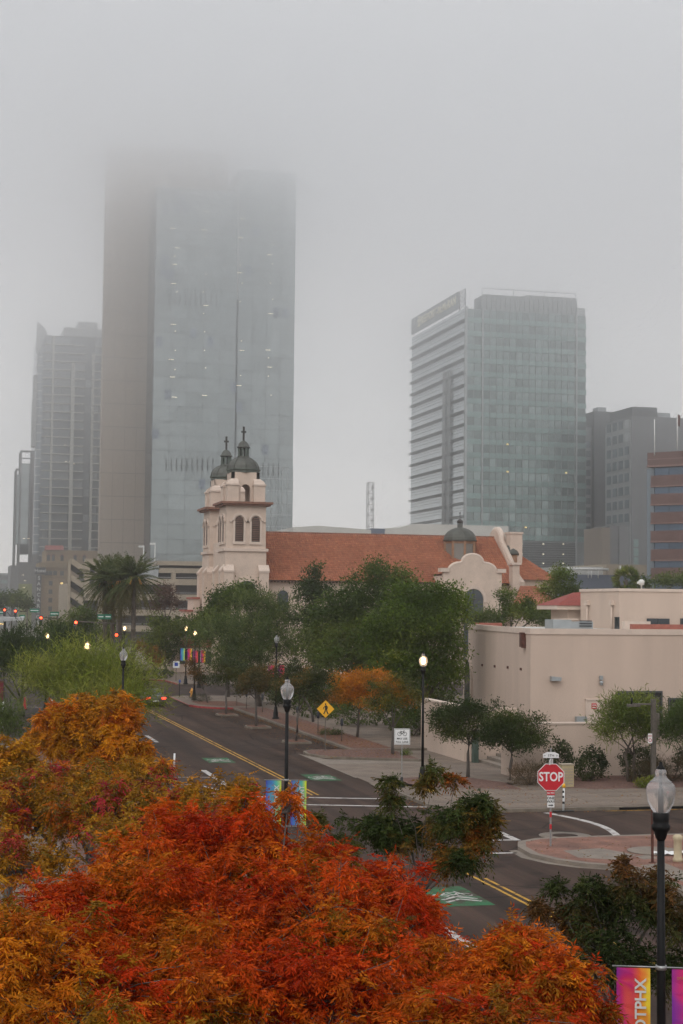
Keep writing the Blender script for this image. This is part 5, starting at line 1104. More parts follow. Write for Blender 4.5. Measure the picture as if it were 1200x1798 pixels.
def small_things():
    # square pole with no-parking plate and cantilever light
    t = thing('square_light_pole', 'weathered square light pole with a short arm before the bushes', 'light pole', (34.2, 72.4, .14)); zt = at_d(1150, 1228, 78.5).z-.14
    MB().box(-.1, .1, -.1, .1, 0, zt).build('pole', 'greypole', t); MB().box(-1.15, -.1, -.05, .05, zt-.28, zt-.2).build('arm', 'greypole', t); MB().box(-1.35, -.75, -.14, .14, zt-.36, zt-.24).build('lamp_head', 'greypole', t)
    MB().tube([(-1.15, 0, zt-.24), (-1.15, 0, zt+.06)], .05).build('photocell', 'black', t); MB().box(.11, .28, -.1, .1, 2.4, 3.6).build('junction_box', 'greypole', t)
    s = MB().box(-.36, -.14, -.16, -.145, 2.15, 2.62).build('no_parking_plate', 'swhite', t); text('lettering', 'NO', .12, 'stopred', s, (-.25, -.166, 2.5)); o_, i_ = arc(-.25, 2.3, .085, 0, 360, 14), arc(-.25, 2.3, .06, 0, 360, 14); r = MB()
    for i in range(14): r.extr([i_[i], o_[i], o_[i+1], i_[i+1]], -.168, -.161)
    r.build('prohibition_ring', 'stopred', s)
    # brown sign post and bollard on the brick corner
    t = thing('bare_sign_post', 'rusty square sign post seen beside the nearest lamp', 'post', (24.0, 50.9, .14)); MB().box(-.035, .035, -.035, .035, 0, 2.1).build('post', 'rust', t); MB().box(-.1, .1, -.1, .1, 0, .02).build('base_plate', 'rust', t)
    t = thing('bollard', 'cream concrete bollard on the brick corner', 'bollard', (25.0, 51.0, .14)); MB().lathe([(.17, 0), (.17, .1), (.14, .14), (.14, .72), (.17, .76), (.17, .86), (.1, .92)], seg=14).build('body', mat('cream_bollard', (.50, .42, .28), .8), t)
    t = thing('plastic_sheet', 'crumpled white sheet lying on the brick corner behind the bollard', 'litter', (25.4, 52.4, .15)); b = MB(); rr = random.Random(3); n = 7
    vs = [((i/n-.5)*1.1, (j/n-.5)*.5, rr.uniform(.0, .14)) for i in range(n+1) for j in range(n+1)]; b.add(vs, [(i*(n+1)+j, i*(n+1)+j+1, (i+1)*(n+1)+j+1, (i+1)*(n+1)+j) for i in range(n) for j in range(n)]); b.build('sheet', 'swhite', t)
    # utility cabinet
    t = thing('utility_cabinet', 'beige louvred utility cabinet behind the stop sign', 'cabinet', (30.0, 73.3, .14)); MB().box(-.3, .3, -.25, .25, 0, 1.06).build('body', mat('beige_cabinet', (.42, .34, .20), .6), t); me = mesh_of(MB().box(-.25, -.02, -.27, -.25, 0, .07), 'garage')
    for i in range(6):
        for k in range(2): part('louvre', me, t, (.27*k, 0, .14+.14*i))
    MB().box(-.33, .33, -.28, .28, 1.06, 1.11).build('lid', 'garage', t)
    # flexible delineators
    for x, y, lab, top in ((26.6, 65.3, 'white delineator with black marks and yellow top in the side street', True), (12.3, 83.9, 'white flexible delineator at the hatched parking corner', False)):
        t = thing('delineator', lab, 'delineator', (x, y, 0)); MB().box(-.45, .45, -.12, .12, 0, .06).build('base', 'sblack', t) if top else MB().lathe([(.14, 0), (.12, .04)], seg=10).build('base', 'sblack', t)
        MB().tube([(0, 0, .04), (0.02, 0, 1.0 if not top else 1.05)], .05, 8).build('tube', 'swhite', t)
        if top:
            for z in (.35, .6, .82): MB().tube([(0, 0, z), (.003, 0, z+.1)], .054, 8).build('black_band', 'sblack', t)
            MB().tube([(.02, 0, 1.05), (.02, 0, 1.22)], [.09, .05], 8).build('yellow_top', 'sorange', t)
    # hydrants
    def hydrant(x, y, lab, m, z=.14):
        t = thing('fire_hydrant', lab, 'fire hydrant', (x, y, z), 0, 'fire hydrants'); MB().lathe([(.17, 0), (.17, .06), (.12, .08), (.115, .5), (.15, .52), (.15, .58), (.12, .6), (.1, .72), (.05, .78), (.035, .84)], seg=14).build('barrel', m, t)
        for ax in ((-.22, 0), (.22, 0), (0, -.24)): MB().tube([(0, 0, .42), (ax[0], ax[1], .42)], [.07, .065], 8).build('outlet', m, t)
    M['hyel'] = mat('hydrant_yellow', (.62, .42, .05), .5, var=.15); M['hora'] = mat('hydrant_orange', (.62, .28, .03), .5, var=.15)
    hydrant(22.75, 72.3, 'yellow fire hydrant at the crossing corner', 'hyel'); hydrant(23.6, 150.2, 'orange yellow fire hydrant by the red kerb', 'hora')
    # parking meters
    mpost = mesh_of(MB().tube([(0, 0, 0), (0, 0, 1.05)], .03, 8), 'greypole'); mhead = mesh_of(MB().lathe([(.05, 1.0), (.09, 1.06), (.1, 1.3), (.085, 1.42), (.04, 1.48)], seg=10).box(-.07, .07, -.11, -.08, 1.15, 1.3), 'signdark')
    labs = ['parking meter by the red kerb end', 'second parking meter from the red kerb', 'third parking meter from the red kerb, left of the lamp post', 'parking meter in the leaf litter behind the nearest tree pit', 'parking meter left of the yellow walking sign', 'parking meter right of the yellow walking sign']
    for (x, y), lab in zip(((25.4, 136.6), (25.4, 132.2), (25.9, 127.9), (25.3, 112.3), (25.5, 106.7), (25.45, 99.9)), labs):
        t = thing('parking_meter', lab, 'parking meter', (x, y, .14), 0, 'parking meters'); part('post', mpost, t); part('meter_head', mhead, t)
    t = thing('blue_post', 'thin dark post with a blue top beside the orange hydrant', 'post', (22.4, 150, .14)); MB().tube([(0, 0, 0), (0, 0, 1.35)], .04, 8).build('post', 'black', t); MB().box(-.09, .09, -.05, .05, 1.35, 1.6).build('head', mat('blue_head', (.03, .08, .3), .5), t)
    # cone
    q = on_z(43, 1246); t = thing('traffic_cone', 'red traffic cone on the left parking lot', 'traffic cone', (q.x, q.y, .004)); MB().lathe([(.2, .04), (.16, .1), (.05, .95), (.03, 1.0)], seg=12).build('cone', mat('cone_red', (.45, .03, .03), .6), t); MB().box(-.28, .28, -.28, .28, 0, .05).build('base', 'rust', t)
    # red board at the left edge
    q = at_d(2, 1258, 112); t = thing('red_board', 'dark red notice board on a white post at the left edge', 'sign', (q.x, q.y, 0)); zt = at_d(2, 1196, 112).z; zb = at_d(2, 1233, 112).z
    MB().box(-1.3, .1, -.08, .08, zb, zt).build('board', mat('maroon_board', (.13, .012, .02), .6), t); MB().tube([(.1, 0, 0), (.1, 0, zb+.02)], .07, 8).build('post', 'swhite', t); MB().extr([(-1.4, zt+.02), (.12, zt+.02), (-.3, zt+.35), (-1.4, zt+.35)], -.12, .12).build('cap', 'greypole', t)
    # white canopy
    q = at_d(20, 1096, 150); t = thing('canopy', 'white platform canopy at the left edge above the dark trees', 'canopy', (q.x, q.y, 0)); z = at_d(20, 1086, 150).z
    MB().extr([(-9, z-.7), (1.0, z-.15), (1.1, z+.12), (-9, z+.2)], -2, 2).build('roof', mat('canopy_white', (.42, .42, .42), .6), t)
    for x in (-7, -.6): MB().tube([(x, 0, 0), (x, 0, z-.3)], .1, 8).build('post', 'greypole', t)
    MB().box(-3, -.8, -1.9, -1.7, z-.55, z-.45).build('lamp', 'warmlight', t)
    # small blue and white sign, bus stop side
    q = at_d(308, 1185, 178); t = thing('parking_sign', 'small white sign with a blue symbol beyond the far red kerb', 'sign', (26.6, 181, .14)); MB().box(-.03, .03, 0, .05, 0, 2.2).build('post', 'greypole', t); s = MB().box(-.38, .38, -.03, -.005, 1.5, 2.25).build('plate', 'swhite', t); MB().box(-.2, .2, -.036, -.031, 1.7, 2.1).build('blue_symbol', mat('blue_symbol', (.02, .06, .35), .5), s)
small_things()

# ---- traffic signals
M['sigred'] = mat('red_signal_lens', (1, .05, .02), .4, emit=((1, .06, .02), 9.0))
M['sgreen'] = mat('street_sign_green', (.01, .17, .10), .5)
def signal(px, py, D, lab, arm=0, side=1, plates=(), text_=''):
    """one signal: pole, mast arm with the red head at its end, green name plates along the arm"""
    q = at_d(px, py, D); t = thing('traffic_signal', lab, 'traffic light', (q.x+side*arm, q.y, 0), 0, 'traffic signals showing red')
    z = q.z; MB().tube([(0, 0, 0), (0, 0, z+.3)], [.14, .1], 8).build('pole', 'greypole', t)
    if arm: MB().tube([(0, 0, z-.1), (-side*arm, 0, z+.12)], [.09, .06], 6).build('mast_arm', 'greypole', t)
    h = MB().box(-.2, .2, -.18, .1, -.95, .35).build('signal_head', 'sblack', t, loc=(-side*arm, 0 if arm else -.2, z-.05))
    MB().lathe([(.0, 0), (.15, .0), (.15, .06), (.05, .09)], seg=14).build('red_lens', 'sigred', h, loc=(0, -.18, .05)).rotation_euler = (math.pi/2, 0, 0)
    for zz in (-.33, -.7): MB().lathe([(.14, 0), (.14, .03)], seg=12).build('dark_lens', 'windark', h, loc=(0, -.18, zz)).rotation_euler = (math.pi/2, 0, 0)
    for (ppx, ppy, w) in plates:
        r = at_d(ppx, ppy, D); s = MB().box(-w/2, w/2, -.03, .0, -.28, .28).build('name_plate', 'sgreen', t, loc=(r.x-q.x-side*arm, -.12, r.z)); MB().box(-w/2+.1, w/2-.1, -.036, -.031, -.06, .06).build('lettering_line', 'swhite', s)
signal(133, 1093, 178, 'traffic signal on a long mast arm before the palms', 4.6, 1, ((178, 1083, .75), (191, 1083, .75)))
signal(204, 1115, 176, 'traffic signal on a pole between the palm trunks')
signal(72, 1085, 215, 'traffic signal over the dark trees below the hotel', 2.2, 1, ((96, 1078, 1.2),))
signal(27, 1073, 245, 'traffic signal farthest left but one, above the white canopy', 1.8, 1, ((61, 1072, 1.4), (39, 1083, .9)))
signal(8, 1071, 250, 'traffic signal at the left edge of the view', 1.5, -1, ((3, 1075, .9),))

# ---- car
def car():
    t = thing('car', 'dark grey saloon car with red tail lights driving away beyond the palo verde', 'car', (18.5, 137.5, .0), math.radians(2))
    M['carpaint'] = mat('grey_car_paint', (.10, .105, .11), .3, .4, var=.05); M['carglass'] = glassy('car_glass', (.06, .07, .08), .08, .3, 0); M['tail'] = mat('tail_light', (.8, .02, .02), .3, emit=((1, .04, .02), 6)); M['tyre'] = mat('tyre_rubber', (.015, .015, .015), .9)
    sec = [(-.0, .86, .28, .70), (.06, .88, .25, .88), (.5, .90, .24, .98), (1.1, .91, .22, 1.0), (2.6, .91, .22, .98), (3.6, .90, .22, .92), (4.3, .86, .24, .78), (4.55, .76, .30, .62)]
    b = MB(); vs = []; n = 8
    for y, w, z0, z1 in sec: vs += [(-w*.9, y, z0), (-w, y, (z0+z1)/2-.05), (-w*.97, y, z1-.12), (-w*.82, y, z1), (w*.82, y, z1), (w*.97, y, z1-.12), (w, y, (z0+z1)/2-.05), (w*.9, y, z0)]
    fs = [tuple(range(n))]+[tuple(range(len(vs)-1, len(vs)-n-1, -1))]
    for i in range(len(sec)-1):
        for k in range(n): fs.append((i*n+k, (i+1)*n+k, (i+1)*n+(k+1) % n, i*n+(k+1) % n))
    b.add(vs, fs, True).build('body', 'carpaint', t)
    cab = [(.55, .74, .97), (1.15, .62, 1.40), (2.3, .62, 1.43), (3.3, .74, .95)]
    r = MB(); vs = []
    for y, w, z in cab: vs += [(-.80, y, .95), (-w, y, z), (w, y, z), (.80, y, .95)]
    fs = []
    for i in range(3):
        for k in range(3): fs.append((i*4+k, (i+1)*4+k, (i+1)*4+k+1, i*4+k+1))
    r.add(vs, fs).build('windows', 'carglass', t)
    MB().add([(-.63, 1.12, 1.405), (.63, 1.12, 1.405), (.63, 2.32, 1.44), (-.63, 2.32, 1.44), (-.55, 1.2, 1.46), (.55, 1.2, 1.46), (.55, 2.25, 1.48), (-.55, 2.25, 1.48)], [(4, 5, 6, 7), (0, 1, 5, 4), (1, 2, 6, 5), (2, 3, 7, 6), (3, 0, 4, 7)], True).build('roof', 'carpaint', t)
    for s in (-1, 1):
        MB().box(min(s*.5, s*.86), max(s*.5, s*.86), -.03, .1, .66, .82).build('tail_light', 'tail', t)
        for y in (.85, 3.65):
            w = MB().lathe([(.2, -.1), (.32, -.1), (.33, 0), (.32, .1), (.2, .1)], seg=18).build('wheel', 'tyre', t, loc=(s*.80, y, .33)); w.rotation_euler = (0, math.pi/2, 0); MB().lathe([(.2, -.11), (.05, -.12)], seg=14).lathe([(.05, .12), (.2, .11)], seg=14).build('rim', 'steel', w)
    MB().box(-.26, .26, -.03, .03, .46, .58).build('number_plate', 'swhite', t); MB().box(-.86, .86, -.05, .1, .28, .42).build('bumper', 'sblack', t)
car()
# ------------------------------------------------------------------ trees and plants
def leaf_mat(name, trans=.24):
    m, n, l, b = node_mat(name); at = n.new('ShaderNodeAttribute'); at.attribute_name = 'col'
    l.new(at.outputs['Color'], b.inputs['Base Color']); b.inputs['Roughness'].default_value = .6; b.inputs['Specular IOR Level'].default_value = .08
    tr = n.new('ShaderNodeBsdfTranslucent'); l.new(at.outputs['Color'], tr.inputs['Color']); mx_ = n.new('ShaderNodeMixShader'); mx_.inputs[0].default_value = trans
    l.new(b.outputs[0], mx_.inputs[1]); l.new(tr.outputs[0], mx_.inputs[2]); l.new(mx_.outputs[0], n['Material Output'].inputs[0])
    return m
M['leaf'] = leaf_mat('leaf'); M['bark'] = mat('bark', (.085, .068, .055), .95, var=.4, scale=6, bump=.6, bscale=14, stretch=(1, 1, .25)); M['barkpale'] = mat('pale_bark', (.10, .085, .075), .95, var=.35, scale=6, bump=.5, bscale=14, stretch=(1, 1, .25))
M['barkgreen'] = mat('green_bark', (.09, .10, .035), .9, var=.3, scale=5)
def unit(v): return v/np.maximum(np.linalg.norm(v, axis=-1, keepdims=True), 1e-9)
UP = np.array([0, 0, 1.])
def crown_points(lobes, n, rng, rmin=.72, rmax=1.04, keep_low=.35, inside=.82):
    """points near the outer skin of a union of ellipsoids, with outward directions"""
    lobes = np.asarray(lobes, float); area = np.array([(r[3]*r[4]+r[3]*r[5]+r[4]*r[5]) for r in lobes]); pr = area/area.sum()
    P = []; D = []; tot = 0
    while tot < n:
        k = rng.choice(len(lobes), n, p=pr); d = unit(rng.normal(size=(n, 3))); r = rng.uniform(rmin, rmax, (n, 1))
        bump = 1+.10*np.sin(d[:, :1]*7+k[:, None])*np.sin(d[:, 1:2]*6+k[:, None]*2)+.08*np.sin(d[:, 2:]*9)
        p = lobes[k, :3]+d*r*bump*lobes[k, 3:6]
        ok = (d[:, 2] > -.25) | (rng.random(n) < keep_low)
        for j in range(len(lobes)):
            q = ((p-lobes[j, :3])/lobes[j, 3:6]); ok &= (k == j) | ((q**2).sum(1) > inside**2)
        P.append(p[ok]); D.append(unit(d[ok]/lobes[k[ok], 3:6]*lobes[k[ok], 3:6].mean(1, keepdims=True))); tot += ok.sum()
        if len(P) > 40: break
    return np.concatenate(P)[:n], np.concatenate(D)[:n]
def boughs(lobes, rng, per=7, r0=.30, r1=.50, shrink=.80, flat=.75):
    """break each crown lobe into smaller leafy boughs with gaps between them"""
    out = []
    for l in np.asarray(lobes, float):
        k = max(3, int(per*rng.uniform(.8, 1.2))); i = 0
        while i < k:
            d = unit(rng.normal(size=3)); 
            if d[2] < -.35: continue
            r = rng.uniform(r0, r1); c = l[:3]+d*l[3:6]*shrink*rng.uniform(.55, 1.0)*(1-r*.35)
            out.append((*c, l[3]*r*rng.uniform(.8, 1.25), l[4]*r*rng.uniform(.8, 1.25), l[5]*r*rng.uniform(flat*.8, flat*1.3))); i += 1
        out.append((*(l[:3]-np.array([0, 0, l[5]*.1])), l[3]*.42, l[4]*.42, l[5]*.42))
    return out
def shoots(lobes, per_unit, tufts, rng, spread=.10):
    """leafy shoots growing out of each lobe: tuft points, leaf directions and the twigs that carry them"""
    P = []; D = []; W = []
    lo = np.asarray(lobes, float); ref = np.median(lo[:, 3]*lo[:, 5])
    for l in lo:
        n = int(np.clip(per_unit*(l[3]*l[5]/ref), 4, per_unit*3)); hub = [l[:3]+unit(rng.normal(size=3))*l[3:6]*rng.uniform(0, .45) for _ in range(max(2, n//6))]; hd = [unit(rng.normal(size=3)+UP*.3) for _ in hub]
        for i in range(n):
            hk = rng.integers(0, len(hub)); d = unit(rng.normal(size=3)*.75+hd[hk]*.9+UP*.25)
            if d[2] < -.3: d[2] *= -.5; d = unit(d)
            r = rng.choice([.6, .8, .98, 1.15, 1.45], p=[.22, .25, .26, .18, .09])*rng.uniform(.92, 1.08); h = hub[hk]
            tip = l[:3]+d*l[3:6]*r; ax = tip-h; bend = rng.normal(size=3)*.09*np.linalg.norm(ax)-UP*.02
            mid = h+ax*.55+bend; W.append((h, mid, tip))
            for k in range(tufts):
                u = rng.uniform(.5, 1.02) if k else 1.0
                q = (1-u)**2*h+2*u*(1-u)*mid+u*u*tip; P.append(q+rng.normal(size=3)*spread*l[3]*(1.15-u)*1.5); D.append(unit(unit(ax)*.7+rng.normal(size=3)*.5))
    return np.array(P), np.array(D), W
def blades(base, tip, width, col, rng, wpos=.45, curl=0.):
    """lance-shaped leaves, two triangles each"""
    n = len(base); ax = tip-base; side = unit(np.cross(ax, unit(rng.normal(size=(n, 3))+UP*.8)))
    mid = base+ax*wpos-UP*curl*np.linalg.norm(ax, axis=1, keepdims=True); w = np.broadcast_to(np.asarray(width, float).reshape(-1, 1), (n, 1))
    V = np.stack([base, mid+side*w/2, tip, mid-side*w/2], 1).reshape(-1, 3)
    i = np.arange(n)[:, None]*4; F = np.concatenate([i+np.array([[0, 1, 2]]), i+np.array([[0, 2, 3]])], 0)
    return V, F, np.repeat(col, 4, 0)
def pinnate(P, D, rng, palette_fn, per=7, L=.28, nl=11, wl=.022, ll=.085, droop=.55):
    """tufts of drooping compound leaves at shoot tips"""
    n = len(P); P2 = np.repeat(P, per, 0); D2 = np.repeat(D, per, 0); N_ = len(P2)
    tj = np.repeat(rng.normal(size=(n, 3)), per, 0); d = unit(D2*.5+tj*.35+rng.normal(size=(N_, 3))*.72+UP*.16); Lr = L*rng.uniform(.55, 1.3, (N_, 1))
    col = np.repeat(palette_fn(P, D, rng)*rng.uniform(.38, 1.3, (n, 1)), per, 0)*.75+palette_fn(P2, D2, rng)*.25; droop = droop*rng.uniform(.3, 1.5, (N_, 1)); side = unit(np.cross(d, UP+rng.normal(size=(N_, 3))*.25))
    B = []; T = []; C = []
    for j in range(nl):
        s = .22+.78*(j//2+1)/((nl+1)//2); sg = 1 if j % 2 else -1
        pos = P2+d*Lr*s-UP*droop*Lr*s*s
        if j == nl-1: dirn = unit(d-UP*(droop*1.6))
        else: dirn = unit(d*.55+side*sg*.75-UP*(.35+.5*s*droop)+rng.normal(size=(N_, 3))*.15)
        B.append(pos); T.append(pos+dirn*ll*rng.uniform(.75, 1.2, (N_, 1))); C.append(col*rng.uniform(.82, 1.18, (N_, 1)))
    return blades(np.concatenate(B), np.concatenate(T), wl, np.concatenate(C), rng, .42, .04)
def leafy(P, D, rng, palette_fn, per=10, size=.16, spread=.35, ratio=.55):
    P2 = np.repeat(P, per, 0)+rng.normal(size=(len(P)*per, 3))*spread; D2 = np.repeat(D, per, 0); n = len(P2)
    d = unit(D2*.5+rng.normal(size=(n, 3))*.7-UP*.1); s = size*rng.uniform(.6, 1.3, (n, 1))
    return blades(P2-d*s*.5, P2+d*s*.5, s[:, 0]*ratio, palette_fn(P2, D2, rng)*rng.uniform(.8, 1.2, (n, 1)), rng, .5)
def wispy(P, D, rng, palette_fn, per=8, L=.6, w=.03, up=.35, segs=2, spread=.3):
    P2 = np.repeat(P, per, 0)+rng.normal(size=(len(P)*per, 3))*spread; D2 = np.repeat(D, per, 0); n = len(P2)
    d = unit(D2*.75+rng.normal(size=(n, 3))*.5+UP*up); l = L*rng.uniform(.5, 1.2, (n, 1)); col = palette_fn(P2, D2, rng)*rng.uniform(.75, 1.25, (n, 1))
    mid = P2+d*l*.5; tip = mid+unit(d+rng.normal(size=(n, 3))*.3-UP*.25)*l*.5
    a = blades(P2, mid+(tip-mid)*.15, w, col, rng, .6); b = blades(mid-(mid-P2)*.1, tip, w*.9, col, rng, .4)
    return np.concatenate([a[0], b[0]]), np.concatenate([a[1], b[1]+len(a[0])]), np.concatenate([a[2], b[2]])
def palette(cols, weights=None, clump=.8, seed=1):
    """natural leaf colours, changing from bough to bough"""
    cols = np.asarray(cols, float); ph = np.random.default_rng(seed).uniform(0, 6.28, (4, 3)); k = np.random.default_rng(seed+1).normal(size=(4, 3))*1.1/clump
    w = np.asarray(weights if weights is not None else np.ones(len(cols)), float); cw = np.cumsum(w/w.sum())
    def fn(P, D, rng):
        u = np.zeros(len(P))
        for i in range(4): u += np.sin(P@k[i]+ph[i, 0])
        u = (np.argsort(np.argsort(u))/len(P))*.72+rng.random(len(P))*.28 if len(P) > 1 else rng.random(len(P))
        return cols[np.clip(np.searchsorted(cw, u*.999), 0, len(cols)-1)]
    return fn
def tree(name, label, base, lobes, foliage, bark='bark', trunk=.14, fork=None, limbs=True, twigs=0, group=None, seed=1, multi=1, cat='tree', lean=(0, 0), tips=None):
    """lobes in coordinates relative to base; foliage = list of (V,F,C)"""
    rng = np.random.default_rng(seed); rr = random.Random(seed); t = thing(name, label, cat, base, 0, group)
    lo = np.asarray(lobes, float); fork = fork if fork is not None else max(.6, (lo[:, 2]-lo[:, 5]).min()*.9)
    m = MB(); cen = lo[:, :3].mean(0)
    stems = []
    for s in range(multi):
        a = 2*math.pi*s/max(1, multi)+rr.random(); off = .0 if multi == 1 else .12
        bx, by = off*math.cos(a), off*math.sin(a); fx, fy = cen[0]*.35+lean[0]+(0 if multi == 1 else .5*fork*.5*math.cos(a)), cen[1]*.35+lean[1]+(0 if multi == 1 else .25*fork*math.sin(a))
        pts = [(bx, by, -.05), (bx*1.2+fx*.2+rr.uniform(-.04, .04), by+fy*.2, fork*.35), (fx*.6+rr.uniform(-.06, .06), fy*.6, fork*.7), (fx, fy, fork)]
        m.tube(pts, [trunk*1.25, trunk, trunk*.9, trunk*.8], 8); stems.append(Vector((fx, fy, fork)))
    if limbs:
        for i, l in enumerate(lo):
            f = stems[i % len(stems)]; e = Vector(l[:3]); wf = max(.22, (l[3]/lo[:, 3].max())**.9); mid = (f+e)/2+Vector((rr.uniform(-.15, .15), rr.uniform(-.15, .15), rr.uniform(-.1, .25)))
            m.tube([f-Vector((0, 0, .1)), mid, e, e+Vector((rr.uniform(-.3, .3)*l[3], rr.uniform(-.3, .3)*l[4], l[5]*.5))], [trunk*.62*wf, trunk*.42*wf, trunk*.25*wf, trunk*.1*wf], 6)
            for k in range(twigs):
                d = unit(rng.normal(size=3)+UP*.5); tip = l[:3]+d*l[3:6]*.92; st = l[:3]*.7+np.array(mid)*.3; md = (st+tip)/2+rng.normal(size=3)*.06*l[3]
                m.tube([st, md, tip], [trunk*.2, trunk*.12, trunk*.05], 4)
    if tips is not None:
        for h, mid, tip in tips:
            w = min(.010, trunk*.09); h_, m_, t_ = np.array(h), np.array(mid), np.array(tip); pts_ = [h_*(1-u)**2+m_*2*u*(1-u)+t_*u*u+rng.normal(size=3)*.012*(0 < u < 1) for u in (0, .28, .52, .76, .94)]; m.tube(pts_, [w, w*.85, w*.7, w*.5, w*.3], 3, False)
        seen = []
        for h, mid, tip in tips:
            if any(np.abs(h-s).sum() < 1e-6 for s in seen[-12:]): continue
            seen.append(h); j = int(np.argmin(((lo[:, :3]-h)**2).sum(1))); m.tube([lo[j, :3]-UP*.15*lo[j, 5], (lo[j, :3]+h)/2+rng.normal(size=3)*.05, h], [trunk*.22, trunk*.17, trunk*.12], 5)
    m.build('trunk', bark, t)
    V = []; F = []; C = []; o = 0
    for v, f, c in foliage: V.append(v); F.append(f+o); C.append(c); o += len(v)
    col_mesh('crown', np.concatenate(V), np.concatenate(F), np.concatenate(C), 'leaf', t, 'stuff')
    return t
def lobes_px(D, base, items):
    """crown lobes from photo positions at depth D: (px, py, rx_px, rz_px, depth offset, depth radius factor)"""
    out = []
    for it in items:
        px, py, rx, rz = it[:4]; dd = it[4] if len(it) > 4 else 0; rf = it[5] if len(it) > 5 else 1.0
        p = at_d(px, py, D+dd); k = (D+dd)/F_PX; out.append((p.x-base[0], p.y-base[1], p.z-base[2], rx*k, rx*k*rf, rz*k))
    return out
G_DARK = [(.042, .068, .014), (.064, .098, .018), (.090, .126, .024), (.125, .155, .032)]
G_MID = [(.050, .082, .011), (.080, .122, .016), (.12, .16, .022), (.175, .19, .03)]
G_LITE = [(.075, .115, .025), (.10, .14, .03), (.13, .165, .035), (.16, .185, .045)]
G_GREY = [(.05, .075, .035), (.07, .10, .045), (.085, .12, .05)]
RED = [(.34, .014, .005), (.42, .028, .004), (.50, .060, .004), (.52, .105, .006), (.50, .16, .008), (.19, .11, .010), (.055, .062, .010)]
ORANGE = [(.46, .10, .006), (.55, .16, .008), (.56, .22, .010), (.46, .20, .012), (.30, .13, .012), (.38, .055, .006)]
OLIVE = [(.27, .135, .012), (.36, .175, .013), (.44, .19, .013), (.20, .13, .015), (.44, .11, .008), (.38, .02, .045), (.10, .12, .03)]
GOLD = [(.46, .21, .012), (.54, .26, .014), (.42, .15, .010), (.32, .17, .016), (.50, .16, .010)]

def near_tree(label, D, px, items, cols, weights, n, seed, L=.26, per=6, nl=11, wl=.020, ll=.085, twigs=0, trunk=.13, name='pistache_tree', bark='barkpale', fill=.05, group='autumn pistache trees in front', pal_clump=.4, gy=None, nb=30, tufts=5):
    g = at_d(px, gy or 1400, D); base = (g.x, g.y, .14); lb = lobes_px(D, base, items); rng = np.random.default_rng(seed)
    P, Dn, W = shoots(lb, nb, tufts, rng, .11); pf = palette(cols, weights, pal_clump, seed)
    fo = [pinnate(P, Dn, rng, pf, per, L, nl, wl, ll)]
    if fill: P2, D2 = crown_points(lb, int(len(P)*fill), rng, .2, .6, .4, .2); fo.append(pinnate(P2, D2, rng, pf, 4, L, nl, wl, ll))
    return tree(name, label, base, lb, fo, bark, trunk, None, True, 0, group, seed, tips=W)
# big red crown across the bottom
near_tree('large scarlet and orange pistache crown filling the bottom of the view', 19.5, 430,
    [(140, 1640, 110, 100, 0), (250, 1540, 95, 85, 1.5), (260, 1640, 150, 110, 0), (400, 1500, 100, 75, 2.0), (400, 1620, 150, 110, 1), (530, 1540, 90, 75, 2), (560, 1650, 150, 110, 0), (680, 1580, 80, 75, 1.5), (690, 1680, 80, 80, 0), (400, 1740, 200, 120, -1.2), (200, 1760, 170, 110, -1.8), (600, 1770, 170, 100, -1.5), (505, 1420, 26, 28, 2), (300, 1455, 45, 40, 2.5), (430, 1425, 40, 35, 2.5), (740, 1620, 40, 50, .5)],
    RED, (1.2, 3.0, 3.4, 2.4, 1.3, 1.0, 1.2), 3500, 11, L=.26, ll=.080, wl=.019, trunk=.17, twigs=3, fill=.06, nb=40, tufts=5, per=6)
near_tree('golden orange pistache crown in the bottom left corner', 17.0, 40,
    [(40, 1740, 150, 130, 0), (-60, 1680, 150, 120, 1), (140, 1800, 150, 90, -.5)], [(.50, .09, .005), (.54, .14, .007), (.56, .20, .009), (.46, .05, .004), (.40, .19, .012), (.26, .13, .012)], None, 1000, 12, L=.25, nb=44, ll=.08, wl=.019)
near_tree('low orange pistache crown in the bottom right foreground', 18.0, 860,
    [(790, 1735, 60, 60, 1), (870, 1700, 60, 50, .5), (930, 1680, 50, 40, 1), (985, 1735, 55, 50, 0), (860, 1790, 120, 50, -1), (720, 1790, 80, 45, 0), (1020, 1790, 40, 35, 0)], [(.48, .07, .005), (.52, .115, .007), (.50, .16, .008), (.44, .035, .004), (.28, .12, .010)], None, 1250, 13, L=.24, nb=30, ll=.08, wl=.019)
near_tree('olive and brown pistache crown with pink leaf tips at the left', 36, 190,
    [(190, 1430, 115, 70, 0), (60, 1450, 90, 75, 1), (300, 1425, 85, 55, -1), (390, 1400, 45, 32, 0), (100, 1390, 85, 50, 2), (20, 1530, 90, 70, -2), (240, 1490, 120, 55, -2), (240, 1375, 70, 38, 2), (340, 1470, 70, 40, -2)], OLIVE, (2, 2.2, 1.8, 1.6, 1.6, 1.3, 1.6), 2600, 14, L=.32, ll=.10, wl=.030, per=6, nl=9, trunk=.16, nb=38)
near_tree('yellow orange pistache tree at the left edge', 42, 20,
    [(20, 1350, 34, 42, 0), (-30, 1370, 50, 60, 0), (50, 1400, 36, 30, -1)], GOLD, None, 900, 15, L=.32, ll=.12, wl=.038, nl=9, nb=38)
near_tree('bright orange pistache tree before the palo verde', 54, 160,
    [(105, 1268, 36, 30, 0), (160, 1275, 45, 34, 0), (205, 1265, 30, 34, -.5), (215, 1310, 36, 28, -1), (140, 1315, 58, 34, 0), (200, 1236, 15, 15, 0), (137, 1229, 16, 11, 0), (80, 1300, 30, 26, 1), (255, 1360, 32, 20, -2), (250, 1332, 24, 22, -1), (180, 1345, 60, 24, -1)], ORANGE, (2, 2, 2, 1.2, 1, .7), 1500, 16, L=.34, ll=.13, wl=.040, nl=9, trunk=.15, nb=27)
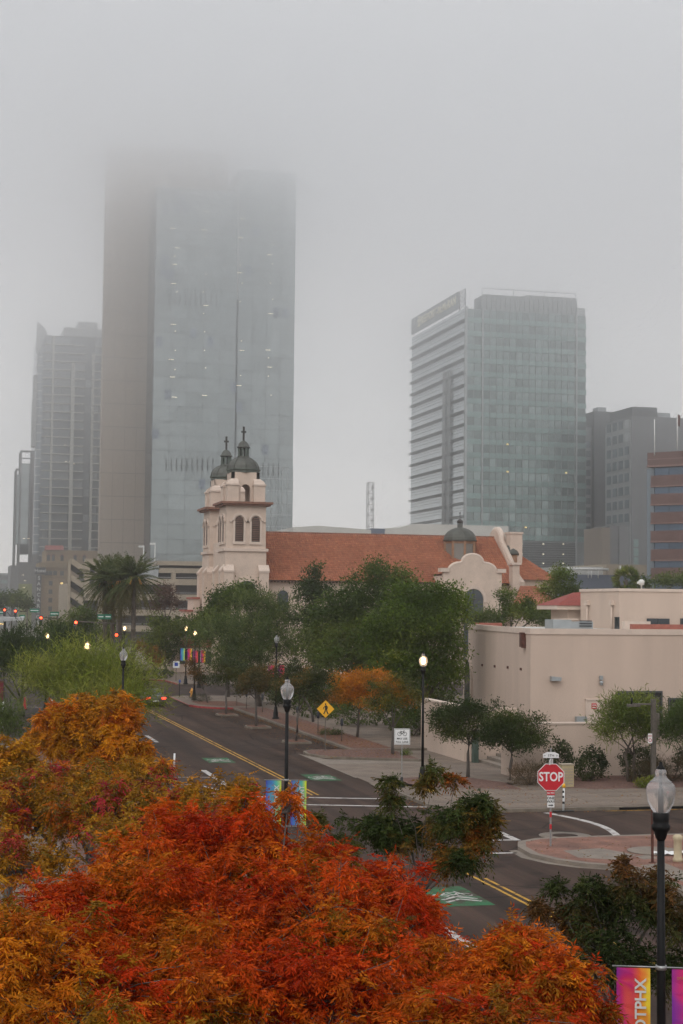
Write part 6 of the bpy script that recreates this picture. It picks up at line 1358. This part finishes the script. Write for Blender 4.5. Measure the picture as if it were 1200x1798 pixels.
near_tree('pistache tree turning from green to orange in front of the crossing', 31, 745,
    [(795, 1465, 52, 46, 0), (845, 1475, 30, 34, 0), (720, 1475, 46, 30, .5), (650, 1455, 40, 20, .5), (690, 1412, 14, 11, 0), (745, 1382, 9, 8, 0), (685, 1376, 9, 8, 0), (765, 1352, 8, 6, 0), (800, 1372, 14, 9, 0), (835, 1420, 26, 20, 0), (600, 1482, 22, 14, 0), (553, 1441, 7, 4, 0), (805, 1515, 42, 22, -.5), (860, 1440, 14, 14, 0)],
    [(.028, .044, .012), (.040, .060, .015), (.055, .075, .018), (.10, .085, .018), (.20, .10, .018), (.32, .08, .013)], (2.2, 2.4, 2, 2, 1.8, 1.4), 620, 17, L=.23, ll=.085, wl=.026, per=6, nl=9, trunk=.06, fill=.0, nb=9, tufts=4)
near_tree('dark green pistache tree behind the nearest lamp', 27, 1080,
    [(1000, 1620, 45, 42, 0), (1070, 1610, 52, 50, .5), (1145, 1615, 55, 60, 0), (1055, 1680, 65, 42, -.5), (1140, 1700, 65, 50, 0), (985, 1560, 18, 18, 0), (1040, 1572, 28, 26, 0), (1098, 1518, 9, 8, 0), (1160, 1552, 22, 18, 0), (1210, 1640, 45, 60, 0), (955, 1605, 18, 16, 0), (1100, 1560, 24, 18, 0)],
    [(.026, .040, .012), (.038, .053, .015), (.055, .065, .018), (.085, .06, .018), (.12, .055, .017), (.16, .065, .015)], (2.4, 2.6, 2, 2, 1.8, 1.2), 1050, 18, L=.22, ll=.08, wl=.026, per=6, nl=9, trunk=.085, fill=.0, nb=12, tufts=4)

# ---- feathery trees
def wispy_tree(label, D, px, gy, items, cols, n, seed, L=.7, w=.035, per=9, name='palo_verde', bark='barkgreen', trunk=.16, up=.35, spread=.35, group='feathery desert trees', multi=2, fork=1.2):
    g = at_d(px, gy, D); base = (g.x, g.y, .1); lb = lobes_px(D, base, items); rng = np.random.default_rng(seed)
    lb2 = boughs(lb, rng, 7, .30, .55, .95, .8)
    P, Dn = crown_points(lb2, n, rng, .5, 1.1, .35, .5); P2, D2 = crown_points(lb, n//3, rng, .2, .62, .5, .2); pf = palette(cols, None, .9, seed)
    return tree(name, label, base, lb, [wispy(P, Dn, rng, pf, per, L, w, up, 2, spread), wispy(P2, D2, rng, pf, per, L, w, up, 2, spread)], bark, trunk, fork, True, 6, group, seed, multi)
wispy_tree('wide yellow green palo verde beside the lamp on the left', 97, 165, 1250, [(165, 1195, 70, 38, 0), (100, 1200, 52, 30, 0), (220, 1210, 46, 34, 0), (148, 1158, 34, 22, 1), (205, 1168, 28, 20, 2), (180, 1230, 68, 28, -2), (262, 1236, 24, 16, -1), (60, 1188, 36, 16, 0), (118, 1170, 26, 14, 1), (250, 1190, 22, 14, 0)], [(.13, .165, .022), (.17, .205, .028), (.21, .24, .036), (.27, .28, .055), (.08, .105, .017)], 900, 21, L=.95, w=.036, spread=.55, up=.2, per=13)
wispy_tree('dark feathery tree mass at the left edge under the canopy', 125, 40, 1200, [(40, 1150, 62, 42, 0), (110, 1142, 52, 32, 4), (0, 1160, 50, 40, 0), (-40, 1140, 60, 45, 0)], [(.03, .05, .014), (.045, .07, .018), (.06, .085, .02)], 900, 22, L=.8, w=.06)
wispy_tree('small palo verde sprig at the far left kerb', 100, 10, 1300, [(10, 1268, 30, 18, 0), (-20, 1260, 30, 20, 0), (30, 1285, 18, 10, 0)], G_LITE, 160, 23, L=.8, w=.045, trunk=.06)
wispy_tree('soft grey green mesquite before the bell towers', 138, 455, 1230, [(430, 1110, 65, 62, 0), (490, 1090, 45, 50, 1), (380, 1120, 45, 50, 2), (500, 1140, 40, 50, 0), (440, 1160, 70, 35, -1), (450, 1065, 40, 30, 1)], [(.075, .105, .032), (.10, .135, .04), (.13, .16, .048), (.06, .085, .024)], 1200, 24, L=.6, w=.07, per=10, name='mesquite_tree', bark='bark')
wispy_tree('young mesquite against the low pink wall by the square pole', 81, 1108, 1353, [(1085, 1270, 42, 38, 0), (1125, 1265, 40, 40, .5), (1100, 1245, 34, 28, 0), (1140, 1290, 26, 24, 0), (1065, 1290, 26, 20, 0)], [(.075, .105, .022), (.10, .135, .027), (.135, .17, .033), (.17, .195, .04)], 430, 25, L=.5, w=.04, per=9, name='mesquite_tree', bark='bark', trunk=.085, spread=.22, multi=2, fork=1.4)
wispy_tree('mesquite cut by the right edge of the view', 79, 1215, 1360, [(1205, 1265, 34, 42, 0), (1180, 1290, 30, 30, 0), (1230, 1280, 40, 50, 0)], [(.055, .085, .022), (.075, .11, .027), (.10, .14, .033)], 380, 26, L=.5, w=.04, name='mesquite_tree', bark='bark', trunk=.085, spread=.22, fork=1.4)

# ---- broad-leaved trees
def broad_tree(label, D, px, gy, items, cols, n, seed, size=.2, per=12, spread=.32, trunk=.2, weights=None, group='green trees round the church', fork=None, name='broadleaf_tree', clump=1.6, ratio=.5, bark='bark', twigs=0, keep=.35):
    g = at_d(px, gy, D); base = (g.x, g.y, .1); lb = lobes_px(D, base, items); rng = np.random.default_rng(seed)
    lb2 = boughs(lb, rng, 9, .28, .48, .92, .75); P, Dn = crown_points(lb2, n, rng, .65, 1.08, keep, .7); P2, D2 = crown_points(lb, n//4, rng, .3, .75, .5, .3); pf = palette(cols, weights, clump, seed)
    return tree(name, label, base, lb, [leafy(P, Dn, rng, pf, per, size, spread, ratio), leafy(P2, D2, rng, pf, per, size*1.3, spread, ratio)], bark, trunk, fork, True, twigs, group, seed)
broad_tree('large dense green tree overlapping the left end of the pink building', 112, 742, 1250, [(735, 1105, 82, 70, 0), (775, 1085, 52, 54, 0), (690, 1135, 54, 52, 0), (792, 1140, 42, 72, 0), (740, 1170, 75, 55, -1), (720, 1065, 46, 42, 1), (760, 1055, 38, 34, 1), (797, 1065, 30, 34, 1), (780, 1190, 48, 40, 0), (690, 1180, 50, 40, 0)], G_MID, 2900, 31, size=.20, weights=(3, 3, 2, 1))
broad_tree('tall dark green tree below the red nave roof', 140, 640, 1230, [(650, 1065, 72, 62, 0), (690, 1030, 40, 40, 0), (600, 1092, 60, 62, 1), (560, 1120, 48, 58, 0), (640, 1125, 85, 62, -1), (662, 1006, 26, 24, 0), (590, 1155, 70, 52, -2), (660, 1170, 60, 45, -1)], G_DARK, 2900, 32, size=.24, spread=.38, trunk=.26)
broad_tree('slim tiered tree standing before the nave wall', 158, 553, 1200, [(552, 1005, 16, 16, 0), (548, 1030, 32, 12, 0), (555, 1050, 38, 22, 0), (540, 1085, 38, 26, 0)], [(.04, .06, .02), (.05, .075, .024), (.065, .09, .028)], 420, 33, size=.26, spread=.35)
broad_tree('dark green tree against the foot of the bell tower', 152, 400, 1210, [(405, 1060, 42, 40, 0), (430, 1045, 26, 24, 0), (380, 1085, 36, 40, 0), (360, 1110, 30, 40, 0)], G_DARK, 800, 34, size=.24, spread=.36)
broad_tree('green tree right of the church gable', 165, 985, 1180, [(990, 1012, 24, 26, 0), (972, 1040, 26, 26, 0), (1005, 1045, 22, 28, 0), (985, 1070, 40, 22, 0)], G_MID, 480, 35, size=.24, spread=.3)
broad_tree('green shrubby tree in front of the arched transept window', 168, 895, 1180, [(890, 1050, 22, 16, 0), (902, 1078, 34, 18, 0), (872, 1088, 18, 12, 0), (940, 1084, 32, 16, 0), (925, 1064, 18, 14, 0)], G_MID, 480, 36, size=.24, spread=.3)
wispy_tree('pale feathery tree between the transept and the pink parapet', 150, 840, 1180, [(840, 1092, 18, 14, 0), (975, 1090, 30, 16, 0), (860, 1086, 16, 10, 0)], [(.08, .11, .03), (.10, .13, .035)], 260, 37, L=.6, w=.06, name='mesquite_tree', bark='bark')
broad_tree('round dark green tree right of the palms', 205, 290, 1190, [(292, 1118, 38, 34, 0), (272, 1098, 20, 18, 0), (325, 1105, 26, 28, 0), (285, 1150, 45, 26, 2)], G_DARK, 800, 38, size=.28, spread=.42)
broad_tree('dark green tree behind the palms on the left', 215, 150, 1190, [(150, 1092, 32, 30, 0), (125, 1120, 34, 32, 0), (190, 1120, 28, 34, 0), (100, 1108, 22, 22, 0)], G_DARK, 700, 39, size=.3, spread=.45)
broad_tree('brown leafed tree below the garage deck', 240, 290, 1180, [(290, 1045, 22, 24, 0), (278, 1065, 20, 20, 0), (305, 1060, 18, 20, 0)], [(.10, .06, .05), (.13, .075, .055), (.085, .05, .04)], 260, 40, size=.25, spread=.35)
broad_tree('hazy dark trees far down the street at the left edge', 330, 20, 1110, [(20, 1055, 26, 16, 0), (45, 1060, 22, 18, 0), (0, 1060, 22, 18, 0)], G_DARK, 220, 41, size=.5, spread=.6)
broad_tree('hazy trees below the rose-banded offices', 240, 1180, 1090, [(1180, 1022, 34, 14, 0), (1130, 1026, 26, 10, 0), (1215, 1020, 30, 16, 0)], G_DARK, 260, 42, size=.35, spread=.4)
# street trees along the right pavement
def street_tree(label, x, y, D, items, cols, n, seed, weights=None, size=.15, trunk=.085, per=11, spread=.2, z=.12, bark='barkpale', twigs=6, fork=None):
    base = (x, y, z); lb = lobes_px(D, base, items); rng = np.random.default_rng(seed)
    lb2 = boughs(lb, rng, 6, .3, .5, .95, .7); P, Dn = crown_points(lb2, n, rng, .6, 1.1, .3, .6); P2, D2 = crown_points(lb, n//5, rng, .3, .72, .5, .3); pf = palette(cols, weights, .9, seed)
    return tree('street_tree', label, base, lb, [leafy(P, Dn, rng, pf, per, size, spread, .32), leafy(P2, D2, rng, pf, per, size, spread, .32)], bark, trunk, fork, True, twigs, 'young street trees on the right', seed)
S_GRN = [(.030, .048, .013), (.044, .064, .016), (.062, .082, .02), (.09, .09, .022)]
S_MIX = [(.035, .05, .016), (.06, .065, .02), (.12, .085, .022), (.24, .11, .02), (.34, .13, .02)]
street_tree('young dark tree before the gap in the pink walls, left of the pair', 26.75, 78.6, 82.8, [(805, 1265, 46, 28, 0), (845, 1258, 34, 24, 0), (778, 1280, 26, 22, 0), (860, 1278, 24, 20, 0), (820, 1244, 32, 15, 0), (872, 1240, 10, 7, 0), (820, 1288, 44, 16, 0)], S_GRN, 850, 51, (3, 3, 2, 1), .16, fork=1.7)
street_tree('young dark tree before the pink walls, right of the pair', 28.3, 76.5, 81.1, [(880, 1288, 42, 26, 0), (915, 1280, 44, 26, 0), (948, 1293, 24, 20, 0), (862, 1300, 26, 18, 0), (898, 1265, 36, 15, 0), (910, 1305, 46, 16, 0)], S_GRN, 850, 52, (3, 3, 2, 1), .16, fork=1.5)
street_tree('young orange tree on the gravel strip behind the walking sign', 27.3, 103, 106, [(620, 1208, 46, 28, 0), (655, 1198, 42, 22, 0), (594, 1224, 28, 22, 0), (685, 1205, 32, 18, 0), (640, 1225, 50, 18, 0)], [(.44, .13, .012), (.50, .18, .015), (.38, .15, .015), (.24, .12, .016)], 900, 53, None, .18, fork=2.0)
street_tree('young green and orange tree with bare grey branches on the island', 26.3, 91, 95, [(690, 1225, 42, 24, 0), (662, 1237, 30, 20, 0), (718, 1225, 28, 26, 0), (692, 1202, 36, 16, 0)], [(.06, .075, .018), (.14, .12, .02), (.34, .15, .018), (.44, .16, .015)], 620, 54, (3, 3, 1.5, 1), .16, twigs=12, fork=1.6)
street_tree('young tree in the nearest tree pit of the parking bay', 22.7, 101, 103.5, [(525, 1210, 42, 28, 0), (550, 1195, 34, 22, 0), (500, 1225, 24, 18, 0), (555, 1225, 24, 18, 0)], S_MIX, 560, 55, (3, 2.4, 1.2, .8, .6), .17, fork=1.9)
street_tree('young bronze tree in the middle tree pit of the parking bay', 22.6, 113.8, 116, [(445, 1200, 38, 24, 0), (425, 1210, 22, 20, 0), (468, 1205, 24, 20, 0), (450, 1182, 26, 14, 0)], [(.05, .055, .018), (.075, .065, .02), (.12, .08, .022), (.06, .065, .02)], 480, 56, None, .18, fork=2.0)
street_tree('young green tree in the farthest tree pit of the parking bay', 22.7, 126.7, 129, [(400, 1185, 38, 26, 0), (378, 1195, 22, 18, 0), (425, 1190, 24, 22, 0), (398, 1165, 26, 16, 0)], S_GRN, 480, 57, None, .2, fork=1.9)
street_tree('small bronze tree on the red kerb bulb by the lit lamp', 23.6, 141, 143, [(345, 1182, 16, 14, 0), (352, 1195, 16, 12, 0), (335, 1165, 10, 8, 0)], [(.10, .07, .022), (.22, .11, .025), (.07, .06, .02)], 160, 58, None, .2, trunk=.06)
street_tree('young green tree on the litter strip beyond the unlit lamp', 27.6, 117, 119.5, [(500, 1195, 30, 24, 0), (478, 1185, 22, 20, 0), (525, 1180, 22, 16, 0)], S_MIX, 300, 59, (3, 2, 1, 1, .8), .18)
street_tree('orange leafed tree by the palm trunks', 17.5, 196, 196, [(262, 1150, 20, 18, 0), (248, 1135, 16, 16, 0), (275, 1165, 16, 12, 0)], [(.22, .11, .02), (.30, .14, .025), (.12, .09, .025)], 200, 60, None, .26, trunk=.08)

# ---- palms
def date_palm(px, py, D, label, seed, R=3.5, nf=105):
    q = at_d(px, py, D); rng = np.random.default_rng(seed); t = thing('date_palm', label, 'palm tree', (q.x, q.y, 0), 0, 'date palms at the junction'); H_ = q.z
    m = MB(); prof = []
    for i in range(int(H_/.22)): z = .22*i; r = .24+.03*(i % 2); prof.append((r, z))
    m.lathe(prof+[(.3, H_-.4), (.34, H_), (.1, H_+.2)], seg=10, sm=False).build('trunk', 'bark', t)
    B = []; T = []; C = []; fm = MB()
    for i in range(nf):
        a = rng.uniform(0, 6.283); el = rng.uniform(-1.45, 1.3) if i > 28 else rng.uniform(.45, 1.4); L_ = R*rng.uniform(.8, 1.1)
        d = np.array([math.cos(a)*math.cos(el), math.sin(a)*math.cos(el), math.sin(el)]); dr = .35 if el > 0 else .5
        pts = [np.array([0, 0, H_])+d*L_*s-UP*dr*L_*s*s*.7 for s in np.linspace(0, 1, 9)]
        fm.tube([tuple(p) for p in pts[::2]], [.04, .03, .025, .02, .01], 3)
        col = np.array([(.065, .09, .026), (.085, .11, .032), (.11, .13, .04), (.13, .11, .04)][rng.integers(0, 3) if el > -.6 else 3])*(.8 if el < -.3 else 1)
        side = unit(np.cross(d, UP+rng.normal(size=3)*.1))
        for s in np.linspace(.15, 1, 26):
            k = s*8; i0 = min(7, int(k)); p = pts[i0]*(1-(k-i0))+pts[i0+1]*(k-i0); ax = unit(pts[i0+1]-pts[i0])
            for sg in (-1, 1):
                dd = unit(ax*.75+side*sg*.7-UP*.25+rng.normal(size=3)*.08); B.append(p); T.append(p+dd*.62*(1.1-.5*s)); C.append(col*rng.uniform(.8, 1.2))
    fm.build('frond_stems', 'barkgreen', t)
    V, F, C2 = blades(np.array(B), np.array(T), .06, np.array(C), rng)
    col_mesh('fronds', V, F, C2, 'leaf', t, 'stuff')
    fr = MB()
    for i in range(14): a = rng.uniform(0, 6.283); fr.tube([(0, 0, H_), (.5*math.cos(a), .5*math.sin(a), H_-.05), (.9*math.cos(a), .9*math.sin(a), H_-.9)], [.04, .035, .05], 4)
    fr.build('fruit_stalks', mat('fruit_stalk_orange', (.45, .22, .04), .8), t)
for (px, py, D, lab, sd) in ((186, 1018, 184, 'date palm at the left of the clump', 71), (199, 1010, 188, 'date palm second from the left in the clump', 72), (212, 1020, 182, 'date palm third from the left in the clump', 73), (236, 1012, 178, 'date palm standing a little apart at the right of the clump', 74)): date_palm(px, py, D, lab, sd)
def fan_palm():
    q = at_d(1100, 1018, 215); rng = np.random.default_rng(75); t = thing('fan_palm', 'round-headed fan palm showing over the upper pink parapet', 'palm tree', (q.x, q.y, 0)); H_ = q.z
    MB().lathe([(.3, 0), (.25, 2), (.22, H_)], seg=10).build('trunk', 'bark', t); B = []; T = []; C = []
    for i in range(60):
        d = unit(rng.normal(size=3)+UP*.4); c = np.array([0, 0, H_])+d*1.1; s1 = unit(np.cross(d, rng.normal(size=3))); cc = np.array(G_MID[rng.integers(0, 4)])
        for k in range(16): a = -1.5+3.0*k/15; dd = unit(d*math.cos(a)+s1*math.sin(a)); B.append(c); T.append(c+dd*rng.uniform(.9, 1.2)); C.append(cc*rng.uniform(.8, 1.2))
    V, F, C2 = blades(np.array(B), np.array(T), .12, np.array(C), rng); col_mesh('fronds', V, F, C2, 'leaf', t, 'stuff')
fan_palm()

# ---- shrubs
def shrub(label, x, y, r, h, cols, n, seed, size=.1, name='shrub', wisp=False, z=.14, group='shrubs along the pink wall'):
    rng = np.random.default_rng(seed); lb = [(0, 0, h*.5, r, r*.8, h*.55), (r*.4, .1, h*.45, r*.6, r*.6, h*.45), (-r*.4, -.1, h*.42, r*.6, r*.6, h*.42)]
    P, Dn = crown_points(lb, n, rng, .6, 1.08, .6, .6); P[:, 2] = np.maximum(P[:, 2], .05); pf = palette(cols, None, .5, seed)
    t = thing(name, label, 'shrub', (x, y, z), 0, group); m = MB()
    for i in range(7): a = rng.uniform(0, 6.28); m.tube([(0, 0, -.03), (r*.4*math.cos(a), r*.4*math.sin(a), h*.4), (r*.7*math.cos(a), r*.7*math.sin(a), h*.75)], [.03, .02, .01], 4)
    m.build('stems', 'bark', t); fo = wispy(P, Dn, rng, pf, 8, .3, .015, .6, 2, .08) if wisp else leafy(P, Dn, rng, pf, 9, size, .09, .5)
    col_mesh('foliage', fo[0], fo[1], fo[2], 'leaf', t, 'stuff')
O_GRN = [(.03, .045, .018), (.045, .06, .022), (.06, .075, .028)]
shrub('upright green oleander shrub behind the utility cabinet', 31.0, 76.6, .75, 1.9, O_GRN, 260, 81, .14)
shrub('rounded green shrub right of the utility cabinet', 32.3, 75.6, .85, 1.55, O_GRN, 300, 82, .13)
shrub('green shrub at the foot of the young mesquite', 35.3, 76.4, 1.0, 1.6, O_GRN, 320, 83, .13)
shrub('low brown grassy shrub before the mesquite', 36.4, 74.8, 1.5, 1.1, [(.085, .06, .032), (.10, .07, .035), (.07, .06, .03)], 300, 84, wisp=True)
shrub('brown green shrub left of the square pole', 34.9, 74.3, 1.1, .95, [(.07, .06, .03), (.09, .065, .033)], 240, 85, wisp=True)
shrub('green shrub behind the square pole', 38.2, 75.8, 1.2, 1.7, O_GRN, 320, 86, .13)
shrub('dark green shrub near the right edge by the wall', 41, 75.6, 1.4, 1.6, O_GRN, 340, 87, .13)
shrub('brown grassy shrub at the right edge', 40, 73.6, 1.5, 1.0, [(.085, .06, .032), (.07, .06, .03)], 280, 88, wisp=True)
shrub('small bright yellow green plant on the gravel', 34.0, 72.3, .75, .45, [(.16, .19, .03), (.20, .20, .03), (.11, .14, .025)], 200, 89, .09)
shrub('tan brown grassy shrub under the young tree by the kerb', 28.5, 74.2, 1.05, .95, [(.12, .075, .04), (.10, .07, .035), (.07, .06, .03)], 360, 90, wisp=True, group='shrubs on the near pavement')
shrub('little green tuft at the base of the island tree', 26.9, 90.2, .35, .3, G_MID, 60, 91, .07, group='shrubs on the near pavement')
shrub('low green ground plant between the parking meters', 26.0, 105, .8, .35, [(.05, .08, .02), (.07, .10, .025)], 120, 92, .09, group='shrubs on the near pavement')
shrub('dark rounded shrub beyond the far red kerb', 25.6, 187.5, 1.7, 1.2, O_GRN, 240, 93, .16, group='shrubs on the far pavement')
for _i, (_x, _y, _l) in enumerate(((33.5, 110, 'dark hedge shrub behind the big green tree'), (36.5, 118, 'dark hedge shrub farther back by the building corner'), (29.5, 122, 'tall dark shrub under the tall dark tree'), (32, 130, 'dark shrub far back between the pavement trees'), (30.5, 140, 'broad dark shrub under the mesquite'), (33, 148, 'dark shrub at the foot of the tower tree'))): shrub(_l, _x, _y, 2.6, 3.0, G_DARK, 420, 101+_i, .2, group='shrubs on the far pavement')
shrub('dark shrub in the shade of the big green tree', 31.5, 104, 1.6, 1.8, G_DARK, 300, 94, .16, group='shrubs on the far pavement')
shrub('dark shrub left of the walking sign under the trees', 30, 113, 2.2, 1.9, G_DARK, 320, 95, .16, group='shrubs on the far pavement')
shrub('grassy tuft round the red kerb lamp', 23.2, 143, .9, .5, [(.06, .06, .03), (.08, .075, .035)], 140, 96, wisp=True, group='shrubs on the far pavement')

# ---- fallen leaves along the gutters and under the trees
def litter():
    rng = np.random.default_rng(5); P = []
    for x0, x1, y0, y1, z, n in ((24.0, 24.6, 95, 134, .012, 900), (21.6, 24.4, 95, 134, .012, 350), (24.8, 27.3, 94.6, 133, .165, 1200), (21.9, 27, 89, 94.4, .16, 350), (22.2, 28.6, 66.2, 74, .165, 450), (20.6, 21.2, 67, 74.4, .012, 160), (24, 60, 65.0, 65.45, .012, 260), (29.6, 45, 66.5, 77.5, .165, 600), (21, 30, 48, 57, .16, 300), (22.2, 22.45, 20, 46, .012, 200), (10.9, 13.8, 20, 100, .012, 900)):
        P.append(np.stack([rng.uniform(x0, x1, n), rng.uniform(y0, y1, n), np.full(n, z)], 1))
    P = np.concatenate(P); n = len(P); a = rng.uniform(0, 6.283, n); d = np.stack([np.cos(a), np.sin(a), rng.uniform(-.1, .25, n)], 1)*rng.uniform(.03, .07, (n, 1))
    pal = np.array([(.30, .12, .03), (.36, .17, .03), (.22, .08, .03), (.28, .20, .06), (.14, .08, .04)]); V, F, C = blades(P-d, P+d, .045, pal[rng.integers(0, 5, n)], rng)
    V[:, 2] = np.maximum(V[:, 2], np.repeat(P[:, 2], 4)-.003); o = col_mesh('fallen_leaves', V, F, C, 'leaf', None, 'stuff')
litter()
# ------------------------------------------------------------------ haze over the town and the low cloud on the towers
def volume(name, x0, x1, y0, y1, z0, z1, dens):
    m = bpy.data.materials.new(name+'_air'); m.use_nodes = True; n = m.node_tree.nodes; l = m.node_tree.links; n.clear()
    o = n.new('ShaderNodeOutputMaterial'); v = n.new('ShaderNodeVolumePrincipled'); v.inputs['Color'].default_value = (.995, .995, 1, 1); v.inputs['Density'].default_value = dens; v.inputs['Anisotropy'].default_value = .84
    l.new(v.outputs[0], o.inputs['Volume']); m.cycles.homogeneous_volume = True
    b = MB().box(x0, x1, y0, y1, z0, z1); ob = b.build(name, m, kind='stuff'); return ob
volume('haze', -1000, 1200, -60, 790, -1.2, 168, .00045)
for i, (z, d) in enumerate(((-.9, .0007), (46, .0012), (74, .0015), (98, .0019), (114, .0036), (126, .0075), (136, .015))):
    volume('low_cloud', -980+i, 1180-i, 240+i, 700-i, z, 167-i*.5, d)
